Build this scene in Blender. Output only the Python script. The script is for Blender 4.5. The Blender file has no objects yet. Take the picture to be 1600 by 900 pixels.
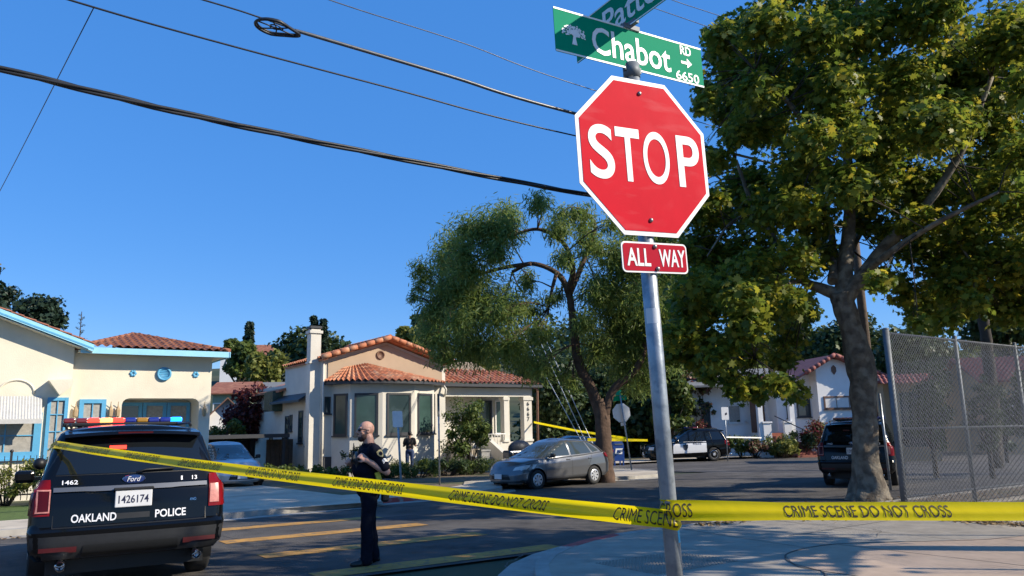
import bpy, bmesh, math, random
import numpy as np
from mathutils import Vector, Matrix, Quaternion, noise as mnoise
R = math.radians
rng = np.random.default_rng(7)
random.seed(7)
scene = bpy.context.scene
col = scene.collection

# ------------------------------------------------------------------ camera
FPX, CAM_H, PITCH, ROLL = 1200.0, 1.65, R(10.3), R(1.3)
_fw = Vector((0, math.cos(PITCH), math.sin(PITCH)))
_up0 = Vector((0, -math.sin(PITCH), math.cos(PITCH)))
_rt0 = Vector((1, 0, 0))
_up = _up0 * math.cos(ROLL) + _rt0 * math.sin(ROLL)
_rt = _rt0 * math.cos(ROLL) - _up0 * math.sin(ROLL)
CAM = Vector((0, 0, CAM_H))
cam_data = bpy.data.cameras.new('camera')
cam_data.sensor_width = 36.0
cam_data.lens = FPX / 1600 * 36.0
cam_data.clip_start = 0.05
cam_data.clip_end = 3000
cam = bpy.data.objects.new('camera', cam_data)
col.objects.link(cam)
mw = Matrix((( _rt.x, _up.x, -_fw.x, CAM.x), (_rt.y, _up.y, -_fw.y, CAM.y), (_rt.z, _up.z, -_fw.z, CAM.z), (0, 0, 0, 1)))
cam.matrix_world = mw
scene.camera = cam

# ------------------------------------------------------------------ light
SUN_EL, SUN_AZ = 32.0, -12.0            # azimuth measured from +X, counter-clockwise
world = bpy.data.worlds.new('World')
scene.world = world
world.use_nodes = True
wn = world.node_tree
for n_ in list(wn.nodes): wn.nodes.remove(n_)
w_out = wn.nodes.new('ShaderNodeOutputWorld')
w_bg = wn.nodes.new('ShaderNodeBackground')
w_sky = wn.nodes.new('ShaderNodeTexSky')
w_sky.sky_type = 'NISHITA'
w_sky.sun_disc = False
w_sky.sun_elevation = R(SUN_EL)
w_sky.sun_rotation = R(90 - SUN_AZ)
w_sky.altitude = 50
w_sky.air_density = 1.0
w_sky.dust_density = 0.0
w_sky.ozone_density = 3.0
w_hs = wn.nodes.new('ShaderNodeHueSaturation')
w_hs.inputs['Saturation'].default_value = 1.3
w_hs.inputs['Hue'].default_value = 0.508
wn.links.new(w_sky.outputs[0], w_hs.inputs['Color'])
w_mx = wn.nodes.new('ShaderNodeMix'); w_mx.data_type = 'RGBA'
w_mx.inputs['Factor'].default_value = 0.55
w_mx.inputs['B'].default_value = (0.56, 2.2, 6.1, 1)
wn.links.new(w_hs.outputs[0], w_mx.inputs['A'])
wn.links.new(w_mx.outputs['Result'], w_bg.inputs['Color'])
w_bg.inputs['Strength'].default_value = 0.112
wn.links.new(w_bg.outputs[0], w_out.inputs['Surface'])
sun_d = bpy.data.lights.new('sun', 'SUN')
sun_d.energy = 4.9
sun_d.angle = R(0.53)
sun_d.color = (1.0, 0.90, 0.74)
sun = bpy.data.objects.new('sun', sun_d)
col.objects.link(sun)
SUNV = Vector((math.cos(R(SUN_EL)) * math.cos(R(SUN_AZ)), math.cos(R(SUN_EL)) * math.sin(R(SUN_AZ)), math.sin(R(SUN_EL))))
sun.rotation_euler = SUNV.to_track_quat('Z', 'Y').to_euler()
sun.location = (60, -5, 60)
scene.view_settings.view_transform = 'Standard'
scene.view_settings.look = 'None'
scene.view_settings.exposure = 0.5
scene.view_settings.gamma = 1.0
scene.view_settings.use_curve_mapping = False

# ------------------------------------------------------------------ places
def gz(x, y):                           # the street falls gently away from the viewer
    return -0.013 * (y - 9.0)
def ray(px, py):
    return _fw + _rt * ((px - 800) / FPX) - _up * ((py - 450) / FPX)
def ground(px, py, dz=0.0):
    v = ray(px, py)                     # CAM + t v ; z = -0.013(y-9)+dz
    t = (0.117 + dz - CAM.z) / (v.z + 0.013 * v.y)
    return CAM + v * t
def at(px, py, Y):
    v = ray(px, py)
    return CAM + v * (Y / v.y)
TH = R(35.0)
U = Vector((math.cos(TH), math.sin(TH), 0))
V = Vector((-math.sin(TH), math.cos(TH), 0))
def S(a, n, z=0.0):                     # street frame: a along the road, n across it
    p = U * a + V * n
    return Vector((p.x, p.y, z))
def SG(a, n, dz=0.0):
    p = U * a + V * n
    return Vector((p.x, p.y, gz(p.x, p.y) + dz))
def an(p):
    return p.x * U.x + p.y * U.y, p.x * V.x + p.y * V.y
def on_n(px, py, n):                    # the point seen at a pixel on the vertical plane n = const
    v = ray(px, py)
    d = v.x * V.x + v.y * V.y
    p = CAM + v * (n / d)
    return an(p)[0], p.z
def on_a(px, py, a):
    v = ray(px, py)
    d = v.x * U.x + v.y * U.y
    p = CAM + v * (a / d)
    return an(p)[1], p.z

# ------------------------------------------------------------------ materials
MATS = {}
def srgb(r, g, b):
    f = lambda c: (c / 255 / 12.92) if c / 255 <= 0.04045 else ((c / 255 + 0.055) / 1.055) ** 2.4
    return (f(r), f(g), f(b))
def mat(name, c, rough=0.6, metal=0.0, var=0.12, scale=6.0, bump=0.0, bscale=60.0, spec=0.5, emit=None, estr=0.0,
        coat=0.0, c2=None, c2t=(0.45, 0.6), c2scale=3.0, trans=0.0, alpha=1.0, coords='Object', detail=5.0, ior=1.45):
    if name in MATS: return MATS[name]
    m = bpy.data.materials.new(name)
    m.use_nodes = True
    nt = m.node_tree; N = nt.nodes; L = nt.links
    b = N['Principled BSDF']
    b.inputs['Roughness'].default_value = rough
    b.inputs['Metallic'].default_value = metal
    b.inputs['Specular IOR Level'].default_value = spec
    b.inputs['IOR'].default_value = ior
    if coat: b.inputs['Coat Weight'].default_value = coat; b.inputs['Coat Roughness'].default_value = 0.04
    if trans: b.inputs['Transmission Weight'].default_value = trans
    tc = N.new('ShaderNodeTexCoord')
    out = tc.outputs[coords]
    base = (*c, 1)
    if var or c2:
        nz = N.new('ShaderNodeTexNoise')
        nz.inputs['Scale'].default_value = scale
        nz.inputs['Detail'].default_value = detail
        nz.inputs['Roughness'].default_value = 0.62
        L.new(out, nz.inputs['Vector'])
        mx = N.new('ShaderNodeMix'); mx.data_type = 'RGBA'
        mr = N.new('ShaderNodeMapRange')
        mr.inputs['From Min'].default_value = 0.3; mr.inputs['From Max'].default_value = 0.7
        L.new(nz.outputs['Fac'], mr.inputs['Value'])
        L.new(mr.outputs[0], mx.inputs['Factor'])
        mx.inputs['A'].default_value = tuple(max(0, x * (1 - var)) for x in c) + (1,)
        mx.inputs['B'].default_value = tuple(min(1, x * (1 + var)) for x in c) + (1,)
        last = mx.outputs['Result']
        if c2:
            n2 = N.new('ShaderNodeTexNoise'); n2.inputs['Scale'].default_value = c2scale; n2.inputs['Detail'].default_value = 6
            L.new(out, n2.inputs['Vector'])
            r2 = N.new('ShaderNodeMapRange'); r2.inputs['From Min'].default_value = c2t[0]; r2.inputs['From Max'].default_value = c2t[1]
            L.new(n2.outputs['Fac'], r2.inputs['Value'])
            m2 = N.new('ShaderNodeMix'); m2.data_type = 'RGBA'
            L.new(r2.outputs[0], m2.inputs['Factor']); L.new(last, m2.inputs['A']); m2.inputs['B'].default_value = (*c2, 1)
            last = m2.outputs['Result']
        L.new(last, b.inputs['Base Color'])
    else:
        b.inputs['Base Color'].default_value = base
    if bump:
        nb = N.new('ShaderNodeTexNoise'); nb.inputs['Scale'].default_value = bscale; nb.inputs['Detail'].default_value = 4
        L.new(out, nb.inputs['Vector'])
        bp = N.new('ShaderNodeBump'); bp.inputs['Strength'].default_value = bump; bp.inputs['Distance'].default_value = 0.02
        L.new(nb.outputs['Fac'], bp.inputs['Height']); L.new(bp.outputs[0], b.inputs['Normal'])
    if emit:
        b.inputs['Emission Color'].default_value = (*emit, 1); b.inputs['Emission Strength'].default_value = estr
    MATS[name] = m
    return m

def leaf_mat(name, cols, transl=0.35, rough=0.5):
    m = bpy.data.materials.new(name); m.use_nodes = True
    nt = m.node_tree; N = nt.nodes; L = nt.links
    b = N['Principled BSDF']; b.inputs['Roughness'].default_value = rough; b.inputs['Specular IOR Level'].default_value = 0.3
    g = N.new('ShaderNodeNewGeometry')
    cr = N.new('ShaderNodeValToRGB'); e = cr.color_ramp.elements
    e[0].color = (*cols[0], 1); e[0].position = 0
    e[1].color = (*cols[-1], 1); e[1].position = 1
    for i, c in enumerate(cols[1:-1]):
        x = e.new((i + 1) / (len(cols) - 1)); x.color = (*c, 1)
    L.new(g.outputs['Random Per Island'], cr.inputs['Fac'])
    L.new(cr.outputs[0], b.inputs['Base Color'])
    t = N.new('ShaderNodeBsdfTranslucent')
    hs = N.new('ShaderNodeHueSaturation'); hs.inputs['Hue'].default_value = 0.485; hs.inputs['Value'].default_value = 1.5
    L.new(cr.outputs[0], hs.inputs['Color']); L.new(hs.outputs[0], t.inputs['Color'])
    ms = N.new('ShaderNodeMixShader'); ms.inputs[0].default_value = transl
    L.new(b.outputs[0], ms.inputs[1]); L.new(t.outputs[0], ms.inputs[2])
    L.new(ms.outputs[0], N['Material Output'].inputs['Surface'])
    return m

# ------------------------------------------------------------------ mesh builder
class MB:
    def __init__(s): s.v = []; s.f = []; s.m = []; s.sm = []
    def add(s, verts, faces, mi=0, smooth=False):
        o = len(s.v)
        s.v.extend([tuple(p) for p in verts])
        for f in faces:
            s.f.append(tuple(i + o for i in f)); s.m.append(mi); s.sm.append(smooth)
        return s
    def box(s, c, size, mi=0, M=None, bev=0.0):
        x, y, z = (d / 2 for d in size)
        if bev <= 0:
            vs = [Vector((sx * x, sy * y, sz * z)) for sz in (-1, 1) for sy in (-1, 1) for sx in (-1, 1)]
            fs = [(0, 2, 3, 1), (4, 5, 7, 6), (0, 1, 5, 4), (2, 6, 7, 3), (0, 4, 6, 2), (1, 3, 7, 5)]
        else:
            bm = bmesh.new(); bmesh.ops.create_cube(bm, size=1)
            for v in bm.verts: v.co = Vector((v.co.x * x * 2, v.co.y * y * 2, v.co.z * z * 2))
            bmesh.ops.bevel(bm, geom=list(bm.edges), offset=bev, segments=2, profile=0.5, affect='EDGES')
            bm.verts.index_update()
            vs = [v.co.copy() for v in bm.verts]; fs = [tuple(v.index for v in f.verts) for f in bm.faces]; bm.free()
        c = Vector(c)
        vs = [(M @ p if M else p) + c for p in vs]
        return s.add(vs, fs, mi, False)
    def prism(s, poly, ext, mi=0, cap=True):        # poly: list of 3-D points, ext: 3-D vector
        n = len(poly); e = Vector(ext)
        vs = [Vector(p) for p in poly] + [Vector(p) + e for p in poly]
        fs = [(i, (i + 1) % n, n + (i + 1) % n, n + i) for i in range(n)]
        if cap: fs += [tuple(range(n - 1, -1, -1)), tuple(range(n, 2 * n))]
        return s.add(vs, fs, mi)
    def tube(s, pts, rad, n=8, mi=0, cap=True, smooth=True, wob=None):
        pts = [Vector(p) for p in pts]
        if not isinstance(rad, (list, tuple, np.ndarray)): rad = [rad] * len(pts)
        vs = []; fs = []
        ref = Vector((0, 0, 1))
        d0 = (pts[1] - pts[0]).normalized()
        if abs(d0.z) > 0.9: ref = Vector((1, 0, 0))
        a = d0.cross(ref).normalized()
        for i, p in enumerate(pts):
            if i == 0: d = pts[1] - p
            elif i == len(pts) - 1: d = p - pts[i - 1]
            else: d = pts[i + 1] - pts[i - 1]
            d.normalize()
            a = (a - d * a.dot(d)).normalized()
            b = d.cross(a)
            for k in range(n):
                t = 2 * math.pi * k / n
                r = rad[i] * (wob(i, k, p, t) if wob else 1)
                vs.append(p + (a * math.cos(t) + b * math.sin(t)) * r)
        for i in range(len(pts) - 1):
            for k in range(n):
                fs.append((i * n + k, i * n + (k + 1) % n, (i + 1) * n + (k + 1) % n, (i + 1) * n + k))
        s.add(vs, fs, mi, smooth)
        if cap:
            o = len(s.v) - len(vs)
            s.f.append(tuple(o + k for k in range(n - 1, -1, -1))); s.m.append(mi); s.sm.append(False)
            s.f.append(tuple(o + (len(pts) - 1) * n + k for k in range(n))); s.m.append(mi); s.sm.append(False)
        return s
    def lathe(s, prof, n=24, M=None, mi=0, smooth=True, closed=False):   # prof: (r, z); around local z
        vs = []; fs = []
        for r, z in prof:
            for k in range(n):
                t = 2 * math.pi * k / n
                p = Vector((r * math.cos(t), r * math.sin(t), z))
                vs.append(M @ p if M else p)
        m = len(prof)
        for i in range(m - 1 if not closed else m):
            j = (i + 1) % m
            for k in range(n):
                fs.append((i * n + k, i * n + (k + 1) % n, j * n + (k + 1) % n, j * n + k))
        return s.add(vs, fs, mi, smooth)
    def ball(s, c, r, nu=14, nv=8, mi=0, M=None):
        c = Vector(c)
        if not isinstance(r, (tuple, list, Vector)): r = (r, r, r)
        vs = []; fs = []
        for i in range(nv + 1):
            ph = math.pi * i / nv
            for k in range(nu):
                t = 2 * math.pi * k / nu
                p = Vector((r[0] * math.sin(ph) * math.cos(t), r[1] * math.sin(ph) * math.sin(t), r[2] * math.cos(ph)))
                vs.append((M @ p if M else p) + c)
        for i in range(nv):
            for k in range(nu):
                fs.append((i * nu + k, (i + 1) * nu + k, (i + 1) * nu + (k + 1) % nu, i * nu + (k + 1) % nu))
        return s.add(vs, fs, mi, True)
    def grid(s, P, mi=0, smooth=True, flip=False):   # P[i][j]
        n, m = len(P), len(P[0])
        vs = [p for row in P for p in row]
        fs = []
        for i in range(n - 1):
            for j in range(m - 1):
                f = (i * m + j, i * m + j + 1, (i + 1) * m + j + 1, (i + 1) * m + j)
                fs.append(f[::-1] if flip else f)
        return s.add(vs, fs, mi, smooth)
    def mesh(s, name, mats, sharp=None):
        me = bpy.data.meshes.new(name)
        me.from_pydata(s.v, [], s.f)
        if not isinstance(mats, (list, tuple)): mats = [mats]
        for m in mats: me.materials.append(m)
        me.polygons.foreach_set('material_index', s.m)
        me.polygons.foreach_set('use_smooth', s.sm)
        me.update()
        if sharp: me.set_sharp_from_angle(angle=R(sharp))
        return me
    def build(s, name, mats, parent=None, loc=None, rot=None, sharp=None, fix=False):
        me = s.mesh(name, mats, sharp)
        if fix:
            bm = bmesh.new(); bm.from_mesh(me)
            bmesh.ops.remove_doubles(bm, verts=bm.verts, dist=1e-5)
            bmesh.ops.recalc_face_normals(bm, faces=bm.faces); bm.to_mesh(me); bm.free()
        o = bpy.data.objects.new(name, me)
        col.objects.link(o)
        if loc is not None: o.location = loc
        if rot is not None: o.rotation_euler = rot if isinstance(rot, tuple) else (0, 0, rot)
        if parent is not None: o.parent = parent
        return o

def tag(o, label=None, cat=None, group=None, kind=None):
    if label: o['label'] = label
    if cat: o['category'] = cat
    if group: o['group'] = group
    if kind: o['kind'] = kind
    return o
def thing(name, label, cat, loc=(0, 0, 0), rz=0.0, group=None):
    o = bpy.data.objects.new(name, None)
    o.empty_display_size = 0.2
    col.objects.link(o)
    o.location = loc; o.rotation_euler = (0, 0, rz)
    return tag(o, label, cat, group)
def struct(name, mb, m, **k):
    return tag(mb.build(name, m, **k), kind='structure')
def children(o): return [c for c in bpy.data.objects if c.parent == o]
def copy_tree(o, parent=None):
    c = o.copy(); col.objects.link(c)
    if parent is not None: c.parent = parent
    for ch in children(o): copy_tree(ch, c)
    return c
def text_mesh(s, w, h, depth=0.002, bold=0.0, shear=0.0, spacing=1.0, fine=0.0, res=3):
    cu = bpy.data.curves.new('lettering', 'FONT')
    cu.body = s; cu.size = 1.0; cu.offset = bold; cu.shear = shear; cu.resolution_u = res
    cu.space_character = spacing
    cu.extrude = 0.5 if depth > 0 else 0.0
    o = bpy.data.objects.new('lettering', cu); col.objects.link(o)
    me = bpy.data.meshes.new_from_object(o.evaluated_get(bpy.context.evaluated_depsgraph_get()))
    bpy.data.objects.remove(o)
    bm = bmesh.new(); bm.from_mesh(me); bmesh.ops.triangulate(bm, faces=bm.faces); bm.to_mesh(me); bm.free()
    co = np.empty(len(me.vertices) * 3); me.vertices.foreach_get('co', co); co = co.reshape(-1, 3)
    lo, hi = co.min(0), co.max(0)
    co = (co - (lo + hi) / 2) / np.maximum(hi - lo, 1e-6) * np.array([w, h, depth])
    if fine:
        me.vertices.foreach_set('co', co.reshape(-1)); bm = bmesh.new(); bm.from_mesh(me)
        for _ in range(4):
            ed = [e for e in bm.edges if e.calc_length() > fine]
            if not ed: break
            bmesh.ops.subdivide_edges(bm, edges=ed, cuts=1); bmesh.ops.triangulate(bm, faces=bm.faces)
        bm.to_mesh(me); bm.free()
        co = np.empty(len(me.vertices) * 3); me.vertices.foreach_get('co', co); co = co.reshape(-1, 3)
    return [tuple(p) for p in co], [tuple(p.vertices) for p in me.polygons]
def lettering(mb, s, w, h, M, depth=0.002, mi=0, **k):
    vs, fs = text_mesh(s, w, h, depth, **k)
    mb.add([M @ Vector(p) for p in vs], fs, mi)
    return mb
def basis(o, ex, ey, ez=None):          # matrix with given local axes at o
    ex = Vector(ex).normalized(); ey = Vector(ey).normalized()
    ez = ex.cross(ey) if ez is None else Vector(ez).normalized()
    o = Vector(o)
    return Matrix(((ex.x, ey.x, ez.x, o.x), (ex.y, ey.y, ez.y, o.y), (ex.z, ey.z, ez.z, o.z), (0, 0, 0, 1)))
def remeshed(mb, name, voxel, mats, parent=None, smooth=6, loc=None, rot=None, disp=None):
    me = mb.mesh('tmp', mats)
    o = bpy.data.objects.new('tmp', me); col.objects.link(o)
    r = o.modifiers.new('r', 'REMESH'); r.mode = 'VOXEL'; r.voxel_size = voxel; r.use_smooth_shade = True
    if smooth:
        q = o.modifiers.new('s', 'SMOOTH'); q.iterations = smooth; q.factor = 0.5
    me2 = bpy.data.meshes.new_from_object(o.evaluated_get(bpy.context.evaluated_depsgraph_get()))
    bpy.data.objects.remove(o)
    if disp:
        for v in me2.vertices: v.co = disp(v.co.copy(), v.normal.copy())
    me2.materials.clear()
    for m in (mats if isinstance(mats, (list, tuple)) else [mats]): me2.materials.append(m)
    o = bpy.data.objects.new(name, me2); col.objects.link(o)
    if loc is not None: o.location = loc
    if rot is not None: o.rotation_euler = (0, 0, rot)
    if parent is not None: o.parent = parent
    return o
def capsule(mb, a, b, ra, rb, n=12, mi=0):
    a = Vector(a); b = Vector(b)
    d = b - a; L = d.length
    if L < 1e-6: return mb.ball(a, ra)
    d.normalize(); pts = []; rad = []
    for t in (-1, -0.87, -0.5, 0): pts.append(a + d * ra * t); rad.append(max(1e-4, ra * math.sqrt(max(0, 1 - t * t))))
    for t in (0, 0.5, 0.87, 1): pts.append(b + d * rb * t); rad.append(max(1e-4, rb * math.sqrt(max(0, 1 - t * t))))
    return mb.tube(pts, rad, n, mi)
def chain(mb, pts, rads, n=12, mi=0):
    for i in range(len(pts) - 1): capsule(mb, pts[i], pts[i + 1], rads[i], rads[i + 1], n, mi)
    return mb
# ================================================================== setting
m_asph = mat('asphalt', (0.080, 0.073, 0.067), 0.85, var=0.4, scale=2.2, bump=0.9, bscale=75, c2=(0.125, 0.114, 0.102), c2t=(0.46, 0.66), c2scale=0.5, detail=9, spec=.3)
m_conc = mat('concrete', (0.34, 0.295, 0.235), 0.85, var=0.2, scale=3.0, detail=9, bump=0.12, bscale=90, c2=(0.27, 0.25, 0.215), c2t=(0.52, 0.75), c2scale=0.8)
m_concw = mat('concrete_warm', (0.43, 0.32, 0.235), 0.85, var=0.16, scale=3, detail=9, bump=0.1, bscale=90, c2=(0.33, 0.27, 0.21), c2t=(0.55, 0.8), c2scale=1.1)
m_concl = mat('concrete_pale', (0.50, 0.43, 0.33), 0.85, var=0.2, scale=1.8, bump=0.1, bscale=60, detail=9, c2=(0.36, 0.31, 0.24), c2t=(0.5, 0.7), c2scale=.7)
m_kerb = mat('kerb_concrete', (0.33, 0.31, 0.275), 0.85, var=0.2, scale=3, bump=0.15, bscale=50)
m_red = mat('kerb_red_paint', (0.42, 0.075, 0.065), 0.7, var=0.25, scale=5, c2=(0.33, 0.29, 0.26), c2t=(0.56, 0.66), c2scale=4)
m_yel = mat('road_yellow_paint', (0.43, 0.225, 0.05), 0.8, var=0.25, scale=3, c2=(0.11, 0.10, 0.085), c2t=(0.54, 0.70), c2scale=9, bump=0.15, bscale=120)
m_joint = mat('joint_dark', (0.10, 0.09, 0.08), 0.9, var=0.2)
m_scrub = mat('hill_scrub', (0.055, 0.06, 0.028), 0.95, var=0.35, scale=.2, c2=(0.03, 0.045, 0.018), c2t=(0.42, 0.6), c2scale=0.06)
m_dirt = mat('dirt', (0.17, 0.125, 0.08), 0.95, var=0.3, scale=4, bump=0.5, bscale=25, c2=(0.10, 0.10, 0.045), c2t=(0.5, 0.6), c2scale=0.5)
m_grass = mat('grass', (0.085, 0.13, 0.025), 0.9, var=0.35, scale=9, bump=0.6, bscale=70)

def flat(poly, lift, hang=0.0, sub=1):      # street-frame polygon laid on the sloping ground
    mb = MB()
    top = [SG(a, n, lift) for a, n in poly]
    if hang:
        mb.prism([p - Vector((0, 0, hang)) for p in top], (0, 0, hang))
    else:
        mb.add(top, [tuple(range(len(top)))])
    return mb
# one ground sheet to the horizon, rising into the hills behind
gb = MB()
def hill(x, y):
    n_ = -0.574 * x + 0.819 * y
    t = max(0.0, n_ - 52) ; t2 = max(0.0, y - 85)
    h = 24 * (1 - math.exp(-(t / 75) ** 1.5)) + 0.06 * max(0, t - 60)
    h += 6 * mnoise.noise(Vector((x * 0.011, y * 0.011, 3.1))) * min(1, t / 60)
    return h * (0.55 + 0.45 * min(1, max(0, (x + 120) / 160)))
xs = [-900, -500, -300, -200, -150] + list(range(-120, 181, 12)) + [220, 280, 360, 500, 900]
ys = [-60, -20, 0, 20, 40] + list(range(50, 260, 10)) + [290, 330, 400, 500, 700, 1000, 1500]
P = [[Vector((x, y, -0.03 - 0.013 * (min(y, 150) - 9) + hill(x, y))) for x in xs] for y in ys]
gb.grid(P, smooth=True, flip=False)
struct('ground', gb, m_scrub)
# road
road = MB()
P = []
for i in range(0, 41):
    a = -60 + i * 5
    P.append([SG(a, n, 0.0) for n in (8.7, 10, 12, 14, 16, 18, 21.5)])
road.grid(P, smooth=True, flip=True)
struct('road', road, m_asph)
# the side street that runs away from us beyond the far corner, and the near crossing on the left
sr = MB()
sr.grid([[SG(a, n, -0.004) for a in (24.5, 27, 30, 33)] for n in (21.0, 25, 30, 36, 42, 60, 90)], smooth=True)
sr.grid([[SG(a, n, -0.004) for a in (33, 45, 60, 80, 110)] for n in (21.0, 24, 27, 31)], smooth=True)
sr.grid([[SG(a, n, -0.004) for a in (-8, -4, 0, 3.2)] for n in (-30, -10, 0, 5, 8.9)], smooth=True)
struct('side_street', sr, m_asph)
# crosswalk bars, worn yellow
cw = MB()
for n in (9.08, 11.12, 13.12, 15.05):
    a0, a1 = (3.45, 7.05)
    for k in range(6):
        x0 = a0 + (a1 - a0) * k / 6; x1 = a0 + (a1 - a0) * (k + 1) / 6
        cw.add([SG(x0, n - 0.23, 0.006), SG(x1, n - 0.23, 0.006), SG(x1, n + 0.23, 0.006), SG(x0, n + 0.23, 0.006)], [(0, 1, 2, 3)])
struct('crosswalk', cw, m_yel)

# ---- near sidewalk with a rounded corner
arc = [(8.6 - 4.2 * math.sin(t) , 4.7 + 4.15 * math.cos(t)) for t in [R(d) for d in range(0, 91, 10)]]
near_edge = [(46, 8.85), (30, 8.85), (14, 8.85)] + arc + [(4.4, -8)]
def offs(poly, d):
    out = []
    for i, p in enumerate(poly):
        a = Vector(poly[max(i - 1, 0)]).to_2d(); b = Vector(poly[min(i + 1, len(poly) - 1)]).to_2d()
        t = (b - a).normalized(); out.append((p[0] + t.y * d * -1, p[1] + t.x * d))
    return out
inner = offs(near_edge, 0.16)
def ribbon(e0, e1, lift, hang, mi_fn=None):
    mb = MB()
    for i in range(len(e0) - 1):
        q = [SG(*e0[i], lift), SG(*e0[i + 1], lift), SG(*e1[i + 1], lift), SG(*e1[i], lift)]
        mb.prism([p - Vector((0, 0, hang)) for p in q], (0, 0, hang), mi_fn(i) if mi_fn else 0)
    return mb
def resample(poly, step):
    out = [poly[0]]
    for p, q in zip(poly[:-1], poly[1:]):
        L = math.hypot(q[0] - p[0], q[1] - p[1]); k = max(1, int(L / step))
        for j in range(1, k + 1): out.append((p[0] + (q[0] - p[0]) * j / k, p[1] + (q[1] - p[1]) * j / k))
    return out
ne = resample(near_edge, 0.6)
ni = offs(ne, 0.16)
kb = ribbon(ne, ni, 0.125, 0.3, lambda i: 1 if 7.0 < ne[i][0] < 8.6 and ne[i][1] > 6 else 0)
struct('near_kerb', kb, [m_kerb, m_red])
gut = ribbon(offs(ne, -0.42), ne, 0.007, 0.02)
struct('near_gutter', gut, m_kerb)
sw = MB()
top = [SG(a, n, 0.12) for a, n in ni] + [SG(4.4 + 45, -8, 0.12)]
sw.add(top, [tuple(range(len(top)))])
struct('near_sidewalk', sw, m_conc)
# warmer slab poured round the corner, joints, grooved ramp
pad_edge = [(30, 4.6), (14, 4.72), (11.2, 4.85), (10.0, 5.45), (9.2, 5.98), (8.55, 6.05), (7.95, 5.9), (7.5, 5.5), (7.3, 5.0), (7.3, 3.0), (30, 3.0)]
pd = flat(pad_edge, 0.125); struct('sidewalk_slab', pd, m_concw)
jt = MB()
pe = [(p.x, p.y) for p in (lambda P: [0.5 * ((2 * P[i]) + (P[i+1] - P[i-1]) * t + (2 * P[i-1] - 5 * P[i] + 4 * P[i+1] - P[i+2]) * t * t + (3 * P[i] - P[i-1] - 3 * P[i+1] + P[i+2]) * t ** 3) for i in range(1, len(P) - 2) for t in (0, .2, .4, .6, .8)])([Vector(q) for q in pad_edge])]
pad_edge = pe + [(30, 3.0)] if False else pad_edge
rb = ribbon(offs(pe, -0.009), offs(pe, 0.009), 0.129, 0.004)
jt.v, jt.f, jt.m, jt.sm = rb.v, rb.f, rb.m, rb.sm
def joint(a0, n0, a1, n1, w=0.014):
    d = Vector((a1 - a0, n1 - n0)).normalized(); p = Vector((-d.y, d.x)) * w / 2
    jt.add([SG(a0 - p.x, n0 - p.y, 0.1275), SG(a1 - p.x, n1 - p.y, 0.1275), SG(a1 + p.x, n1 + p.y, 0.1275), SG(a0 + p.x, n0 + p.y, 0.1275)], [(0, 1, 2, 3)])
joint(12.9, 8.6, 12.4, 4.8); joint(9.0, 8.6, 8.6, 6.1); joint(6.3, 7.3, 7.4, 5.6); joint(10.9, 8.6, 10.5, 5.2); joint(15, 8.6, 15, 7.3); joint(17.2, 8.6, 17.2, 7.3)
joint(9.4, 6.9, 17, 7.05); joint(10.5, 3.0, 11.0, 4.85); joint(9.0, 3.0, 9.1, 5.95)
struct('sidewalk_joints', jt, m_joint)
m_ramp = mat('ramp_concrete', (0.27, 0.24, 0.20), 0.9, var=0.15)
rp = MB()
for i in range(26):
    for j in range(20):
        c = SG(5.95 + i * 0.05, 6.0 + j * 0.05, 0.124)
        rp.add([c + Vector((dx, dy, dz)) for dx, dy, dz in ((-.014, -.014, 0), (.014, -.014, 0), (.014, .014, 0), (-.014, .014, 0), (-.008, -.008, .006), (.008, -.008, .006), (.008, .008, .006), (-.008, .008, .006))],
               [(4, 5, 6, 7), (0, 1, 5, 4), (1, 2, 6, 5), (2, 3, 7, 6), (3, 0, 4, 7)])
struct('ramp_bumps', rp, m_ramp)

# cracks and tar patches
ck = MB(); g0 = random.Random(12)
def crack(a, n, ang, L_, lift, w=.012):
    p = Vector((a, n)); 
    for k in range(int(L_ / .12)):
        ang += g0.uniform(-.5, .5); q = p + Vector((math.cos(ang), math.sin(ang))) * .12; d = Vector((-math.sin(ang), math.cos(ang))) * w * g0.uniform(.3, 1)
        ck.add([SG(p.x - d.x, p.y - d.y, lift), SG(q.x - d.x, q.y - d.y, lift), SG(q.x + d.x, q.y + d.y, lift), SG(p.x + d.x, p.y + d.y, lift)], [(0, 1, 2, 3)]); p = q
for a, n, an_, L_ in ((6, 10, .2, 7), (3, 12.2, .1, 6), (9, 13.5, -.2, 9), (12, 11, .5, 6), (14, 15, 0, 10), (2, 14.5, .3, 5), (18, 12, .1, 9), (8, 16, 0, 6)): crack(a, n, an_, L_, .0045, .014)
for a, n, an_, L_ in ((10, 6.0, .1, 3), (9.3, 7.6, -1.2, 2), (12, 4.4, .4, 2.5), (14.2, 6.2, .2, 3)): crack(a, n, an_, L_, .1282, .005)
struct('pavement_cracks', ck, m_joint)
m_tar = mat('asphalt_patch', (0.045, 0.046, 0.048), 0.85, var=0.3, scale=5, bump=.8, bscale=80)
pt_ = MB()
for a, n, w_, l_, k in ((9.5, 12.6, 1.1, 2.6, .05), (13.5, 10.4, .8, 3.4, -.04), (1.5, 13.6, .9, 1.8, .1), (17, 14.5, 1.4, 3.0, .02), (22, 12, 1.0, 4.5, 0), (6.4, 14.1, .7, 1.4, .05)):
    pt_.add([SG(a, n, .0032), SG(a + l_, n + k * l_, .0032), SG(a + l_ - .1, n + w_ + k * l_, .0032), SG(a + .05, n + w_, .0032)], [(0, 1, 2, 3)])
struct('asphalt_patches', pt_, m_tar)

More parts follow.
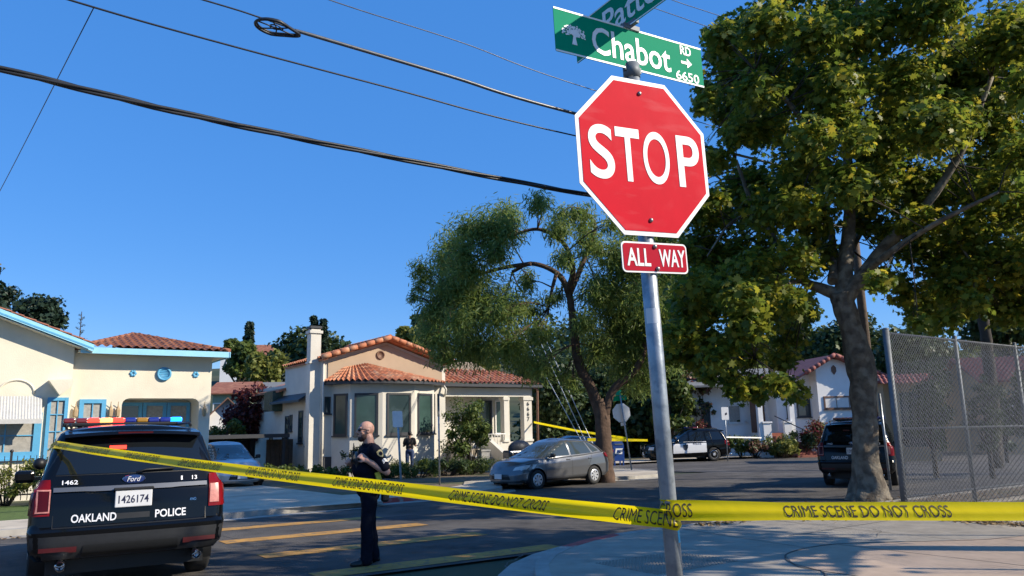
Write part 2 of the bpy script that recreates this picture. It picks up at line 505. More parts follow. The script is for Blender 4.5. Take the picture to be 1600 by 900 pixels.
# ---- far side: kerb, sidewalks, driveway, corner
far_edge = [(-40, 16.9), (-5, 16.9), (3.6, 17.0), (7.6, 17.6), (8.6, 18.1), (11.6, 18.35), (13.0, 19.3), (14.2, 21.2), (17.2, 21.3), (18.2, 20.7), (19.5, 20.5), (21.2, 20.9), (22.6, 22.2), (23.6, 24.5), (24.2, 28), (24.4, 60)]
fe = resample(far_edge, 0.7); fi = offs(fe, 0.16)
fk = ribbon(fe, fi, 0.12, 0.3, lambda i: 1 if 8.3 < fe[i][0] < 10.9 else 0)
struct('far_kerb', fk, [m_kerb, m_red])
struct('far_gutter', ribbon(offs(fe, -0.4), fe, 0.007, 0.02), m_kerb)
def band(a0, a1, n0, n1, lift, m, name, steps=6):
    mb = MB(); mb.grid([[SG(a0 + (a1 - a0) * i / steps, n, lift) for n in (n0, n1)] for i in range(steps + 1)], smooth=True, flip=True)
    return struct(name, mb, m)
fs = MB()
def edge_n(a): 
    for p, q in zip(fi[:-1], fi[1:]):
        if p[0] <= a <= q[0]: return p[1] + (q[1] - p[1]) * (a - p[0]) / max(1e-6, q[0] - p[0])
    return 20
for a in np.arange(-40, 23.2, 0.5):
    if a >= 0: n0a, n0b = edge_n(a), edge_n(a + 0.5)
    else: n0a = n0b = 17.1
    w = 2.1 if a < 12 else (1.9 if a < 18 else 3.4)
    wb = 2.1 if a + .5 < 12 else (1.9 if a + .5 < 18 else 3.4)
    fs.add([SG(a, n0a, 0.115), SG(a + .5, n0b, 0.115), SG(a + .5, n0b + wb, 0.115), SG(a, n0a + w, 0.115)], [(0, 1, 2, 3)])
struct('far_sidewalk', fs, m_concl)
band(3.9, 8.4, 17.3, 34, 0.122, m_concl, 'driveway', 8)
band(-40, 3.7, 19.2, 24.2, 0.10, m_grass, 'lawn', 10)
band(8.6, 18.4, 20.0, 34, 0.08, m_dirt, 'garden_bed', 6)
band(18.4, 23.2, 24.2, 34, 0.08, m_dirt, 'corner_bed', 4)
band(26, 110, 31, 34, 0.1, m_concl, 'corner_sidewalk', 10)
band(26, 110, 33.9, 60, 0.09, m_dirt, 'garden_soil', 6)
# dry litter along the kerbs (nobody could count it)
lit = MB()
def litter(n, fa, fn, dz):
    for _ in range(n):
        p = SG(fa(), fn(), dz); s = random.uniform(0.02, 0.05); t = random.uniform(0, 6.3)
        a = Vector((math.cos(t) * s, math.sin(t) * s, random.uniform(0, .015))); b = Vector((-math.sin(t) * s * .6, math.cos(t) * s * .6, random.uniform(0, .02)))
        lit.add([p - a, p + b, p + a, p - b], [(0, 1, 2, 3)])
litter(500, lambda: random.uniform(9.5, 14), lambda: 8.72 - abs(random.gauss(0, .16)), 0.135)
litter(700, lambda: random.uniform(11, 20), lambda: 8.1 + random.gauss(0, .5), 0.135)
litter(1100, lambda: 12.72 + random.gauss(0, .13), lambda: random.uniform(3.4, 7.5), 0.135)
litter(300, lambda: random.uniform(13, 19), lambda: 20.8 + random.gauss(0, .3), 0.02)
litter(260, lambda: random.uniform(-3, 3.6), lambda: 16.6 + random.gauss(0, .15), 0.02)
m_lit = leaf_mat('dry_leaf', [(0.20, 0.13, 0.06), (0.32, 0.23, 0.12), (0.13, 0.08, 0.04)], 0.1)
tag(lit.build('leaf_litter', m_lit), 'dry brown leaves scattered along kerbs and fence', 'leaves', kind='stuff')

# ================================================================== houses
m_stuc1 = mat('stucco_cream', (0.70, 0.64, 0.51), 0.9, var=0.07, scale=1.2, bump=0.3, bscale=28, c2=(0.64, 0.57, 0.44), c2t=(0.55, 0.8), c2scale=.9)
m_stuc2 = mat('stucco_ivory', (0.62, 0.585, 0.51), 0.9, var=0.07, scale=1.2, bump=0.3, bscale=28, c2=(0.54, 0.50, 0.42), c2t=(0.55, 0.8), c2scale=.9)
m_peach = mat('stucco_peach', (0.43, 0.32, 0.225), 0.9, var=0.06, scale=1.5, bump=0.12, bscale=70)
m_white = mat('stucco_white', (0.80, 0.79, 0.76), 0.9, var=0.05, scale=1.5, bump=0.1, bscale=60)
m_tan = mat('stucco_tan', (0.42, 0.30, 0.17), 0.9, var=0.1, scale=2)
m_blue = mat('paint_blue', (0.10, 0.36, 0.58), 0.5, var=0.08)
m_lblue = mat('paint_sky_blue', (0.30, 0.62, 0.78), 0.5, var=0.06)
m_trim = mat('trim_dark', (0.035, 0.038, 0.045), 0.5, var=0.1)
m_trimw = mat('trim_white', (0.72, 0.70, 0.66), 0.5, var=0.05)
m_brown = mat('trim_brown', (0.16, 0.085, 0.055), 0.6, var=0.15)
m_glass = mat('glass_dark', (0.03, 0.05, 0.055), 0.04, var=0.0, spec=0.9)
m_glassg = mat('glass_green', (0.04, 0.075, 0.066), 0.08, var=0.3, scale=1.2, spec=0.5)
m_curt = mat('curtain', (0.34, 0.32, 0.28), 0.7, var=0.2, scale=12)
m_tile = mat('roof_tile', (0.43, 0.155, 0.075), 0.75, var=0.3, scale=3.5, c2=(0.52, 0.29, 0.17), c2t=(0.5, 0.65), c2scale=2.2, bump=0.1, bscale=50)
m_tile2 = mat('roof_tile_brown', (0.25, 0.095, 0.055), 0.8, var=0.3, scale=3.5, c2=(0.33, 0.15, 0.085), c2t=(0.5, 0.65), c2scale=2.0)
m_tile3 = mat('roof_tile_red', (0.30, 0.10, 0.08), 0.75, var=0.25, scale=3.0)
m_shing = mat('roof_shingle', (0.25, 0.19, 0.13), 0.9, var=0.25, scale=8)
m_grey = mat('roof_grey', (0.16, 0.165, 0.17), 0.9, var=0.2, scale=6)
m_iron = mat('iron_black', (0.025, 0.025, 0.028), 0.5, var=0.1)
m_copper = mat('downspout_copper', (0.22, 0.12, 0.08), 0.5, var=0.2)
m_brick = mat('brick', (0.33, 0.12, 0.08), 0.85, var=0.3, scale=14)

class House:
    def __init__(s, name, label, cat, a0, n0, z0, frame=None):
        s.o = (a0, n0, z0)
        org, ang = frame if frame else (Vector((0, 0, 0)), TH)
        p = Vector((org.x + a0 * math.cos(ang) - n0 * math.sin(ang), org.y + a0 * math.sin(ang) + n0 * math.cos(ang), z0))
        s.root = thing(name, label, cat, p, ang)
    def part(s, name, mb, m, parent=None, **k):
        if parent is None: return mb.build(name, m, s.root, loc=(-s.o[0], -s.o[1], -s.o[2]), **k)
        return mb.build(name, m, parent, **k)
    def win(s, c, ex, out, w, h, fm, pm=None, nx=1, nz=1, fw=0.09, dep=0.06, bw=0.03, sill=True, name='window', label=None):
        c = Vector(c); ex = Vector(ex); out = Vector(out); ez = Vector((0, 0, 1))
        M = Matrix((( ex.x, out.x, 0, 0), (ex.y, out.y, 0, 0), (0, 0, 1, 0), (0, 0, 0, 1)))
        fr = MB()
        for sx in (-1, 1): fr.box(c + ex * sx * (w / 2 - fw / 2) + out * dep / 2, (fw, dep, h), M=M)
        for sz in (-1, 1): fr.box(c + ez * sz * (h / 2 - fw / 2) + out * dep / 2, (w - 2 * fw, dep - 0.006, fw), M=M)
        for i in range(1, nx): fr.box(c + ex * (-w / 2 + w * i / nx) + out * dep * .4, (bw, dep * .8 - .01, h - 2 * fw), M=M)
        for i in range(1, nz): fr.box(c + ez * (-h / 2 + h * i / nz) + out * dep * .4, (w - 2 * fw, dep * .8 - .016, bw), M=M)
        if sill: fr.box(c - ez * (h / 2 + 0.03) + out * (dep * .5 + .02), (w + 0.1, dep + 0.06, 0.06), M=M)
        f = s.part(name, fr, fm)
        if label: f['label'] = label
        pn = MB(); pn.box(c + out * 0.012, (w - 2 * fw, 0.016, h - 2 * fw), M=M)
        s.part('pane', pn, pm or m_glass, f)
        return f

def tiles(mb, O, U_, W_, poly, pitch=0.27, course=0.38, r=0.065, mi=0):
    O = Vector(O); U_ = Vector(U_).normalized(); W_ = Vector(W_).normalized(); N_ = U_.cross(W_)
    us = [p[0] for p in poly]; u0, u1 = min(us), max(us)
    def vr(u):
        lo, hi = 1e9, -1e9
        n = len(poly)
        for i in range(n):
            (ua, va), (ub, vb) = poly[i], poly[(i + 1) % n]
            if abs(ub - ua) < 1e-9:
                if abs(u - ua) < 1e-6: lo = min(lo, va, vb); hi = max(hi, va, vb)
            elif min(ua, ub) - 1e-9 <= u <= max(ua, ub) + 1e-9:
                v = va + (vb - va) * (u - ua) / (ub - ua); lo = min(lo, v); hi = max(hi, v)
        return lo, hi
    ncol = max(1, round((u1 - u0) / pitch)); pw = (u1 - u0) / ncol
    vmaxall = max(p[1] for p in poly); nrow = max(1, math.ceil(vmaxall / course))
    K = 6
    for c in range(ncol):
        P = []
        for k in range(K + 1):
            f = k / K; u = min(max(u0 + (c + f) * pw, u0 + 1e-6), u1 - 1e-6)
            lo, hi = vr(u)
            hgt = r * (math.sin(math.pi * min(1, f / 0.62)) if f < 0.62 else -0.55 * math.sin(math.pi * (f - 0.62) / 0.38))
            row = []
            for i in range(nrow):
                for v, st in ((i * course, 0.028), ((i + 1) * course - 0.002, 0.0)):
                    vv = min(max(v, lo), hi)
                    row.append(O + U_ * u + W_ * vv + N_ * (hgt + st + 0.02))
            P.append(row)
        mb.grid(P, mi, smooth=False)
    return mb
def ridge(mb, a, b, r=0.11, mi=0, step=0.38):
    a = Vector(a); b = Vector(b); L = (b - a).length; k = max(1, int(L / step))
    for i in range(k):
        p = a.lerp(b, i / k); q = a.lerp(b, (i + 1.04) / k)
        mb.tube([p, q], [r * 1.08, r * 0.92], 8, mi)

# ---------------------------------------------------------------- cream house with blue trim
Z1 = gz(-12, 25) - 0.1
h1 = House('house', 'cream stucco house with sky blue eaves and blue window frames behind the near police vehicle', 'house', 4.8, 29, Z1)
w = MB()
def arch_wall(mb, a0, a1, z0, z1, n0, n1, oa0, oa1, oz0, oz1):
    rr = 0.22
    pts = [(oa0, oz0), (oa0, oz1 - rr)] + [(oa0 + rr - rr * math.cos(t), oz1 - rr + rr * math.sin(t)) for t in (R(30), R(60), R(90))] + \
          [(oa1 - rr + rr * math.sin(t), oz1 - rr + rr * math.cos(t)) for t in (0, R(30), R(60), R(90))] + [(oa1, oz0)]
    mb.prism([(a0, n0, z0), (oa0, n0, z0), (oa0, n0, z1), (a0, n0, z1)], (0, n1 - n0, 0))
    mb.prism([(oa1, n0, z0), (a1, n0, z0), (a1, n0, z1), (oa1, n0, z1)], (0, n1 - n0, 0))
    mb.prism([(oa0, n0, z0), (oa1, n0, z0), (oa1, n0, oz0), (oa0, n0, oz0)], (0, n1 - n0, 0))
    for p, q in zip(pts[1:-2], pts[2:-1]):
        mb.prism([(p[0], n0, p[1]), (q[0], n0, q[1]), (q[0], n0, z1), (p[0], n0, z1)], (0, n1 - n0, 0))
arch_wall(w, 2.6, 7.0, Z1, 4.5, 29, 30.2, 4.14, 6.62, 0.9, 2.92)
w.box((4.8, 33.35, (Z1 + 4.4) / 2), (4.3, 6.25, 4.4 - Z1))
w.prism([(-6.2, 28.75, Z1), (2.6, 28.75, Z1), (2.6, 28.75, 4.58), (-1.8, 28.75, 6.25), (-6.2, 28.75, 4.58)], (0, 8, 0))
h1.part('wall', w, m_stuc1)
bt = MB()                                                       # stucco hood over the door
bt.prism([(1.92, 28.75, 3.45), (2.6, 28.75, 3.5), (2.6, 28.75, 3.28), (2.25, 28.75, 2.98)], (0, -0.45, 0))
h1.part('door_hood', bt, m_stuc1)
for ca in (1.1, -0.6):
    am = MB(); am.tube([(ca + .48 * math.cos(t), 28.74, 3.05 + .42 * math.sin(t)) for t in [R(d) for d in range(0, 181, 15)]], 0.035, 6)
    h1.part('arch_moulding', am, m_stuc1)
rf = MB()
s1 = math.atan2(0.95, 2.75)
ea, eb, en, eN = 2.75, 7.45, 28.45, 36.5
pk = (4.75, 31.6, 5.42)
tiles(rf, (ea, en, 4.56), (1, 0, 0), (0, 3.15, .86), [(0, 0), (4.7, 0), (2.0, 3.26)], 0.26, 0.36, 0.05)
tiles(rf, (eb, en, 4.56), (0, 1, 0), (-2.7, 0, .86), [(0, 0), (8, 0), (8, 2.83), (3.15, 2.83)], 0.26, 0.36, 0.05)
ridge(rf, (ea, en, 4.6), pk, .07); ridge(rf, (eb, en, 4.6), pk, .07); ridge(rf, pk, (4.75, 36.5, 5.42), .07)
rf.prism([(ea, en, 4.5), (eb, en, 4.5), (eb, eN, 4.5), (ea, eN, 4.5)], (0, 0, 0.03))
# gable slope of the left wing
ln = math.hypot(5.0, 1.82)
tiles(rf, (3.1, 28.3, 4.62), (0, 1, 0), (-4.9, 0, 1.86), [(0, 0), (9, 0), (9, 5.24), (0, 5.24)], 0.26, 0.36, 0.05)
tiles(rf, (-6.7, 37.3, 4.62), (0, -1, 0), (4.9, 0, 1.86), [(0, 0), (9, 0), (9, 5.24), (0, 5.24)], 0.26, 0.36, 0.05)
h1.part('roof', rf, m_tile2)
fa = MB()
fa.box(((ea + eb) / 2, en - .012, 4.45), (eb - ea, 0.03, 0.2)); fa.box((eb + .012, 32.4, 4.45), (0.03, 8, 0.2))
fa.prism([(3.1, 28.27, 4.42), (3.1, 28.27, 4.62), (-1.8, 28.27, 6.48), (-6.7, 28.27, 4.62), (-6.7, 28.27, 4.42), (-1.8, 28.27, 6.28)], (0, -0.03, 0))
h1.part('fascia', fa, m_lblue)
fb = MB(); fb.prism([(3.1, 28.25, 4.46), (3.1, 28.25, 4.51), (-1.8, 28.25, 6.37), (-6.7, 28.25, 4.51), (-6.7, 28.25, 4.46), (-1.8, 28.25, 6.32)], (0, -0.02, 0))
h1.part('fascia_stripe', fb, m_blue)
sf = MB(); sf.prism([(3.08, 28.3, 4.40), (-1.8, 28.3, 6.26), (-6.68, 28.3, 4.40), (-6.68, 28.3, 4.37), (-1.8, 28.3, 6.23), (3.08, 28.3, 4.37)], (0, 0.5, 0))
sf.box(((2.7 + 7.4) / 2, 28.75, 4.42), (4.7, 0.58, 0.06)); sf.box((7.22, 32.5, 4.42), (0.4, 7, 0.06))
h1.part('soffit', sf, m_stuc1)
vt = MB(); Mv = Matrix.Translation((5.4, 28.99, 3.76)) @ Matrix.Rotation(R(90), 4, 'X')
vt.lathe([(0.24, 0.0), (0.24, 0.06), (0.17, 0.07), (0.17, 0.03), (0.001, 0.03)], 20, Mv)
for k in range(-2, 3): vt.box((5.4, 28.95, 3.76 + k * .06), (0.3 - abs(k) * .04, .02, .02))
h1.part('round_vent', vt, m_blue)
for a in (4.42, 6.45):
    ro = MB(); Mv = Matrix.Translation((a, 28.99, 3.76)) @ Matrix.Rotation(R(90), 4, 'X')
    for k in range(6): ro.ball((a + .07 * math.cos(k * 1.047), 28.98, 3.76 + .07 * math.sin(k * 1.047)), (.05, .03, .05), 8, 5)
    h1.part('rosette', ro, m_blue)
h1.win((3.27, 29.0, 1.95), (1, 0, 0), (0, -1, 0), 0.78, 1.86, m_blue, m_curt, 2, 3, 0.13, 0.08)
f = h1.win((0.9, 28.75, 1.75), (1, 0, 0), (0, -1, 0), 1.9, 1.4, m_blue, m_curt, 2, 2, 0.2, 0.08)
h1.win((-2.2, 28.75, 1.75), (1, 0, 0), (0, -1, 0), 1.6, 1.4, m_blue, m_curt, 2, 2, 0.15, 0.08)
h1.win((2.25, 28.75, 1.85), (1, 0, 0), (0, -1, 0), 0.58, 2.15, m_blue, m_curt, 2, 4, 0.1, 0.08, sill=False, name='door')
for i in range(3):
    h1.win((4.58 + i * .80, 30.2, 1.85), (1, 0, 0), (0, -1, 0), 0.78, 1.95, m_blue, m_curt if i else m_glass, 1, 2, 0.12, 0.06, sill=False)
aw = MB()
for i in range(24):
    a0 = -0.12 + i * 0.08
    aw.prism([(a0, 28.74, 2.95), (a0 + .04, 28.74, 2.975), (a0 + .08, 28.74, 2.95), (a0 + .08, 28.74, 2.94), (a0, 28.74, 2.94)], (0, -0.75, -0.72))
aw.prism([(-0.12, 28.0, 2.23), (1.80, 28.0, 2.23), (1.80, 28.0, 2.1), (-0.12, 28.0, 2.1)], (0, -0.02, 0))
m_awn = mat('awning_metal', (0.50, 0.49, 0.46), 0.5, var=0.1, scale=8)
h1.part('awning', aw, m_awn)
for a in (2.78, 3.80, 4.02, 6.78):
    lm = MB(); lm.lathe([(0.02, 0), (0.09, 0.05), (0.11, 0.3), (0.05, 0.42), (0.02, 0.5)], 6, Matrix.Translation((a, 28.88, 2.28)) @ Matrix.Diagonal((.7, .7, .8, 1)), smooth=False)
    lm.tube([(a, 28.99, 2.6), (a, 28.86, 2.8)], .012, 5)
    h1.part('wall_bracket', lm, m_tan)

# ---------------------------------------------------------------- ivory house with the round bay
Z2 = -0.42
h2 = House('house', 'ivory stucco house with terracotta tiles and windowed round bay behind the officer', 'house', 15.3, 32, Z2)
A0 = 12.29
w = MB()
w.prism([(A0, 32, Z2), (18.4, 32, Z2), (18.4, 32, 4.62), (15.33, 32, 5.62), (A0, 32, 4.70)], (0, 4.8, 0), 0)
w.box(((A0 + 18) / 2, 39.0, 1.75), (18 - A0, 4.4, 3.5 + 0.84 - .02))
w.prism([(18.4, 34.2, Z2), (23.6, 34.2, Z2), (23.6, 34.2, 3.6), (18.4, 34.2, 3.6)], (0, 5.5, 0))
w.prism([(18.4, 32.4, 3.2), (23.8, 32.4, 3.2), (23.8, 32.4, 3.62), (18.4, 32.4, 3.62)], (0, 0.3, 0))
w.prism([(18.4, 32.42, Z2), (23.8, 32.42, Z2), (23.8, 32.42, 0.95), (18.4, 32.42, 0.95)], (0, 0.25, 0))
w.box((19.9, 34.0, 1.9), (3.0, 0.4, 3.4))
h2.part('wall', w, m_stuc2)
gw = MB(); gw.prism([(A0 + .25, 31.99, 3.9), (18.2, 31.99, 3.9), (18.2, 31.99, 4.55), (15.33, 31.99, 5.50), (A0 + .25, 31.99, 4.60)], (0, -0.04, 0))
h2.part('gable_panel', gw, m_peach)
gv = MB(); gv.lathe([(0.2, 0), (0.2, .05), (0.15, .06), (0.15, .03), (0.001, .03)], 18, Matrix.Translation((15.0, 31.95, 5.02)) @ Matrix.Rotation(R(90), 4, 'X'))
h2.part('round_vent', gv, m_brown)
# bay
bc, ba, bd = 15.28, 2.52, 1.45
bp = [(bc - ba * math.cos(R(t)), 32 - bd * math.sin(R(t))) for t in (0, 36, 72, 108, 144, 180)]
bay = MB()
for i in range(5):
    p, q = bp[i], bp[i + 1]
    bay.prism([(p[0], p[1], Z2), (q[0], q[1], Z2), (q[0], q[1], 3.66), (p[0], p[1], 3.66)], (0, 0, 0.0), cap=False)
bay.v = []; bay.f = []; bay.m = []; bay.sm = []
bay.prism([(x, y, Z2) for x, y in bp], (0, 0, 3.66 - Z2))
h2.part('bay', bay, m_stuc2)
for i in range(5):
    p, q = Vector((*bp[i], 0)), Vector((*bp[i + 1], 0))
    ex = (q - p).normalized(); out = Vector((ex.y, -ex.x, 0)); L = (q - p).length
    c = (p + q) / 2; c.z = 2.36
    h2.win(c, ex, out, L * .74, 1.78, m_trim, m_glassg if i != 2 else m_glass, 1, 1, 0.085, 0.05, sill=True)
br = MB()
apx = (14.55, 32.0, 4.62)
bp2 = [(bc - (ba + .42) * math.cos(R(t)), 32 - (bd + .42) * math.sin(R(t))) for t in range(0, 181, 12)]
for i in range(len(bp2) - 1):
    p, q = bp2[i], bp2[i + 1]
    P = []
    for f in range(9):
        fr_ = f / 8; r_ = 0.055 * math.sin(2 * math.pi * ((2 * fr_) % 1)) * 1
        e = Vector((p[0] + (q[0] - p[0]) * fr_, p[1] + (q[1] - p[1]) * fr_, 3.74))
        tx = apx[0] + (e.x - bc) * .42
        tp = Vector((tx, 32.0 - (32 - e.y) * .08, 4.60 - 0.16 * abs(e.x - apx[0]) * .55))
        row = []
        for k in range(5):
            for g, st in ((k / 5, .03), ((k + .99) / 5, 0)):
                c = e.lerp(tp, g); row.append(c + Vector((0, 0, r_ * (1 - g * .5) + st + .03)))
        P.append(row)
    br.grid(P, smooth=False)
h2.part('bay_roof', br, m_tile)
bf = MB(); bp3 = [(bc - (ba + .37) * math.cos(R(t)), 32 - (bd + .37) * math.sin(R(t))) for t in range(0, 181, 12)]
bf.prism([(x, y, 3.64) for x, y in bp3], (0, 0, 0.12)); h2.part('bay_eave', bf, m_trim)
# main roof + rake tiles
mr = MB()
sl = math.hypot(3.23, 1.0)
tiles(mr, (18.56, 31.55, 4.76), (0, 1, 0), (-3.23, 0, 1.0), [(0, 0), (5.2, 0), (5.2, sl), (0, sl)])
tiles(mr, (A0 - .18, 36.75, 4.76), (0, -1, 0), (3.23, 0, 1.0), [(0, 0), (5.2, 0), (5.2, sl), (0, sl)])
ridge(mr, (A0 - .18, 31.55, 4.80), (15.33, 31.55, 5.80), .11); ridge(mr, (18.62, 31.55, 4.80), (15.33, 31.55, 5.80), .11)
ridge(mr, (15.33, 31.6, 5.84), (15.33, 36.7, 5.84), .1)
mr.prism([(18.5, 31.6, 4.66), (15.33, 31.6, 5.66), (A0 - .1, 31.6, 4.66), (A0 - .1, 31.6, 4.74), (15.33, 31.6, 5.74), (18.5, 31.6, 4.74)], (0, 5.1, 0))
tiles(mr, (18.1, 31.95, 3.80), (1, 0, 0), (0, 2.2, .82), [(0, 0), (6.1, 0), (4.6, 2.34), (0, 2.34)])
h2.part('roof', mr, m_tile)
wf = MB(); wf.box((21.15, 31.98, 3.72), (6.0, 0.10, 0.13)); wf.box((24.1, 33.2, 3.72), (0.1, 2.4, .13)); wf.prism([(18.1, 32.0, 3.68), (24.0, 32.0, 3.68), (24.0, 34.4, 3.68), (18.1, 34.4, 3.68)], (0, 0, .04))
h2.part('gutter', wf, m_trim)
par = MB(); par.prism([(18.6, 34.6, 4.45), (23, 34.6, 4.45), (22.6, 36, 5.2), (18.6, 36, 5.2)], (0, .2, 0.06)); par.box((20.6, 34.4, 4.42), (4.6, .5, .16), 1)
h2.part('rear_roof', par, [m_shing, m_trim])
lo = MB()
lo.prism([(A0 - .35, 36.6, 3.55), (A0 - .35, 36.6, 3.66), (15.3, 36.6, 4.75), (18.3, 36.6, 4.0), (18.3, 36.6, 3.9), (15.3, 36.6, 4.6)], (0, 5.0, 0), 0)
lo.prism([(A0 - .55, 33.3, 2.98), (A0, 33.3, 3.3), (A0, 33.3, 3.4), (A0 - .55, 33.3, 3.08)], (0, 4.0, 0), 1)
h2.part('side_roof', lo, [m_tile, m_trim])
ch = MB(); ch.box((A0 - .23, 32.42, (Z2 + 5.9) / 2), (0.46, 0.46, 5.9 - Z2)); ch.box((A0 - .23, 32.42, 5.95), (0.58, 0.58, 0.12)); ch.box((A0 - .23, 32.42, 6.03), (0.42, 0.42, 0.1)); ch.box((A0 - .23, 32.42, 6.16), (.52, .52, .10), 1)
ch.box((A0 - .24, 32.43, 4.62), (.53, .53, .08))
h2.part('chimney', ch, [m_stuc2, m_trim])
gb2 = MB(); gb2.box((A0 - .25, 37.7, 3.15), (0.5, 1.3, 0.95)); h2.part('glazed_bay', gb2, m_glassg)
side = lambda n, z, w_, h_, **k: h2.win((A0, n, z), (0, -1, 0), (-1, 0, 0), w_, h_, m_trim, m_glass, fw=.06, dep=.04, **k)
side(34.45, 1.9, 0.55, 1.45); side(35.75, 2.1, 0.35, 0.75); side(36.3, 1.85, 0.5, 1.15); side(33.55, 1.7, 0.3, 1.3); side(38.6, .75, .5, 1.4); side(33.5, 2.65, .3, .6)
h2.win((12.56, 32.0, 2.78), (1, 0, 0), (0, -1, 0), 0.26, 0.72, m_trim, m_glass, fw=.05, dep=.04)
fvn = MB(); fvn.box((12.6, 31.98, 0.35), (0.34, .04, .5)); h2.part('crawl_vent', fvn, m_trim)
fvn = MB(); fvn.box((16.3, 30.6, 0.15), (.22, .06, .32)); h2.part('crawl_vent', fvn, m_trim)
ds = MB(); ds.tube([(A0 + .04, 31.93, 4.6), (A0 + .04, 31.93, Z2)], .04, 8); h2.part('downspout', ds, m_stuc2)
ds = MB(); ds.tube([(23.7, 32.1, 3.66), (23.95, 32.15, 3.6), (24.0, 32.2, 3.4), (24.0, 32.3, Z2)], .06, 8); h2.part('downspout', ds, m_copper)
ds = MB(); ds.tube([(18.25, 31.9, 3.68), (18.3, 31.75, 3.5), (18.35, 31.9, 3.3), (18.35, 32.0, 3.2)], .05, 8); h2.part('downspout', ds, m_stuc2)
# porch: pillars, windows, wing walls, steps, house number
h2.win((18.72, 33.8, 2.62), (1, 0, 0), (0, -1, 0), 0.8, 1.1, m_trim, m_glass, fw=.08)
h2.win((21.7, 34.2, 2.2), (1, 0, 0), (0, -1, 0), 1.5, 1.75, m_trim, m_glassg, 1, 1, .1, .07, label='large porch window with dark frame')
h2.win((23.05, 34.2, 2.2), (1, 0, 0), (0, -1, 0), 0.8, 1.75, m_trimw, m_glassg, fw=.07)
for a, wd in ((22.15, .26), (23.5, .5)):
    pl = MB(); pl.box((a, 32.55, 2.08), (wd, .34, 2.26)); pl.box((a, 32.55, 3.10), (wd + .12, .44, .16)); pl.box((a, 32.55, 1.0), (wd + .1, .42, .1))
    h2.part('porch_pillar', pl, m_stuc2)
pn = MB(); pn.box((22.85, 32.4, .55), (0.75, .05, .75)); h2.part('porch_panel', pn, m_copper)
nm = MB()
for k, d in enumerate('6667'): lettering(nm, d, .13, .21, basis((23.5, 32.36, 2.85 - k * .26), (1, 0, 0), (0, 0, 1)), .02)
h2.part('house_number', nm, m_trim)
for a in (18.7, 20.6):
    sw_ = MB(); sw_.prism([(a, 32.4, Z2), (a, 32.4, 1.25), (a, 31.9, 1.2), (a, 30.4, .45), (a, 29.4, .3), (a, 29.4, Z2)], (.24, 0, 0)); sw_.box((a + .12, 29.4, 0.15), (.42, .42, 1.0)); sw_.box((a + .12, 29.4, .68), (.5, .5, .07))
    h2.part('stair_wall', sw_, m_stuc2)
st = MB()
for k in range(6): st.box((19.75, 32.2 - k * .32 - .16, Z2 + (1.1 - k * .2) / 2), (1.6, .32, 1.1 - k * .2 + .001))
h2.part('steps', st, m_concl)
rl = MB(); rl.tube([(21.0, 32.3, 1.35), (22.0, 32.3, 1.35)], .03, 6); rl.tube([(21.0, 32.3, 1.35), (21.0, 32.3, .95)], .03, 6)
for k in range(5): rl.tube([(21.2 + k * .17, 32.3, 1.35), (21.2 + k * .17, 32.3, .95)], .015, 5)
h2.part('porch_rail', rl, m_trimw)

# ---------------------------------------------------------------- white house on the far right
def simple_box_house(name, label, a0, a1, n0, n1, z0, ze, zr, wm, rm, axis='n', over=0.4, tile=False, frame=None):
    h = House(name, label, 'house', (a0 + a1) / 2, n0, z0, frame)
    w = MB(); r = MB()
    if axis == 'n':                       # ridge runs away from the street, gable faces us
        am = (a0 + a1) / 2
        w.prism([(a0, n0, z0), (a1, n0, z0), (a1, n0, ze), (am, n0, zr), (a0, n0, ze)], (0, n1 - n0, 0))
        d = (zr - ze) / (am - a0); lo_ = ze - over * d; L = math.hypot(am - a0 + over, zr - lo_)
        if tile:
            tiles(r, (a1 + over, n0 - over, lo_ + .03), (0, 1, 0), (-(am - a0 + over), 0, zr - lo_), [(0, 0), (n1 - n0 + 2 * over, 0), (n1 - n0 + 2 * over, L), (0, L)], .3, .4, .06)
            tiles(r, (a0 - over, n1 + over, lo_ + .03), (0, -1, 0), ((am - a0 + over), 0, zr - lo_), [(0, 0), (n1 - n0 + 2 * over, 0), (n1 - n0 + 2 * over, L), (0, L)], .3, .4, .06)
            ridge(r, (a0 - over, n0 - over, lo_ + .06), (am, n0 - over, zr + .06), .12); ridge(r, (a1 + over, n0 - over, lo_ + .06), (am, n0 - over, zr + .06), .12)
        r.prism([(a0 - over, n0 - over, lo_ - .08), (am, n0 - over, zr - .08), (a1 + over, n0 - over, lo_ - .08), (a1 + over, n0 - over, lo_ + .02), (am, n0 - over, zr + .02), (a0 - over, n0 - over, lo_ + .02)][::-1], (0, n1 - n0 + 2 * over, 0))
    else:
        nm_ = (n0 + n1) / 2
        w.prism([(a0, n0, z0), (a0, n1, z0), (a0, n1, ze), (a0, nm_, zr), (a0, n0, ze)], (a1 - a0, 0, 0))
        d = (zr - ze) / (nm_ - n0); lo_ = ze - over * d; L = math.hypot(nm_ - n0 + over, zr - lo_)
        if tile:
            tiles(r, (a0 - over, n0 - over, lo_ + .03), (1, 0, 0), (0, nm_ - n0 + over, zr - lo_), [(0, 0), (a1 - a0 + 2 * over, 0), (a1 - a0 + 2 * over, L), (0, L)], .3, .4, .06)
        r.prism([(a0 - over, n0 - over, lo_ - .08), (a0 - over, nm_, zr - .08), (a0 - over, n1 + over, lo_ - .08), (a0 - over, n1 + over, lo_ + .02), (a0 - over, nm_, zr + .02), (a0 - over, n0 - over, lo_ + .02)], (a1 - a0 + 2 * over, 0, 0))
    h.part('wall', w, wm); h.part('roof', r, rm)
    return h
F3 = (Vector((at(1312, 715, 49).x, 49.0, 0)), R(6))
Z3 = -0.55
h3 = House('house', 'white stucco house with red tile gable and brick steps beyond the distant patrol car', 'house', 0, 0, Z3, F3)
w = MB()
